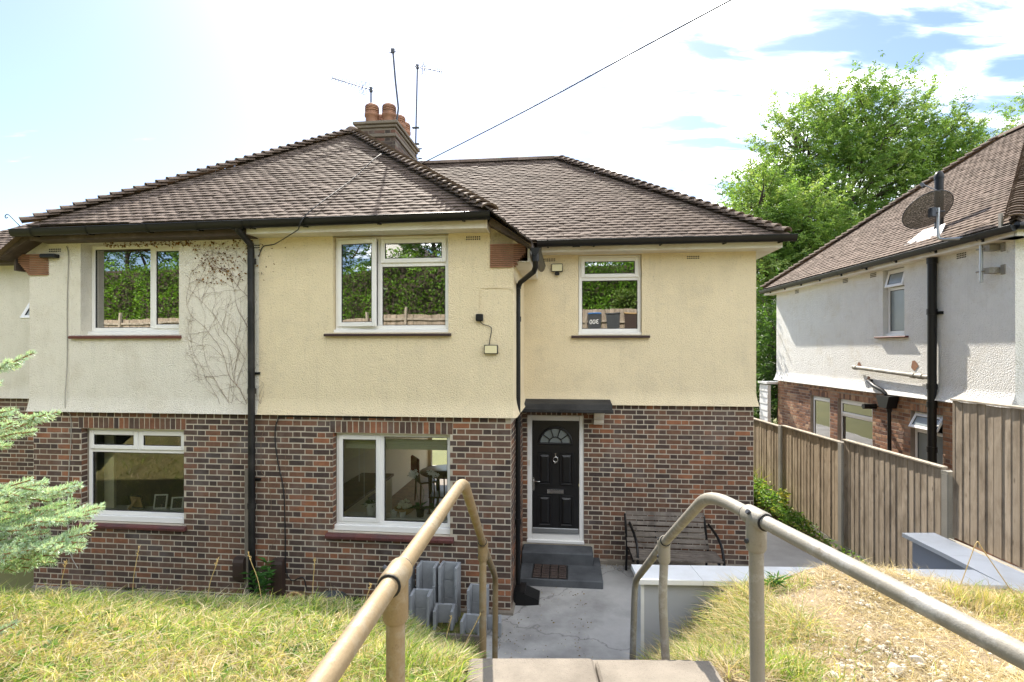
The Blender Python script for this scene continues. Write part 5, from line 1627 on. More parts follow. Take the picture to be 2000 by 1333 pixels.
# ================================================================ handrails
def bend(pts, r=0.10, n=6):
    """round the corners of a polyline"""
    pts = [Vector(p) for p in pts]; out = [pts[0]]
    for i in range(1, len(pts) - 1):
        a, b, c = pts[i-1], pts[i], pts[i+1]
        u, w = (a - b), (c - b); rr_ = min(r, u.length * .45, w.length * .45)
        u.normalize(); w.normalize()
        p0, p1 = b + u * rr_, b + w * rr_
        for k in range(n + 1):
            t = k / n; out.append(p0 * (1-t)**2 + b * 2 * t * (1-t) + p1 * t * t)
    out.append(pts[-1]); return out
def tee(t, p, d, r=.034, m=None, post_d=Vector((0, 0, -1)), ln=.052, sock=.115):
    mb = MB(); d = d.normalized()
    mb.tube([p - d * ln, p - d * (ln - .006), p + d * (ln - .006), p + d * ln], [r - .003, r, r, r - .003], 16)
    mb.tube([p, p + post_d * (sock - .008), p + post_d * sock], [r, r, r - .004], 16)
    o = mb.build("tee_fitting", m, t)
    sc = MB(); s_ = d.cross(UZ).normalized()
    q = p + post_d * (sock - .035) - s_ * (r - .003); sc.tube([q, q - s_ * .010], .009, 7)
    q = p - s_ * r * .8 + UZ * r * .55 + d * .0; sc.tube([q, q - s_ * .008 + UZ * .006], .009, 7)
    sc.build("grub_screw", M['dark_steel'], o)
    for sg in (-1, 1):
        rg = MB(); rg.tube([p + d * sg * (ln + .0), p + d * sg * (ln + .004)], r - .0035, 16); rg.build("collar_shadow_gap", M['rubber'], o)
    return o
TR_ = 0.0242
lh = thing("handrail", "tubular handrail with warm tan patina on the left side of the steps", "handrail", (-0.22, 2.3, 1.7), 0, "handrails of the steps")
A = [Vector((-0.40, 0.25, 2.73)), Vector((-0.2225, 2.385, 2.732)), Vector((-0.198, 3.55, 2.011)), Vector((-0.143, 4.55, 1.345))]
foot = Vector((A[3].x - .012, 4.58, 0.0))
path = bend([A[0], A[1], A[2], A[3], foot], 0.13)
mb = MB(); mb.tube([Vector((-0.535, -1.2, 2.73))] + path, TR_, 18); mb.build("rail", M['galv'], lh)
pt = A[0].lerp(A[1], (1.375 - .25) / (2.385 - .25))
tee(lh, pt, A[1] - A[0], m=M['galv'])
mb = MB(); mb.tube([pt - UZ * .1, Vector((pt.x, pt.y, 1.60))], TR_ + .0005, 18); mb.build("post", M['galv'], lh)
tee(lh, A[2], (A[3] - A[1]), m=M['galv'], ln=.045)
mb = MB(); mb.tube([A[2] - UZ * .1, Vector((A[2].x, A[2].y, 0.9))], TR_, 16); mb.build("post", M['galv'], lh)
rh_ = thing("handrail", "tubular grey galvanised handrail on the right side of the steps", "handrail", (0.82, 2.2, 1.7), 0, "handrails of the steps")
B = [Vector((1.168, -0.15, 2.735)), Vector((0.812, 2.15, 2.738)), Vector((0.874, 3.0, 2.221)), Vector((0.965, 4.1, 1.513))]
footB = Vector((B[3].x - .028, 4.13, 0.3))
path = bend([B[0], B[1], B[2], B[3], footB], 0.15)
mb = MB(); mb.tube([Vector((1.45, -2.0, 2.735))] + path, TR_, 18); mb.build("rail", M['galv2'], rh_)
pt = B[0].lerp(B[1], (1.84 + .15) / 2.30)
tee(rh_, pt, B[1] - B[0], m=M['galv2'])
mb = MB(); mb.tube([pt - UZ * .1, Vector((pt.x + .012, pt.y, 1.50))], TR_ + .0005, 18); mb.build("post", M['galv2'], rh_)
tee(rh_, B[2], (B[3] - B[1]), m=M['galv2'], ln=.04)
mb = MB(); mb.tube(bend([B[2] - UZ * .1, Vector((B[2].x - .01, B[2].y, 1.9)), Vector((B[2].x + .028, B[2].y, 1.2))], .2), TR_, 16); mb.build("post", M['galv2'], rh_)

# ================================================================ bench against the brick wall
bn = thing("bench", "slatted wooden bench with black metal arms against the brick wall", "bench", tuple(wingF.P(1.5, 0, .4)), -AH)
def slat(x0, x1, y0, z0, y1, z1, th=.02):
    d = Vector((0, y1 - y0, z1 - z0)); nn = Vector((0, -d.z, d.y)).normalized() * th
    mb = MB(); mb.prism([wingF.M @ Vector(p) for p in ((x0, y0, z0), (x0, y1, z1), (x0, y1 + nn.y, z1 + nn.z), (x0, y0 + nn.y, z0 + nn.z))], hu * (x1 - x0))
    mb.build("slat", M['bench'], bn)
bx0, bx1 = 0.87, 2.02
# seat slats (front to back) then back slats; y negative = towards the viewer
prof = [(-.80 + .088 * i, .40 - .004 * i) for i in range(5)]
for y, z in prof: slat(bx0 + .05 - .02, bx1 + .10, y, z, y + .072, z - .003)
bp = [(-.355, .415), (-.30, .475), (-.255, .545), (-.222, .615), (-.195, .690), (-.175, .760), (-.160, .825)]
for i, (y, z) in enumerate(bp): slat(bx0, bx1 + .02 * (6 - i) / 6, y, z, y + .018, z + .055, .018)
for x, sx in ((bx0 + .05, -1), (bx1 + .06, 1)):
    am = MB()
    pts = [(x, -.18, .72), (x + .01, -.34, .70), (x + .03, -.52, .66), (x + .05, -.68, .56), (x + .05, -.78, .40), (x + .05, -.80, .20), (x + .05, -.81, 0.0)]
    P = [wingF.M @ Vector(p) for p in pts]
    cable(am, P, .020, 7, 4); am.build("arm", M['black'], bn)
    lg = MB(); lg.tube([wingF.M @ Vector((x - .06, -.15, .84)), wingF.M @ Vector((x - .05, -.33, .40)), wingF.M @ Vector((x - .05, -.20, 0.0))], .018, 7); lg.build("leg", M['black'], bn)
    sr = MB(); sr.box((x - .03, -.80, .365), (x + .0, -.33, .392), wingF.M); sr.build("seat_rail", M['black'], bn)
for x in (1.30, 1.62):
    sr = MB(); cable(sr, [wingF.M @ Vector((x, y + .03, z + .02)) for y, z in bp], .010, 5, 3); sr.build("back_strap", M['black'], bn)

# ================================================================ hollow concrete blocks stacked by the bay
def cblock(label, s, t, z, rot=0.0, w=.235, h=.218, dep=.20, th=.032):
    """trough-shaped block, open to the front and to the top"""
    tn = thing("concrete_block", label, "block", tuple(H(s, t, z)), -AH + rot, "grey concrete blocks stacked by the bay")
    Mx = Matrix.Translation(H(s, t, z)) @ Matrix.Rotation(-AH + rot, 4, 'Z')
    j = lambda: random.uniform(-.003, .003)
    for nm, x0_, x1_, y0_, y1_ in (("side_wall", -w/2, -w/2 + th, -dep/2, dep/2), ("side_wall", w/2 - th, w/2, -dep/2, dep/2), ("back_wall", -w/2 + th, w/2 - th, dep/2 - th, dep/2)):
        mb = MB(); mb.bbox((x0_, y0_, 0.001), (x1_, y1_, h + j()), .0025, Mx); mb.build(nm, M['block'], tn)
    return tn
bz = 0.03
cols = [("left", -2.02, 6.26, 3), ("second", -1.715, 6.28, 3), ("third", -1.445, 6.29, 3), ("right", -1.075, 6.20, 2)]
names = {3: ["bottom", "middle", "top"], 2: ["bottom", "top"]}
desc = {"left": "hollow grey block, %s of the back stack half hidden by the left rail fitting", "second": "hollow grey block, %s of the back stack left of the tallest open pair", "third": "hollow grey block, %s of the tall back stack next to the bare brick", "right": "hollow grey block, %s of the short stack behind the rail's lower post"}
for nm_, s, t, k in cols:
    for i in range(k): cblock(desc[nm_] % names[k][i], s, t, bz + i * .221, random.uniform(-.05, .05))
for i in range(2): cblock("hollow grey block, %s of the front stack left of the low single block" % names[2][i], -1.72, 6.0, bz + i * .221, .05)
for i in range(2): cblock("hollow grey block, %s of the leftmost front stack beside the rail post" % names[2][i], -2.05, 5.98, bz + i * .221, .08)
cblock("low single grey block standing in front of the tall back stack", -1.44, 6.0, bz + .06, .06)
cblock("low grey block seen from above in front of the right-hand stack", -1.10, 5.93, bz - .01, -.05)
cblock("dark grey block on the patio between the two rail posts", -0.88, 6.08, 0.002, .1, w=.20, h=.16)
bd = MB(); bd.box((-1.95, 5.80, -.05), (-0.98, 5.84, .10), HM); tag(bd.build("timber_edging", M['bench']), "reddish timber board in front of the concrete blocks", "board")

# door mat on the lower step
dm = thing("door_mat", "brown ribbed rubber door mat on the tarred step", "door mat", tuple(wingF.P(-.25, .107, .68)), -AH)
for i in range(4):
    for k in range(6):
        mb = MB(); x0_ = -.50 + i * .121; y0_ = -.850 + k * .078
        mb.bbox((x0_, y0_, .106), (x0_ + .112, y0_ + .055, .124), .006, wingF.M); mb.build("mat_rib", M['meter'], dm)
mb = MB(); mb.box((-.515, -.865, .1055), (0.0, -.39, .1075), wingF.M); mb.build("mat_base", M['rubber'], dm)
# ================================================================ vegetation helpers
def unit(v): return v / np.maximum(1e-9, np.linalg.norm(v, axis=-1, keepdims=True))

def blades(P, D, Ln, W, col, bendv=0.35, tipdark=0.9):
    """grass blades: base points, unit directions, lengths, widths, colours -> V, F(tris), C"""
    n = len(P)
    side = unit(np.cross(D, rng.normal(size=(n, 3)) * .55 + np.array([0, -.3, 1.0])))
    drop = np.zeros((n, 3)); drop[:, 2] = -1
    hd = D.copy(); hd[:, 2] = 0; hd = unit(hd + rng.normal(size=(n, 3)) * [.3, .3, 0])
    m = P + D * (Ln * .55)[:, None]
    tip = P + D * (Ln * .9)[:, None] + (drop * .35 + hd * .6) * (Ln * bendv)[:, None]
    w = (W / 2)[:, None]
    V = np.stack([P - side * w, P + side * w, m + side * w * .8, m - side * w * .8, tip], 1).reshape(-1, 3)
    b = np.arange(n)[:, None] * 5
    F = np.concatenate([b + [0, 1, 2], b + [0, 2, 3], b + [3, 2, 4]], 0)
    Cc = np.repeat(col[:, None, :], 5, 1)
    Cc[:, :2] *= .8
    return V, F, Cc.reshape(-1, 3)

def cat_parts(parts):
    V = []; F = []; Cc = []; o = 0
    for v, f, c in parts:
        V.append(v); F.append(f + o); Cc.append(c); o += len(v)
    return np.concatenate(V), np.concatenate(F), np.concatenate(Cc)

GRASS_COLS = np.array([[.68, .57, .36], [.57, .46, .25], [.60, .56, .17], [.46, .50, .11], [.28, .40, .08], [.15, .26, .05], [.74, .65, .46]])
def grass_patch(n, xr, yr, hfun, wts, hmin, hmax, mask=None, lean=.8, wid=(.003, .0065), bendv=.45, seed=0, straw=False):
    r = np.random.default_rng(seed)
    X = r.uniform(*xr, n); Y = r.uniform(*yr, n)
    if mask is not None:
        k = mask(X, Y, r); X, Y = X[k], Y[k]; n = len(X)
    Z = ground_z(X, Y) - .004
    clump = np.array([mnoise.noise(Vector((x * 2.6, y * 2.6, seed))) for x, y in zip(X, Y)])
    fine = np.array([mnoise.noise(Vector((x * 9, y * 9, seed + 5))) for x, y in zip(X, Y)])
    D = np.stack([r.normal(0, lean, n) + .15, r.normal(0, lean, n), np.ones(n)], 1)
    D = unit(D)
    Ln = r.uniform(hmin, hmax, n) * (1 + .5 * clump + .35 * fine)
    w = np.array(wts, float)
    idx = np.empty(n, int)
    g = np.clip(.28 + 1.8 * clump + .7 * fine, 0, 1)       # 0 straw .. 1 green
    base = r.choice(len(w), size=n, p=w / w.sum())
    green = r.choice([3, 4, 4, 5], size=n)
    strawc = r.choice([0, 0, 1, 2, 6], size=n)
    u = r.uniform(size=n)
    idx = np.where(u < .45, base, np.where(r.uniform(size=n) < g, green, strawc))
    if straw: idx = base
    col = GRASS_COLS[idx] * r.uniform(.7, 1.2, (n, 1)) * np.clip(.95 + .45 * fine + .25 * clump, .55, 1.25)[:, None]
    return blades(np.stack([X, Y, Z], 1), D, Ln, r.uniform(*wid, n), col, bendv)

# ---------------------------------------------------------------- lawn on the left
lm = lambda X, Y, r: (X < -0.26) & (np.array([mnoise.noise(Vector((x * 3.1, y * 3.1, 40))) for x, y in zip(X, Y)]) > r.uniform(-.75, -.35, len(X)))
parts = [grass_patch(46000, (-3.6, -.24), (2.1, 3.45), None, [6, 6, 4, 3, 2, 2, 5], .04, .14, lm, 1.05, (.0025, .0085), seed=1),
         grass_patch(11000, (-3.8, -.3), (2.2, 3.5), None, [4, 3, 3, 3, 3, 2, 4], .10, .20, lm, 1.2, (.0025, .006), .5, seed=2),
         grass_patch(9000, (-3.6, -.3), (2.2, 3.6), None, [6, 5, 1, 0, 0, 0, 8], .10, .24, lm, 3.2, (.002, .004), .15, seed=22),
         grass_patch(16000, (-6.5, -.35), (3.9, 6.45), None, [1, 1, 1, 2, 5, 7, 1], .06, .15, lm, .6, (.003, .006), .4, seed=3, straw=True),
         grass_patch(17000, (-4.2, -.3), (3.15, 4.2), None, [1, 1, 1, 2, 5, 8, 1], .05, .15, lm, .75, (.003, .007), .4, seed=33, straw=True),  # lusher grass by the house, coloured darker to stand for its shadow
         grass_patch(6000, (-3.6, -.3), (3.2, 3.8), None, [1, 1, 0, 2, 5, 8, 1], .05, .13, lm, .7, (.003, .006), .35, seed=23),
         grass_patch(6000, (-.9, -.22), (2.3, 4.6), None, [1, 1, 1, 3, 5, 5, 1], .07, .18, lm, .6, (.003, .006), .35, seed=4),
         grass_patch(16000, (-9, -3.6), (1.5, 6.2), None, [3, 3, 3, 4, 4, 3, 2], .07, .18, lm, .7, (.005, .010), seed=44),
         grass_patch(9000, (-6, -.3), (-1, 2.1), None, [3, 3, 4, 4, 3, 2, 2], .05, .12, lm, .9, seed=14)]
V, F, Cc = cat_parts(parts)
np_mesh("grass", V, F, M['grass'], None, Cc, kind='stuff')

r = np.random.default_rng(77); n = 130
X0, Y0 = r.uniform(-3.4, -.4, n), r.uniform(2.25, 3.9, n)
X0 = np.repeat(X0, 7) + r.normal(0, .012, n * 7); Y0 = np.repeat(Y0, 7) + r.normal(0, .012, n * 7)
an = r.uniform(0, 6.28, n * 7)
LZ = ground_z(X0, Y0) + .035
LEAFW = (np.stack([X0, Y0, LZ], 1), unit(np.stack([np.cos(an), np.sin(an), r.uniform(.1, .7, n * 7)], 1)), r.uniform(.03, .075, n * 7), r.uniform(.016, .034, n * 7), np.array([[.12, .24, .04], [.18, .30, .05], [.09, .18, .035]])[r.integers(0, 3, n * 7)])

# ---------------------------------------------------------------- dry bank on the right
bm1 = lambda X, Y, r: (X > 1.03) & (Y < 4.30 - .02 * X) & (np.array([mnoise.noise(Vector((x * 1.7, y * 1.7, 9))) for x, y in zip(X, Y)]) > r.uniform(-1.3, .35, len(X)))
green_zone = lambda X, Y, r: (X > 1.03) & (Y < 4.28) & (r.uniform(size=len(X)) < np.exp(-((X - 1.30) / .36) ** 2) + .55 * np.exp(-(((X - 3.45) / .28) ** 2 + ((Y - 3.5) / .28) ** 2)) + .6 * np.exp(-(((X - 2.0) / .22) ** 2 + ((Y - 4.1) / .15) ** 2)))
parts = [grass_patch(52000, (1.03, 4.3), (2.0, 4.32), None, [6, 6, 0, 0, 0, 0, 3], .05, .18, bm1, 3.2, (.0018, .004), .15, seed=5, straw=True),
         grass_patch(30000, (1.03, 4.2), (2.0, 4.3), None, [1, 1, 2, 6, 8, 6, 0], .07, .19, green_zone, .6, (.003, .006), .4, seed=6),
         grass_patch(1300, (3.05, 3.65), (3.35, 3.75), None, [4, 4, 2, 2, 1, 0, 3], .06, .15, None, .35, (.003, .006), .1, seed=27, straw=True),
         grass_patch(8000, (1.05, 1.9), (3.2, 4.25), None, [4, 5, 1, 1, 2, 2, 1], .08, .24, lambda X, Y, r: X > 1.05, 1.6, (.0025, .005), .4, seed=7, straw=True)]
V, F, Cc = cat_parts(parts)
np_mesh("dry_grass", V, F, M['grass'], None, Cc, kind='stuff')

def stone_mesh(r_, seed):
    r = np.random.default_rng(seed)
    t = (1 + 5 ** .5) / 2
    P = np.array([(-1,t,0),(1,t,0),(-1,-t,0),(1,-t,0),(0,-1,t),(0,1,t),(0,-1,-t),(0,1,-t),(t,0,-1),(t,0,1),(-t,0,-1),(-t,0,1)], float)
    P = unit(P) * r.uniform(.72, 1.2, (12, 1)) * [1, .85, .7] * r_
    F = [(0,11,5),(0,5,1),(0,1,7),(0,7,10),(0,10,11),(1,5,9),(5,11,4),(11,10,2),(10,7,6),(7,1,8),(3,9,4),(3,4,2),(3,2,6),(3,6,8),(3,8,9),(4,9,5),(2,4,11),(6,2,10),(8,6,7),(9,8,1)]
    return P, F
sm = MB(); r = np.random.default_rng(11)
for i in range(3600):
    if i < 1400: x, y = r.uniform(1.7, 3.9), r.uniform(2.2, 3.0)
    else: x, y = r.uniform(1.6, 4.1), r.uniform(2.2, 4.25)
    s = r.lognormal(-4.75, .5)
    P, Fq = stone_mesh(min(s, .022), i)
    z = float(ground_z(x, y))
    sm.add([tuple(p + np.array([x, y, z + .004])) for p in P], Fq)
sm.build("chalk_rubble", M['stone'], kind='stuff')
big = [(2.02, 2.76, .052, "biggest chalk lump on the bank, near the bottom of the frame below the right rail"), (2.22, 2.86, .040, "chalk lump just up the bank from the biggest one"), (1.66, 2.70, .030, "small chalk lump nearest the right rail post"), (2.33, 3.25, .034, "chalk lump in the middle of the bare patch on the bank"), (3.52, 3.72, .045, "pale lump at the top right of the bank by the white coping"), (1.98, 2.58, .034, "chalk lump at the very bottom edge of the bank"), (2.62, 2.74, .036, "chalk lump at the right edge of the frame under the rail"), (2.36, 2.62, .030, "flat chalk lump low on the bank between two larger lumps")]
for i, (x, y, s, lab) in enumerate(big):
    P, Fq = stone_mesh(s, 900 + i); z = float(ground_z(x, y))
    mb = MB(); mb.add([tuple(p) for p in P], Fq)
    tag(mb.build("chalk_stone", M['stone'], loc=(x, y, z + s * .25)), lab, "stone", "chalk lumps on the dry bank")

def stalk(name, label, pts, r_, head=None, m=None, headcol=None):
    t = thing(name, label, "grass stalk", tuple(pts[0]), 0, "tall grass stalks")
    mb = MB(); cable(mb, pts, r_, 4, 5); mb.build("stem", M['gold_straw'] if m is None else m, t)
    if head:
        hb = MB(); a, b = Vector(pts[-2]), Vector(pts[-1]); d = (b - a)
        for k in range(head):
            p = a + d * (k / head); q = p + Vector((random.uniform(-.012, .012), random.uniform(-.012, .012), random.uniform(0, .018)))
            hb.tube([p, (p + q) / 2, q], [.0008, .002, .0008], 4)
        hb.build("seed_head", M['gold_straw'], t)
gz = lambda x, y: float(ground_z(x, y))
stalk("grass_stalk", "bent straw stalk standing at the right end of the bank before the white coping", [Vector((3.15, 3.75, gz(3.15, 3.75))), Vector((3.20, 3.74, 1.62)), Vector((3.28, 3.74, 1.83)), Vector((3.33, 3.74, 1.95)), Vector((3.37, 3.74, 1.90)), Vector((3.55, 3.72, 1.62)), Vector((3.66, 3.7, 1.45))], .0035, 16)
for x, y, h, dx, lab in [(-2.55, 3.5, .40, .05, "tall seed stalk standing in front of the brick below the lower left window"), (-2.02, 3.45, .34, .08, "thin seed stalk on the lawn edge just left of the tall downpipe"), (-1.62, 3.4, .40, -.10, "leaning orange seed stalk in front of the green weed by the downpipe"), (-1.34, 3.5, .36, .02, "upright seed stalk on the lawn edge right of the narrow meter box"), (-2.95, 3.4, .30, .05, "short seed stalk at the left of the lawn under the spruce branches"), (-.95, 3.3, .26, .06, "seed stalk on the lawn just left of the left rail's thick post"), (-.42, 3.2, .30, .05, "seed stalk rising in front of the low grey block by the steps")]:
    z = gz(x, y)
    stalk("grass_stalk", lab, [Vector((x, y, z)), Vector((x + dx * .3, y, z + h * .5)), Vector((x + dx * .8, y, z + h * .85)), Vector((x + dx, y, z + h))], .0022, 12)
stalk("grass_stalk", "orange tipped grass stalk beside the left rail's lower post", [Vector((-.33, 3.3, gz(-.33, 3.3))), Vector((-.30, 3.32, 1.45)), Vector((-.24, 3.34, 1.56)), Vector((-.20, 3.34, 1.64))], .003, 14)

# leafy weeds: simple lanceolate leaves
def leaf_cloud(P, D, Ln, W, col, fold=.25, seed=0):
    """two-triangle-pair leaves: base, two sides, tip"""
    r = np.random.default_rng(seed); n = len(P)
    side = unit(np.cross(D, r.normal(size=(n, 3)) * .6 + np.array([0, 0, 1.0])))
    up = unit(np.cross(side, D))
    mid = P + D * (Ln * .45)[:, None]
    s = side * (W / 2)[:, None]; f = up * (W * fold)[:, None]
    tip = P + D * Ln[:, None] - up * (Ln * .12)[:, None]
    V = np.stack([P, mid + s + f, tip, mid - s + f], 1).reshape(-1, 3)
    b = np.arange(n)[:, None] * 4
    F = np.concatenate([b + [0, 1, 2], b + [0, 2, 3]], 0)
    return V, F, np.repeat(col[:, None], 4, 1).reshape(-1, 3)

V, F, Cc = leaf_cloud(*LEAFW, seed=78)
np_mesh("broadleaf_weeds", V, F, M['leaf'], None, Cc, kind='stuff')

def leafy_plant(label, base, height, nstem, nleaf, ll, lw, cols, spread=.25, cat="plant", name="weed_plant", group=None):
    t = thing(name, label, cat, tuple(base), 0, group)
    r = np.random.default_rng(abs(hash(label)) % 9999 if False else int(base[0] * 1000) % 9973 + 7)
    sb = MB(); Ps = []; Ds = []
    for s in range(nstem):
        an = r.uniform(0, 6.28); lean = r.uniform(0, spread)
        top = Vector(base) + Vector((math.cos(an) * lean, math.sin(an) * lean, height * r.uniform(.7, 1)))
        mid = Vector(base).lerp(top, .5) + Vector((0, 0, .04))
        sb.tube([Vector(base) + Vector((r.uniform(-.03, .03), r.uniform(-.03, .03), 0)), mid, top], [.005, .004, .002], 5)
        for k in range(nleaf):
            f = .15 + .85 * k / nleaf
            p = Vector(base).lerp(mid, min(1, f * 2)) if f < .5 else mid.lerp(top, f * 2 - 1)
            a2 = k * 2.4 + an
            Ps.append(p); Ds.append((math.cos(a2), math.sin(a2), r.uniform(-.1, .6)))
    sb.build("stem", M['green_leaf'], t)
    n = len(Ps)
    col = np.array(cols)[r.integers(0, len(cols), n)] * r.uniform(.8, 1.2, (n, 1))
    V, F, Cc = leaf_cloud(np.array([tuple(p) for p in Ps]), unit(np.array(Ds)), r.uniform(.7, 1.15, n) * ll, r.uniform(.8, 1.1, n) * lw, col, seed=n)
    np_mesh("leaves", V, F, M['leaf'], t, Cc)
    return t
leafy_plant("bright green leafy weed growing at the foot of the tall downpipe", tuple(bayF.P(-3.93, 0.0, .22)), .62, 6, 15, .135, .045, [(.07, .19, .04), (.09, .24, .05), (.05, .15, .03)], .16)
# planting strip between path and fence
r = np.random.default_rng(5); n = 5200
X = r.uniform(5.08, 5.44, n); Y = r.uniform(7.3, 14.0, n); dens = np.array([mnoise.noise(Vector((0, y * 1.3, 4))) for y in Y])
k = ((dens + r.uniform(-.4, .5, n) > -.05) & (r.uniform(size=n) < np.interp(Y, [7.3, 9, 10], [.12, .3, 1.0]))) | (Y > 10.2); X, Y = X[k], Y[k]; n = len(X)
hmax = np.interp(Y, [7.3, 8.6, 9.6, 11, 14], [.05, .09, .28, .55, .65]); Zp = r.uniform(.0, 1, n) ** .7 * hmax
D = unit(np.stack([r.normal(-.3, .8, n), r.normal(0, .8, n), r.uniform(-.1, .9, n)], 1))
cols = np.array([[.14, .27, .05], [.20, .34, .07], [.09, .19, .04], [.38, .42, .10]])[r.choice(4, n, p=[.35, .3, .2, .15])] * r.uniform(.8, 1.2, (n, 1))
V, F, Cc = leaf_cloud(np.stack([X - .1 * (Zp > .2) * r.uniform(0, 1.5, n), Y, Zp], 1), D, r.uniform(.05, .12, n), r.uniform(.03, .055, n), cols, seed=6)
np_mesh("weeds", V, F, M['leaf'], None, Cc, kind='stuff')
leafy_plant("yellow-green leafy weed against the far fence panel", (5.32, 10.2, 0), .72, 9, 12, .10, .05, [(.30, .34, .06), (.22, .30, .06), (.35, .33, .08)], .2, group="weeds along the fence")
n = 260; X = r.uniform(5.2, 5.45, n); Y = r.uniform(11.2, 13.2, n)
V, F, Cc = blades(np.stack([X, Y, np.zeros(n)], 1), unit(np.stack([r.normal(-.25, .2, n), r.normal(0, .2, n), np.ones(n)], 1)), r.uniform(.6, 1.2, n), r.uniform(.01, .018, n), np.array([[.30, .32, .09]]) * r.uniform(.7, 1.3, (n, 1)), .3)
np_mesh("tall_grass", V, F, M['grass'], None, Cc, kind='stuff')
leafy_plant("small red-leaved weed at the corner of the path and the bank", (3.45, 4.20, 1.36), .06, 5, 6, .028, .018, [(.40, .06, .05), (.30, .09, .05)], .05)
leafy_plant("low green weed with a yellow leaf before the white coping on the right", (3.10, 4.16, 1.40), .08, 5, 5, .07, .045, [(.22, .30, .07), (.14, .24, .06), (.40, .34, .10)], .14)
leafy_plant("dark green broad-bladed clump on top of the bank behind the right rail post", (2.02, 4.05, 1.42), .15, 7, 5, .13, .016, [(.06, .16, .03), (.10, .22, .04)], .14)

# ---------------------------------------------------------------- dried creeper on the left-hand wall
vt = thing("creeper_vine", "dead brown creeper stems spreading over the off-white wall beside the downpipe", "creeper", tuple(bayF.P(-4.2, 2.5, .03)))
def V2(a, z): return bayF.P(a, z, .036 + random.uniform(0, .006))
rv = random.Random(3)
vm = MB()
def grow(a, z, ang, ln, r0, depth):
    pts = [(a, z)]; n_ = max(3, int(ln / .06)); x, y = a, z
    for i in range(n_):
        ang += rv.gauss(0, .16); ang += (math.pi / 2 - ang) * .03
        x += math.cos(ang) * ln / n_; y += math.sin(ang) * ln / n_
        if not (-5.12 < x < -3.98 and 2.52 < y < 4.78): break
        pts.append((x, y))
        if depth < 3 and rv.random() < (.42 if depth < 2 else .2):
            grow(x, y, ang + rv.choice((-1, 1)) * rv.uniform(.4, 1.1), ln * rv.uniform(.18, .45), r0 * .62, depth + 1)
    if len(pts) > 2:
        vm.tube([V2(*p) for p in pts], [r0 * .58 * (1 - .6 * i / len(pts)) for i in range(len(pts))], 4, False)
for a, z, an, ln, r0 in ((-4.22, 2.53, 1.65, 2.1, .006), (-4.42, 2.53, 2.0, 1.6, .005), (-4.25, 3.2, 1.95, 1.5, .005), (-4.6, 2.6, 2.05, 1.3, .004), (-4.20, 3.6, 2.0, 1.2, .005), (-4.30, 2.8, 2.4, 1.0, .004), (-4.9, 2.9, 1.7, 1.0, .003),
                         (-4.03, 2.55, 1.55, 2.2, .005), (-4.05, 2.7, 1.4, .8, .004), (-4.18, 4.0, 2.3, .9, .005), (-4.4, 4.3, 2.6, .8, .004)):
    grow(a, z, an, ln, r0, 0)
vm.build("stems", M['vine'], vt)
n = 420; r = np.random.default_rng(8)
A_ = np.where(r.uniform(size=n) < .5, r.uniform(-6.3, -4.2, n), r.normal(-4.5, .3, n)); Zv = np.where(A_ < -5.0, r.uniform(4.72, 4.80, n), r.uniform(4.2, 4.8, n))
Pv = np.array([tuple(bayF.P(float(a), float(z), .04)) for a, z in zip(A_, Zv)])
cols = np.array([[.22, .11, .04], [.30, .16, .05], [.14, .07, .03]])[r.integers(0, 3, n)]
V, F, Cc = leaf_cloud(Pv, unit(r.normal(size=(n, 3)) + [0, -.3, -.5]), r.uniform(.02, .05, n), r.uniform(.015, .03, n), cols, seed=9)
np_mesh("dry_leaves", V, F, M['grass'], vt, Cc)
vm = MB()
for a, z, an, ln, r0 in ((-3.95, 0.3, 1.5, 2.0, .003), (-3.9, 1.2, 1.7, 1.2, .003), (-3.86, 1.5, 1.3, .8, .002)):
    pts = [(a, z)]; x, y = a, z
    for i in range(18):
        an += rv.gauss(0, .25); x += math.cos(an) * ln / 18; y += math.sin(an) * ln / 18
        x = min(max(x, -4.04), -3.7); y = min(y, 2.4); pts.append((x, y))
    vm.tube([bayF.P(p, q, .014) for p, q in pts], r0, 4, False)
vm.build("stems", M['vine'], vt)

# ---------------------------------------------------------------- blue spruce at the left edge
sp = thing("spruce_tree", "blue-green spruce with sunlit branches reaching in at the left edge", "tree", (-4.0, 2.7, 1.75))
tk = MB(); tk.tube([(-4.0, 2.7, 1.6), (-4.0, 2.72, 3.0), (-4.0, 2.72, 5.6)], [.09, .07, .02], 10); tk.build("trunk", M['bark'], sp)
def spruce_twig(P0, P1, sub=True, r_=None):
    """returns needle arrays and woody segments"""
    segs = [(P0, P1)]
    return segs
Np = []; Nd = []; Nl = []; Nc = []
bm2 = MB()
rs = np.random.default_rng(21)
def needles(a, b, dens=1500, ln=.025, tone=0):
    a, b = np.array(a), np.array(b); L = np.linalg.norm(b - a); d = (b - a) / L
    n_ = int(dens * L * 1.0) + 8
    t = rs.uniform(0, 1, n_)
    p = a + (b - a) * t[:, None]
    q = rs.normal(size=(n_, 3)); q[:, 2] += .35
    q -= (q @ d)[:, None] * d; q = unit(q)
    dd = unit(q * 1.0 + d * rs.uniform(.35, .95, (n_, 1)))
    Np.append(p); Nd.append(dd); Nl.append(rs.uniform(.75, 1.15, n_) * ln * (1 - .25 * (t > .93)))
    base = np.array([[.50, .64, .52], [.42, .58, .44], [.58, .68, .50], [.26, .42, .22]])
    w = np.array([.35, .3, .2, .15]) if tone == 0 else np.array([.1, .15, .25, .5])
    Nc.append(base[rs.choice(4, n_, p=w)] * rs.uniform(.85, 1.15, (n_, 1)))
    bm2.tube([tuple(a), tuple(b)], [.0055, .003], 5, False)
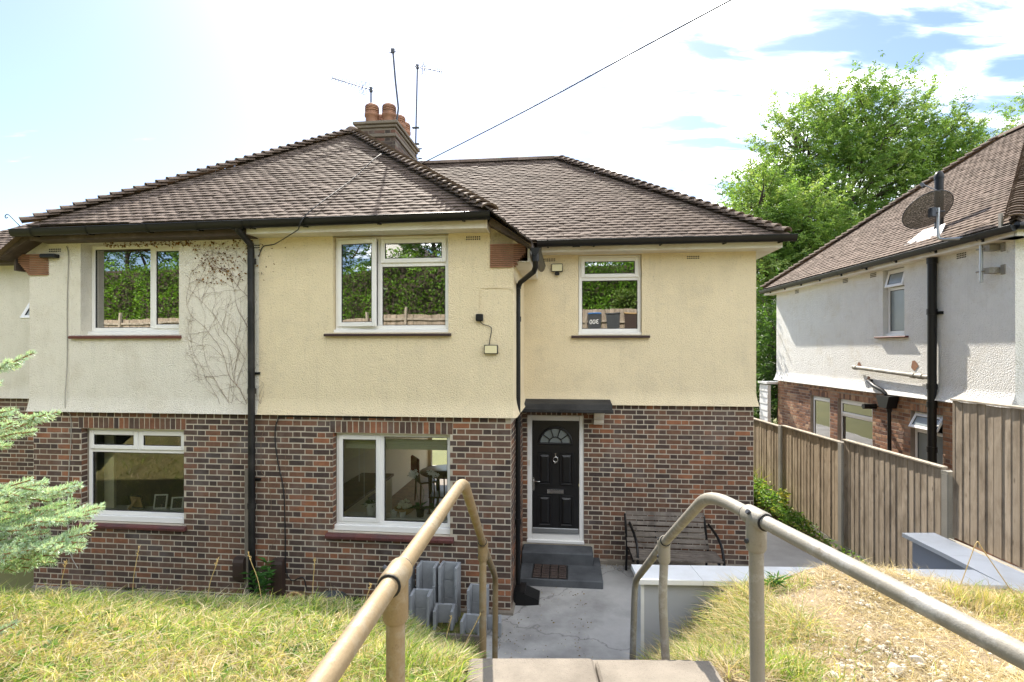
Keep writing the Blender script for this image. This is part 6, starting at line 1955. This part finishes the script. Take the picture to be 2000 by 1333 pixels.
def spruce_branch(A, B, nside, sl, droop=.0, planar=(0, .9, .25), tone=0):
    A, B = np.array(A, float), np.array(B, float); ax_ = (B - A); L = np.linalg.norm(ax_); d = ax_ / L
    pts = [A + ax_ * t + np.array([0, 0, -.06 * math.sin(t * math.pi)]) for t in np.linspace(0, 1, 7)]
    for i in range(6):
        needles(pts[i], pts[i + 1], 1000 if i > 1 else 260, tone=tone)
    bm2.tube([tuple(p) for p in pts], [.012 - .0015 * i for i in range(7)], 6, False)
    sv = np.cross(d, [0, 0, 1]); sv /= np.linalg.norm(sv)
    for i in range(nside):
        t = .08 + .86 * i / nside; sg = 1 if i % 2 else -1
        p = A + ax_ * t + np.array([0, 0, -.06 * math.sin(t * math.pi)])
        l_ = sl * (1.05 - .75 * t) * rs.uniform(.75, 1.15) + .05
        dr = d * .78 + sv * sg * rs.uniform(.45, .75) + np.array([0, 0, rs.uniform(-.22, .22) - droop]); dr /= np.linalg.norm(dr)
        q = p + dr * l_
        needles(p, q, 1050, tone=tone)
        if l_ > .13:
            for k in range(int(l_ / .05)):
                t2 = .25 + .65 * k / max(1, int(l_ / .05)); s2 = np.cross(dr, [0, 0, 1]); s2 /= np.linalg.norm(s2)
                p2 = p + dr * l_ * t2; l2 = l_ * .42 * (1.1 - t2) + .035
                d2 = dr * .8 + s2 * (1 if k % 2 else -1) * .6 + np.array([0, 0, rs.uniform(-.2, .2)]); d2 /= np.linalg.norm(d2)
                needles(p2, p2 + d2 * l2, 1050, tone=tone)
def W(x, y, Z): return (round((x - 1000) / 1020 * Z, 3), Z, round(EYE - (y - 683) / 1020 * Z, 3))
# whorls at three heights; only the tips facing right come into view
spruce_branch(W(-330, 1010, 2.62), W(150, 945, 2.62), 16, .34)
spruce_branch(W(-330, 1060, 2.55), W(195, 992, 2.55), 18, .36)
spruce_branch(W(-300, 1085, 2.45), W(175, 1040, 2.45), 16, .32)
spruce_branch(W(-320, 1110, 2.70), W(112, 1068, 2.70), 16, .34, .08, tone=1)
spruce_branch(W(-330, 1040, 2.80), W(130, 985, 2.80), 16, .34, tone=1)
spruce_branch(W(-340, 985, 2.45), W(60, 938, 2.45), 14, .30)
spruce_branch(W(-330, 900, 2.5), W(112, 805, 2.5), 12, .26)
spruce_branch(W(-330, 890, 2.65), W(25, 800, 2.65), 12, .28)
spruce_branch(W(-330, 905, 2.8), W(10, 850, 2.8), 12, .28, tone=1)
spruce_branch(W(-330, 790, 2.5), W(66, 690, 2.5), 10, .20)
spruce_branch(W(-330, 760, 2.7), W(-30, 700, 2.7), 10, .26)
spruce_branch(W(-300, 1300, 2.35), W(30, 1218, 2.35), 8, .14)
for k in range(26):    # the rest of the tree, out of the frame to the left
    an = rs.uniform(1.2, 5.2) + (0); z = rs.uniform(2.0, 5.2); l_ = (5.8 - z) * .38
    b = (-4.0 + math.cos(an) * l_, 2.7 + math.sin(an) * l_, z - .1)
    if b[0] > -3.4: continue
    spruce_branch((-4.0, 2.7, z), b, 6, .3)
P = np.concatenate(Np); D = np.concatenate(Nd); L = np.concatenate(Nl); cc = np.concatenate(Nc)
n = len(P); sd_ = unit(np.cross(D, rs.normal(size=(n, 3)))) * .0015
V = np.stack([P - sd_, P + sd_, P + D * L[:, None] + sd_ * .7, P + D * L[:, None] - sd_ * .7], 1).reshape(-1, 3)
F = np.arange(n * 4).reshape(-1, 4)
no = np_mesh("needles", V, F, M['needle'], sp, np.repeat(cc[:, None], 4, 1).reshape(-1, 3)); no["kind"] = "stuff"
bm2.build("branches", M['twig'], sp)

# ---------------------------------------------------------------- broad-leaved trees behind
def tree(name, label, base, height, blobs, ntwig, seed, cols, group=None, trunk_r=.22, leaf=.13, top_open=True, nlv=9, nlf=7):
    """blobs: crown volumes (centre offset, radii). Limbs reach into each blob, twigs carry compound leaves."""
    r = np.random.default_rng(seed)
    t = thing(name, label, "tree", base, 0, group)
    B = np.array(base, float)
    tb = MB()
    top = B + np.array([r.normal(0, .3), r.normal(0, .3), height * .62])
    tb.tube([tuple(B - [0, 0, .3]), tuple(B + [0.05, 0, height * .2]), tuple((B + top) / 2 + [.1, .1, 0]), tuple(top)], [trunk_r, trunk_r * .8, trunk_r * .55, trunk_r * .2], 9)
    P = []; Dd = []; Ls = []
    vol = np.array([b[3] * b[4] * b[5] for b in blobs]) ** .75; vol /= vol.sum()
    for bi, b in enumerate(blobs):
        c = B + np.array(b[:3]); rad = np.array(b[3:6])
        st_ = B + (top - B) * np.clip((c[2] - B[2] - rad[2]) / (height * .62), .25, .95)
        mid = (st_ + c) / 2 + r.normal(0, .3, 3)
        tb.tube([tuple(st_), tuple(mid), tuple(c + [0, 0, rad[2] * .3])], [trunk_r * .42, trunk_r * .28, trunk_r * .08], 6)
        nt = int(ntwig * vol[bi])
        u = unit(r.normal(size=(nt, 3))); rr_ = r.uniform(.35, 1.0, nt) ** .55
        lump = np.array([1 + .28 * mnoise.noise(Vector(tuple(q * 2.2 + bi * 3))) + .16 * mnoise.noise(Vector(tuple(q * 5 + bi))) for q in u])
        p = c + u * rad * (rr_ * lump)[:, None]
        d = unit(u * [1, 1, .6] + np.array([0, 0, .55]) + r.normal(0, .35, (nt, 3)))
        P.append(p); Dd.append(d); Ls.append(r.uniform(.45, 1.15, nt) * (.7 + .5 * (rr_ > .8)))
        for k in range(0, nt, 9):
            q0 = c + (p[k] - c) * .25 + [0, 0, -.2]
            tb.tube([tuple(q0), tuple((q0 + p[k]) / 2 + r.normal(0, .15, 3)), tuple(p[k]), tuple(p[k] + d[k] * Ls[-1][k])], [.045, .03, .015, .006], 4, False)
    P = np.concatenate(P); Dd = np.concatenate(Dd); Ls = np.concatenate(Ls); nt = len(P)
    # compound leaves along every twig
    k = np.tile(np.linspace(.1, 1, nlv), nt); tw = np.repeat(np.arange(nt), nlv)
    lp = P[tw] + Dd[tw] * (Ls[tw] * k)[:, None]
    ld = unit(r.normal(size=(len(tw), 3)) * [1, 1, .55] + Dd[tw] * .7 + [0, 0, -.12])
    ll = r.uniform(.7, 1.2, len(tw)) * leaf * 2.0
    side = unit(np.cross(ld, r.normal(size=ld.shape) * .4 + [0, 0, 1.0]))
    tone = np.array(cols)[r.integers(0, len(cols), nt)]
    tone = tone[tw] * r.uniform(.8, 1.2, (len(tw), 1))
    outP = []; outD = []; outC = []; outL = []
    for j in range(nlf):
        f = (j // 2 + 1) / (nlf // 2 + 1) if j < nlf - 1 else 1.0
        s_ = (1 if j % 2 else -1) if j < nlf - 1 else 0
        p = lp + ld * (ll * f)[:, None]
        dd = unit(ld * (.55 if s_ else 1) + side * s_ * .9 + r.normal(0, .15, ld.shape) + [0, 0, -.15])
        outP.append(p); outD.append(dd); outC.append(tone); outL.append(r.uniform(.8, 1.15, len(tw)) * leaf)
    Lf_ = np.concatenate(outL)
    V, F, Cc = leaf_cloud(np.concatenate(outP), np.concatenate(outD), Lf_, Lf_ * .46, np.concatenate(outC), .12, seed)
    tb.build("trunk", M['bark'], t)
    np_mesh("crown", V, F, M['leaf'], t, Cc)
    return t
GR = [(.19, .32, .08), (.15, .27, .065), (.24, .37, .10), (.12, .21, .055), (.30, .40, .14)]
tree("ash_tree", "tall spreading ash behind the houses, its crown above the neighbour's roof", (14.6, 25, 0), 16.5,
     [(-2.2, 0, 9.8, 2.0, 2.2, 2.3), (-.6, 0, 12.6, 2.1, 2.1, 2.3), (2.6, 0, 13.7, 2.2, 2.2, 2.0), (5.2, .5, 13.0, 1.9, 2.0, 1.7), (7.2, .5, 12.5, 1.7, 1.8, 1.4), (1.5, 0, 10.4, 3.2, 3.0, 2.7), (5.2, 0, 10.6, 2.6, 2.4, 2.2), (7.4, .5, 10.2, 1.8, 1.8, 1.7),
      (-2.0, 0, 6.2, 2.5, 2.6, 2.6), (.6, 0, 6.8, 3.2, 3.0, 2.6), (4.6, 0, 7.4, 3, 2.6, 2.4), (1.0, 0, 14.8, 1.4, 1.4, 1.3)],
     4000, 3, GR, "trees beyond the houses", .3, .135)
tree("ash_tree", "smaller leafy tree between the two houses, left of the tall ash", (10.9, 21, 0), 10.5,
     [(-.9, 0, 9.1, .95, 1.2, 1.1), (.4, 0, 8.0, 1.4, 1.5, 1.7), (-.8, 0, 6.9, 1.15, 1.4, 1.5), (1.4, 0, 6.2, 1.7, 1.6, 2.0), (.1, 0, 4.3, 1.7, 1.7, 1.9), (.4, 0, 2.2, 1.9, 1.7, 1.8)],
     1700, 4, GR, "trees beyond the houses", .18, .12)
tree("ash_tree", "pale green treetop showing at the far right above the neighbour's roof", (25.2, 25, 0), 13.5,
     [(.2, 0, 13.0, 1.7, 2.0, 2.2), (1.8, 0, 10.5, 3.0, 2.5, 3.0), (-.8, 0, 9.6, 2.0, 2.4, 2.6)], 900, 5, GR, "trees beyond the houses", .25, .135)
tree("hazel_bush", "dark green bush filling the gap at the end of the side path", (9.2, 17.6, 0), 4.6,
     [(0, 0, 3.4, 1.5, 1.2, 1.6), (-.3, 0, 1.4, 1.7, 1.2, 1.6), (.8, .2, 2.0, 1.3, 1.1, 1.7)], 620, 6, [(.07, .15, .03), (.10, .20, .04), (.055, .11, .025)], None, .1, .11)

# dead leaves, chips and dust swept into the edges of the patio
r = np.random.default_rng(90); n = 520
X0 = np.concatenate([r.uniform(-.6, 3.2, 260), r.uniform(-.55, .95, 260)])
loc = [wingF.P(float(x), 0.0, .04 + abs(float(q))) for x, q in zip(np.linspace(.45, 2.7, 260), r.exponential(.10, 260))]
loc += [Vector((float(x), float(y), 0)) for x, y in zip(r.uniform(-.5, .98, 260), r.uniform(5.4, 7.4, 260))]
P = np.array([(p.x, p.y, .008) for p in loc])
cols = np.array([[.24, .16, .07], [.16, .11, .06], [.34, .26, .13], [.12, .12, .05], [.5, .47, .42]])[r.integers(0, 5, n)]
V, F, Cc = leaf_cloud(P, unit(np.stack([r.normal(0, 1, n), r.normal(0, 1, n), r.uniform(0, .35, n)], 1)), r.uniform(.008, .035, n), r.uniform(.006, .02, n), cols, seed=91)
np_mesh("leaf_litter", V, F, M['grass'], None, Cc, kind='stuff')
# ================================================================ inside the windows
# lower left: picture frames on the sill
ib = MB(); ib.box((-6.66, .235, 1.04), (-5.16, .44, 1.06), bayF.M); ib.build("inner_sill", M['white_china'], house)
ib = MB(); ib.box((-3.04, .235, 1.06), (-1.50, .44, 1.08), bayF.M); ib.build("inner_sill", M['white_china'], house)
ib = MB(); ib.box((-6.62, .30, 1.02), (-6.47, .34, 2.2), bayF.M); ib.build("curtain", M['blind'], house)
def pic(label, a, w, h, m, tilt, yaw, strut=False):
    t = thing("picture_frame", label, "picture frame", tuple(bayF.P(a, 1.061, -.33)), -AH, "picture frames on the window sill")
    Mx = bayF.M @ Matrix.Translation((a, .33, 1.062)) @ Matrix.Rotation(yaw, 4, 'Z') @ Matrix.Rotation(tilt, 4, 'X')
    mb = MB(); f = .018
    for q in (((-w/2, 0), (-w/2 + f, h)), ((w/2 - f, 0), (w/2, h)), ((-w/2 + f, 0), (w/2 - f, f)), ((-w/2 + f, h - f), (w/2 - f, h))):
        mb.box((q[0][0], -.008, q[0][1]), (q[1][0], .012, q[1][1]), Mx)
    mb.build("frame", m, t)
    b = MB(); b.box((-w/2 + f, .0, f), (w/2 - f, .008, h - f), Mx); b.build("back_board", M['card'] if strut else M['rubber'], t)
    if strut:
        s = MB(); s.prism([Mx @ Vector(p) for p in ((-.02, -.009, h * .7), (.03, -.009, h * .7), (-.04, -.12, .0), (-.09, -.12, .0))], Mx.to_3x3() @ Vector((0, .006, 0))); s.build("strut", M['card'], t)
pic("tan backed picture frame leaning on its strut behind the lower left window", -6.12, .235, .20, M['rubber'], R(14), R(-8), True)
pic("open white picture frame in the middle of the lower left window sill", -5.78, .18, .20, M['white_china'], R(-12), R(12))
pic("thick white picture frame at the right of the lower left window sill", -5.52, .16, .17, M['white_china'], R(-14), R(16))
bk2 = MB(); bk2.box((-5.36, .28, 1.061), (-5.17, .40, 1.085), bayF.M); tag(bk2.build("book", M['blue_plastic']), "pale blue book lying at the right end of the lower left window sill", "book")

# kitchen window: blind, pots, orchids, table
for a0_, a1_ in ((-2.98, -2.48), (-2.42, -1.52)):
    mb = MB()
    for k in range(4): mb.bbox((a0_, .222 - .004 * (k % 2), 2.00 + k * .034), (a1_, .250, 2.032 + k * .034), .003, bayF.M)
    mb.build("window_blind", M['blind'], house)
mb = MB(); mb.tube([bayF.P(-2.80, 2.0, -.25), bayF.P(-2.80, 1.55, -.25)], .004, 5); mb.tube([bayF.P(-2.73, 2.0, -.25), bayF.P(-2.73, 1.1, -.25)], .003, 5); mb.build("blind_cord", M['white_china'], house)
def potted(label, a, d, r_, h, m, kind):
    t = thing("plant_pot", label, "plant pot", tuple(bayF.P(a, 1.081, -d)), 0, "pots on the kitchen window sill")
    b = bayF.P(a, 1.082, -d)
    mb = MB(); mb.lathe([(0, 0), (r_ * .72, 0), (r_ * .8, h * .5), (r_, h * .94), (r_ * 1.04, h), (r_ * .92, h), (r_ * .85, h * .8), (0, h * .8)], tuple(b), 14); mb.build("pot", m, t)
    rr2 = random.Random(int(a * 100))
    if kind == 'leaf':
        Pz = np.array([tuple(b + Vector((0, 0, h * .85)))] * 26); rg_ = np.random.default_rng(3)
        D = unit(rg_.normal(size=(26, 3)) * [1, 1, .3] + [0, 0, .35])
        V, F, Cc = leaf_cloud(Pz, D, rg_.uniform(.08, .16, 26), rg_.uniform(.02, .035, 26), np.tile([[.05, .11, .04]], (26, 1)), seed=4); np_mesh("leaves", V, F, M['leaf'], t, Cc)
    if kind in ('orchid', 'pink'):
        Pz = np.array([tuple(b + Vector((0, 0, h)))] * 7); rg_ = np.random.default_rng(5)
        D = unit(rg_.normal(size=(7, 3)) * [1, 1, .2] + [0, 0, .3])
        V, F, Cc = leaf_cloud(Pz, D, rg_.uniform(.14, .22, 7), rg_.uniform(.05, .07, 7), np.tile([[.04, .12, .03]], (7, 1)), seed=6); np_mesh("leaves", V, F, M['leaf'], t, Cc)
        for s_ in range(2):
            top = b + Vector((rr2.uniform(-.10, .02), rr2.uniform(-.05, .05), h + .42 + .05 * s_))
            st_ = MB(); pts = [b + Vector((0, 0, h)), b + Vector((.05 * (1 - 2 * s_), 0, h + .22)), top, top + Vector((-.09, 0, .0))]; cable(st_, pts, .003, 4, 4); st_.build("stem", M['green_leaf'], t)
            fl = MB()
            for q in range(6):
                c = top + Vector((-.015 * q + .02, rr2.uniform(-.02, .02), .01 + rr2.uniform(-.03, .02)))
                for w_ in range(5):
                    an = w_ * 1.256; fl.poly([c, c + Vector((math.cos(an - .5) * .018, -.004, math.sin(an - .5) * .018)), c + Vector((math.cos(an) * .026, -.006, math.sin(an) * .026)), c + Vector((math.cos(an + .5) * .018, -.004, math.sin(an + .5) * .018))])
            fl.build("flowers", M['petal'] if kind == 'orchid' else M['pink'], t)
potted("white pot of curling leaves behind the left kitchen sash", -2.66, .33, .085, .17, M['white_china'], 'leaf')
potted("small white lidded pot near the middle mullion", -2.33, .29, .05, .075, M['white_china'], None)
potted("small white lidded pot beside its twin on the sill", -2.21, .29, .05, .075, M['white_china'], None)
potted("dark pot of white orchids in the middle of the kitchen sill", -1.98, .33, .065, .12, M['rubber'], 'orchid')
potted("white pot of tall orchids at the right of the kitchen sill", -1.78, .33, .065, .12, M['white_china'], 'orchid')
# bowl of shells
t = thing("shell_bowl", "bowl of pale shells on the kitchen sill behind two small pots", "bowl", tuple(bayF.P(-2.22, 1.08, -.40)))
sh_ = MB(); sh_.box((-2.45, .441, 1.055), (-1.95, .62, 1.078), bayF.M); sh_.build("shelf", M['white_china'], house)
mb = MB(); mb.lathe([(.05, 0), (.12, .05), (.15, .10), (.14, .10), (.11, .05), (0, .03)], tuple(bayF.P(-2.22, 1.082, -.40)), 14); mb.build("bowl", M['card'], t)
mb = MB()
for i in range(16):
    P, Fq = stone_mesh(random.uniform(.025, .042), 40 + i); c = bayF.P(-2.22 + random.uniform(-.09, .09), 1.19 + random.uniform(-.01, .07), -.40 + random.uniform(-.06, .06)); mb.add([tuple(p + np.array(c)) for p in P], Fq)
mb.build("shells", M['blind'], t)
# kitchen run along the left wall and a round table with chairs
kc = thing("kitchen_cabinet", "pale kitchen units along the left wall seen through the window", "cabinet", tuple(bayF.P(-3.5, .11, -2)), -AH)
mb = MB(); mb.box((-3.84, .5, .113), (-3.26, 2.9, .98), bayF.M); mb.build("base_unit", M['blind'], kc)
mb = MB(); mb.box((-3.84, .5, .981), (-3.22, 2.9, 1.02), bayF.M); mb.build("worktop", M['table_wood'], kc)
mb = MB(); mb.box((-3.84, 1.2, 1.55), (-3.5, 2.9, 2.3), bayF.M); mb.build("wall_unit", M['blind'], kc)
mb = MB(); mb.box((-3.25, 1.7, .25), (-3.243, 2.3, .9), bayF.M); mb.build("oven_door", M['black_door'], kc)
tb_ = thing("dining_table", "round dark wooden table in the kitchen behind the window", "table", tuple(bayF.P(-2.42, .11, -3.9)), -AH)
mb = MB(); mb.lathe([(0, .72), (.56, .72), (.58, .735), (.58, .755), (0, .76)], tuple(bayF.P(-2.42, .11, -3.9)), 24); mb.build("table_top", M['table_wood'], tb_)
for an in (0.8, 2.4, 3.9, 5.5):
    c = bayF.P(-2.42 + .4 * math.cos(an), .112, -3.9 + .4 * math.sin(an)); mb = MB(); mb.tube([c, c + Vector((0, 0, .72))], .03, 8); mb.build("leg", M['table_wood'], tb_)
def kchair(label, a, d, yaw, cloth):
    t = thing("kitchen_chair", label, "chair", tuple(bayF.P(a, .112, -d)), -AH + yaw, "chairs round the kitchen table")
    Mx = bayF.M @ Matrix.Translation((a, d, .113)) @ Matrix.Rotation(yaw, 4, 'Z')
    mb = MB(); mb.bbox((-.21, -.20, .43), (.21, .20, .465), .01, Mx); mb.build("seat", M['table_wood'], t)
    for x in (-.18, .18):
        for y in (-.17, .17):
            mb = MB(); mb.tube([Mx @ Vector((x, y, .43)), Mx @ Vector((x * 1.1, y * 1.1, 0))], .018, 6); mb.build("leg", M['table_wood'], t)
    mb = MB()
    for x in (-.19, -.095, 0, .095, .19): mb.tube([Mx @ Vector((x, -.19, .46)), Mx @ Vector((x, -.24, .92))], .013, 6)
    mb.bbox((-.22, -.26, .88), (.22, -.22, .96), .01, Mx); mb.build("backrest", M['table_wood'], t)
    if cloth:
        mb = MB(); mb.bbox((-.23, -.275, .62), (.23, -.21, .97), .02, Mx); mb.build("draped_cloth", M['red_cloth'], t)
kchair("dark slat-backed chair at the near side of the kitchen table", -2.40, 3.22, 0.05, False)
kchair("chair draped in red cloth at the left of the kitchen table", -2.98, 4.25, -1.0, True)

# flower pots in the grass at the wall
fp = thing("flower_pot", "old terracotta pot lying on its side in the grass by the brick", "flower pot", tuple(bayF.P(-3.45, .1, .25)))
mb = MB(); Mx = Matrix.Translation(bayF.P(-3.42, .14, .22)) @ Matrix.Rotation(R(80), 4, 'X'); mb.lathe([(0, 0), (.09, 0), (.13, .2), (.14, .2), (.14, .24), (.12, .24), (.08, .02), (0, .02)], (0, 0, -.1), 16, True, Mx); mb.build("pot", M['card'], fp)
fp = thing("flower_pot", "round black-rimmed bowl in the grass by the brick", "flower pot", tuple(bayF.P(-2.95, .02, .25)))
mb = MB(); mb.lathe([(0, 0), (.16, 0), (.22, .14), (.235, .15), (.235, .18), (.21, .18), (.17, .10), (0, .10)], tuple(bayF.P(-3.0, .02, .26)), 18); mb.build("pot", M['bin'], fp)
mb = MB(); mb.lathe([(0, .12), (.19, .12)], tuple(bayF.P(-3.0, .02, .26)), 18); mb.build("potting_soil", M['soil'], fp)

# ================================================================ the slope behind the viewer (seen only in the panes)
g = MB(); g.poly([(-60, -9, 3.78), (60, -9, 3.78), (60, -70, 14), (-60, -70, 14)]); g.poly([(-60, 2, 1.3), (-9, 2, 1.3), (-9, -9, 3.78), (-60, -9, 3.78)]); g.poly([(7, 2, 1.3), (60, 2, 1.3), (60, -9, 3.78), (7, -9, 3.78)])
g.build("hillside", M['far_ground'], kind='structure')
def hedge(label, x0, x1, y, z0, h, dep, n, seed, cols):
    t = thing("hedge", label, "hedge", ((x0 + x1) / 2, y, z0))
    r = np.random.default_rng(seed)
    P = np.stack([r.uniform(x0, x1, n), y + r.uniform(-.5, .5, n) * dep * .3 + dep / 2 * np.where(r.uniform(size=n) < .75, 1, r.uniform(-1, 1, n)), z0 + r.uniform(0, 1, n) * h], 1)
    bump = np.array([mnoise.noise(Vector((p[0] * .9, p[2] * .9, seed))) for p in P])
    P[:, 1] += bump * .5; P[:, 2] += bump * .25
    D = unit(r.normal(size=(n, 3)) + [0, .7, .2])
    c = np.array(cols)[r.integers(0, len(cols), n)] * r.uniform(.75, 1.25, (n, 1)) * np.interp(bump, [-.5, .5], [.7, 1.25])[:, None]
    L_ = r.uniform(.12, .22, n)
    V, F, Cc = leaf_cloud(P, D, L_, L_ * .6, c, .15, seed)
    np_mesh("leaves", V, F, M['leaf'], t, Cc)
    mb = MB(); mb.box((x0 + .3, y - dep / 2, z0 - .5), (x1 - .3, y + dep * .2, z0 + h - .3)); mb.build("branches", M['bark'], t)
hedge("tall clipped laurel hedge across the road, reflected in the upper windows", -46, -4, -13, 4.2, 4.2, 1.6, 26000, 31, [(.16, .30, .04), (.20, .36, .05), (.10, .20, .03)])
hedge("rounded bright green hedge reflected in the right-hand upper pane", -4.2, 6, -15, 4.6, 3.9, 2.0, 12000, 32, [(.18, .34, .045), (.22, .40, .06), (.11, .22, .035)])
hedge("ivy covered bank reflected in the sash window", 1.2, 9, -10.8, 4.0, 2.3, 1.5, 9000, 33, [(.17, .27, .06), (.22, .32, .08), (.12, .18, .05)])
for k, (x, y, h) in enumerate(((-33, -17, 13), (-27, -18, 13), (-11, -20, 12), (-5.5, -22, 12), (2, -23, 12), (9, -22, 11))):
    tree("yew_tree", ["tall tree at the far left end of the laurel hedge", "dark rounded tree far left behind the hedge", "tall tree behind the laurel hedge", "tall tree behind the gap between hedges", "broad tree behind the green hedge", "broad tree at the right end of the green hedge"][k] + ", seen in the panes", (x, y, 5.4), h,
         [(0, 0, h * .65, 3.2, 2.5, h * .3), (.8, 0, h * .35, 3.0, 2.4, h * .28)], 260, 50 + k, [(.07, .15, .03), (.10, .19, .04), (.05, .11, .025)], None, .3, .26, True, 8, 5)
f2 = thing("board_fence", "grey board fence behind the viewer, reflected in the window panes", "fence", (-3, -7.5, 2.6))
for i in range(150):
    x = -23.5 + i * .2; z0 = (3.62 if x > -3 else 3.25) + .012 * math.sin(i * 1.7); mb = MB(); mb.box((x, -7.5, z0 - .6), (x + .19, -7.48 - .01 * (i % 2), z0 + 1.55)); mb.build("board", M['fence_grey'], f2)
for x in (-22.5, -20.5, -18.5, -16.5, -14.5, -12.5, -10.5, -9.0, -7.6, -5.7, -3.8, -1.9, 0.0, 1.9, 3.8, 5.7):
    mb = MB(); mb.box((x - .05, -7.47, 2.6), (x + .05, -7.37, 5.1)); mb.build("post", M['fence_cap'], f2)
mb = MB(); mb.box((-23.5, -7.47, 4.55), (6.4, -7.42, 4.64)); mb.build("rail", M['fence_cap'], f2)
def text_mesh(name, body, size, m, parent, Mx):
    cu = bpy.data.curves.new(name, 'FONT'); cu.body = body; cu.size = size; cu.extrude = .003; cu.align_x = 'CENTER'
    tmp = bpy.data.objects.new("tmp_text", cu); C.objects.link(tmp)
    me = bpy.data.meshes.new_from_object(tmp.evaluated_get(bpy.context.evaluated_depsgraph_get()))
    bpy.data.objects.remove(tmp); bpy.data.curves.remove(cu)
    me.transform(Mx); me.materials.clear(); me.materials.append(m)
    return link(name, me, parent)
for k, (x, lid, lab) in enumerate(((0.45, 'blue_plastic', "dark wheelie bin with a blue lid and a white number"), (1.25, 'bin', "dark wheelie bin with a dark lid next to the blue-lidded one"), (2.0, 'card', "brown wheelie bin at the right end of the row"))):
    zb = 3.85
    body = M['bin'] if lid != 'card' else M['meter']
    t = thing("wheelie_bin", lab + ", reflected in the panes", "bin", (x, -6.6, zb), 0, "wheelie bins behind the viewer")
    mb = MB(); P0 = [(x - .24, -6.8, zb + .01), (x + .24, -6.8, zb + .01), (x + .24, -6.38, zb + .01), (x - .24, -6.38, zb + .01)]; P1 = [(x - .29, -6.88, zb + 1.0), (x + .29, -6.88, zb + 1.0), (x + .29, -6.3, zb + 1.0), (x - .29, -6.3, zb + 1.0)]
    mb.add(P0 + P1, [(0,1,5,4),(1,2,6,5),(2,3,7,6),(3,0,4,7),(4,5,6,7)]); mb.build("bin_body", body, t)
    mb = MB(); mb.bbox((x - .30, -6.90, zb + 1.002), (x + .30, -6.27, zb + 1.07), .02); mb.build("lid", M[lid], t)
    for sx in (-.22, .22):
        mb = MB(); mb.tube([(x + sx - .03, -6.85, zb + .08), (x + sx + .03, -6.85, zb + .08)], .1, 12); mb.build("wheel", M['rubber'], t)
    if k == 0:
        text_mesh("number", "300", .26, M['white_china'], t, Matrix.Translation((x, -6.315, zb + .58)) @ Matrix.Rotation(math.pi, 4, 'Z') @ Matrix.Rotation(R(90), 4, 'X'))
# white gabled house up the slope, seen in the open sash
uh = thing("house", "white gabled house high on the slope, seen only in the upper panes", "house", (-21, -27, 6.5))
uF = Fr((0, -26, 0), (-1, 0, 0), (0, 1, 0))
mb = MB(); wall_panel(mb, uF, 15, 27, 5.5, 11.2, [(17, 18.4, 8.6, 10), (22, 23.4, 8.6, 10), (19.2, 20.6, 6.3, 7.9)], .12)
mb.poly([(-27, -26, 11.2), (-15, -26, 11.2), (-21, -26, 15.2)]); mb.quad((-15, -26, 5.5), (-15, -34, 5.5), (-15, -34, 11.2), (-15, -26, 11.2)); mb.quad((-27, -26, 5.5), (-27, -34, 5.5), (-27, -34, 11.2), (-27, -26, 11.2))
mb.build("wall", M['nb_stucco'], uh)
mb = MB(); mb.prism([(-27.4, -25.6, 11.0), (-21, -25.6, 15.35), (-14.6, -25.6, 11.0), (-21, -25.6, 15.1)], (0, -9, 0)); mb.build("roof", M['tile_edge'], uh)
for a0_, a1_, z0_, z1_ in ((17, 18.4, 8.6, 10), (22, 23.4, 8.6, 10), (19.2, 20.6, 6.3, 7.9)):
    mb = MB(); mb.box((-a1_, -26.15, z0_), (-a0_, -26.1, z1_)); w_ = mb.build("window", M['bin'], uh)
    mb = MB(); mb.box((-a1_, -26.1, (z0_ + z1_) / 2 - .04), (-a0_, -26.05, (z0_ + z1_) / 2 + .04)); mb.build("frame", M['upvc'], w_)
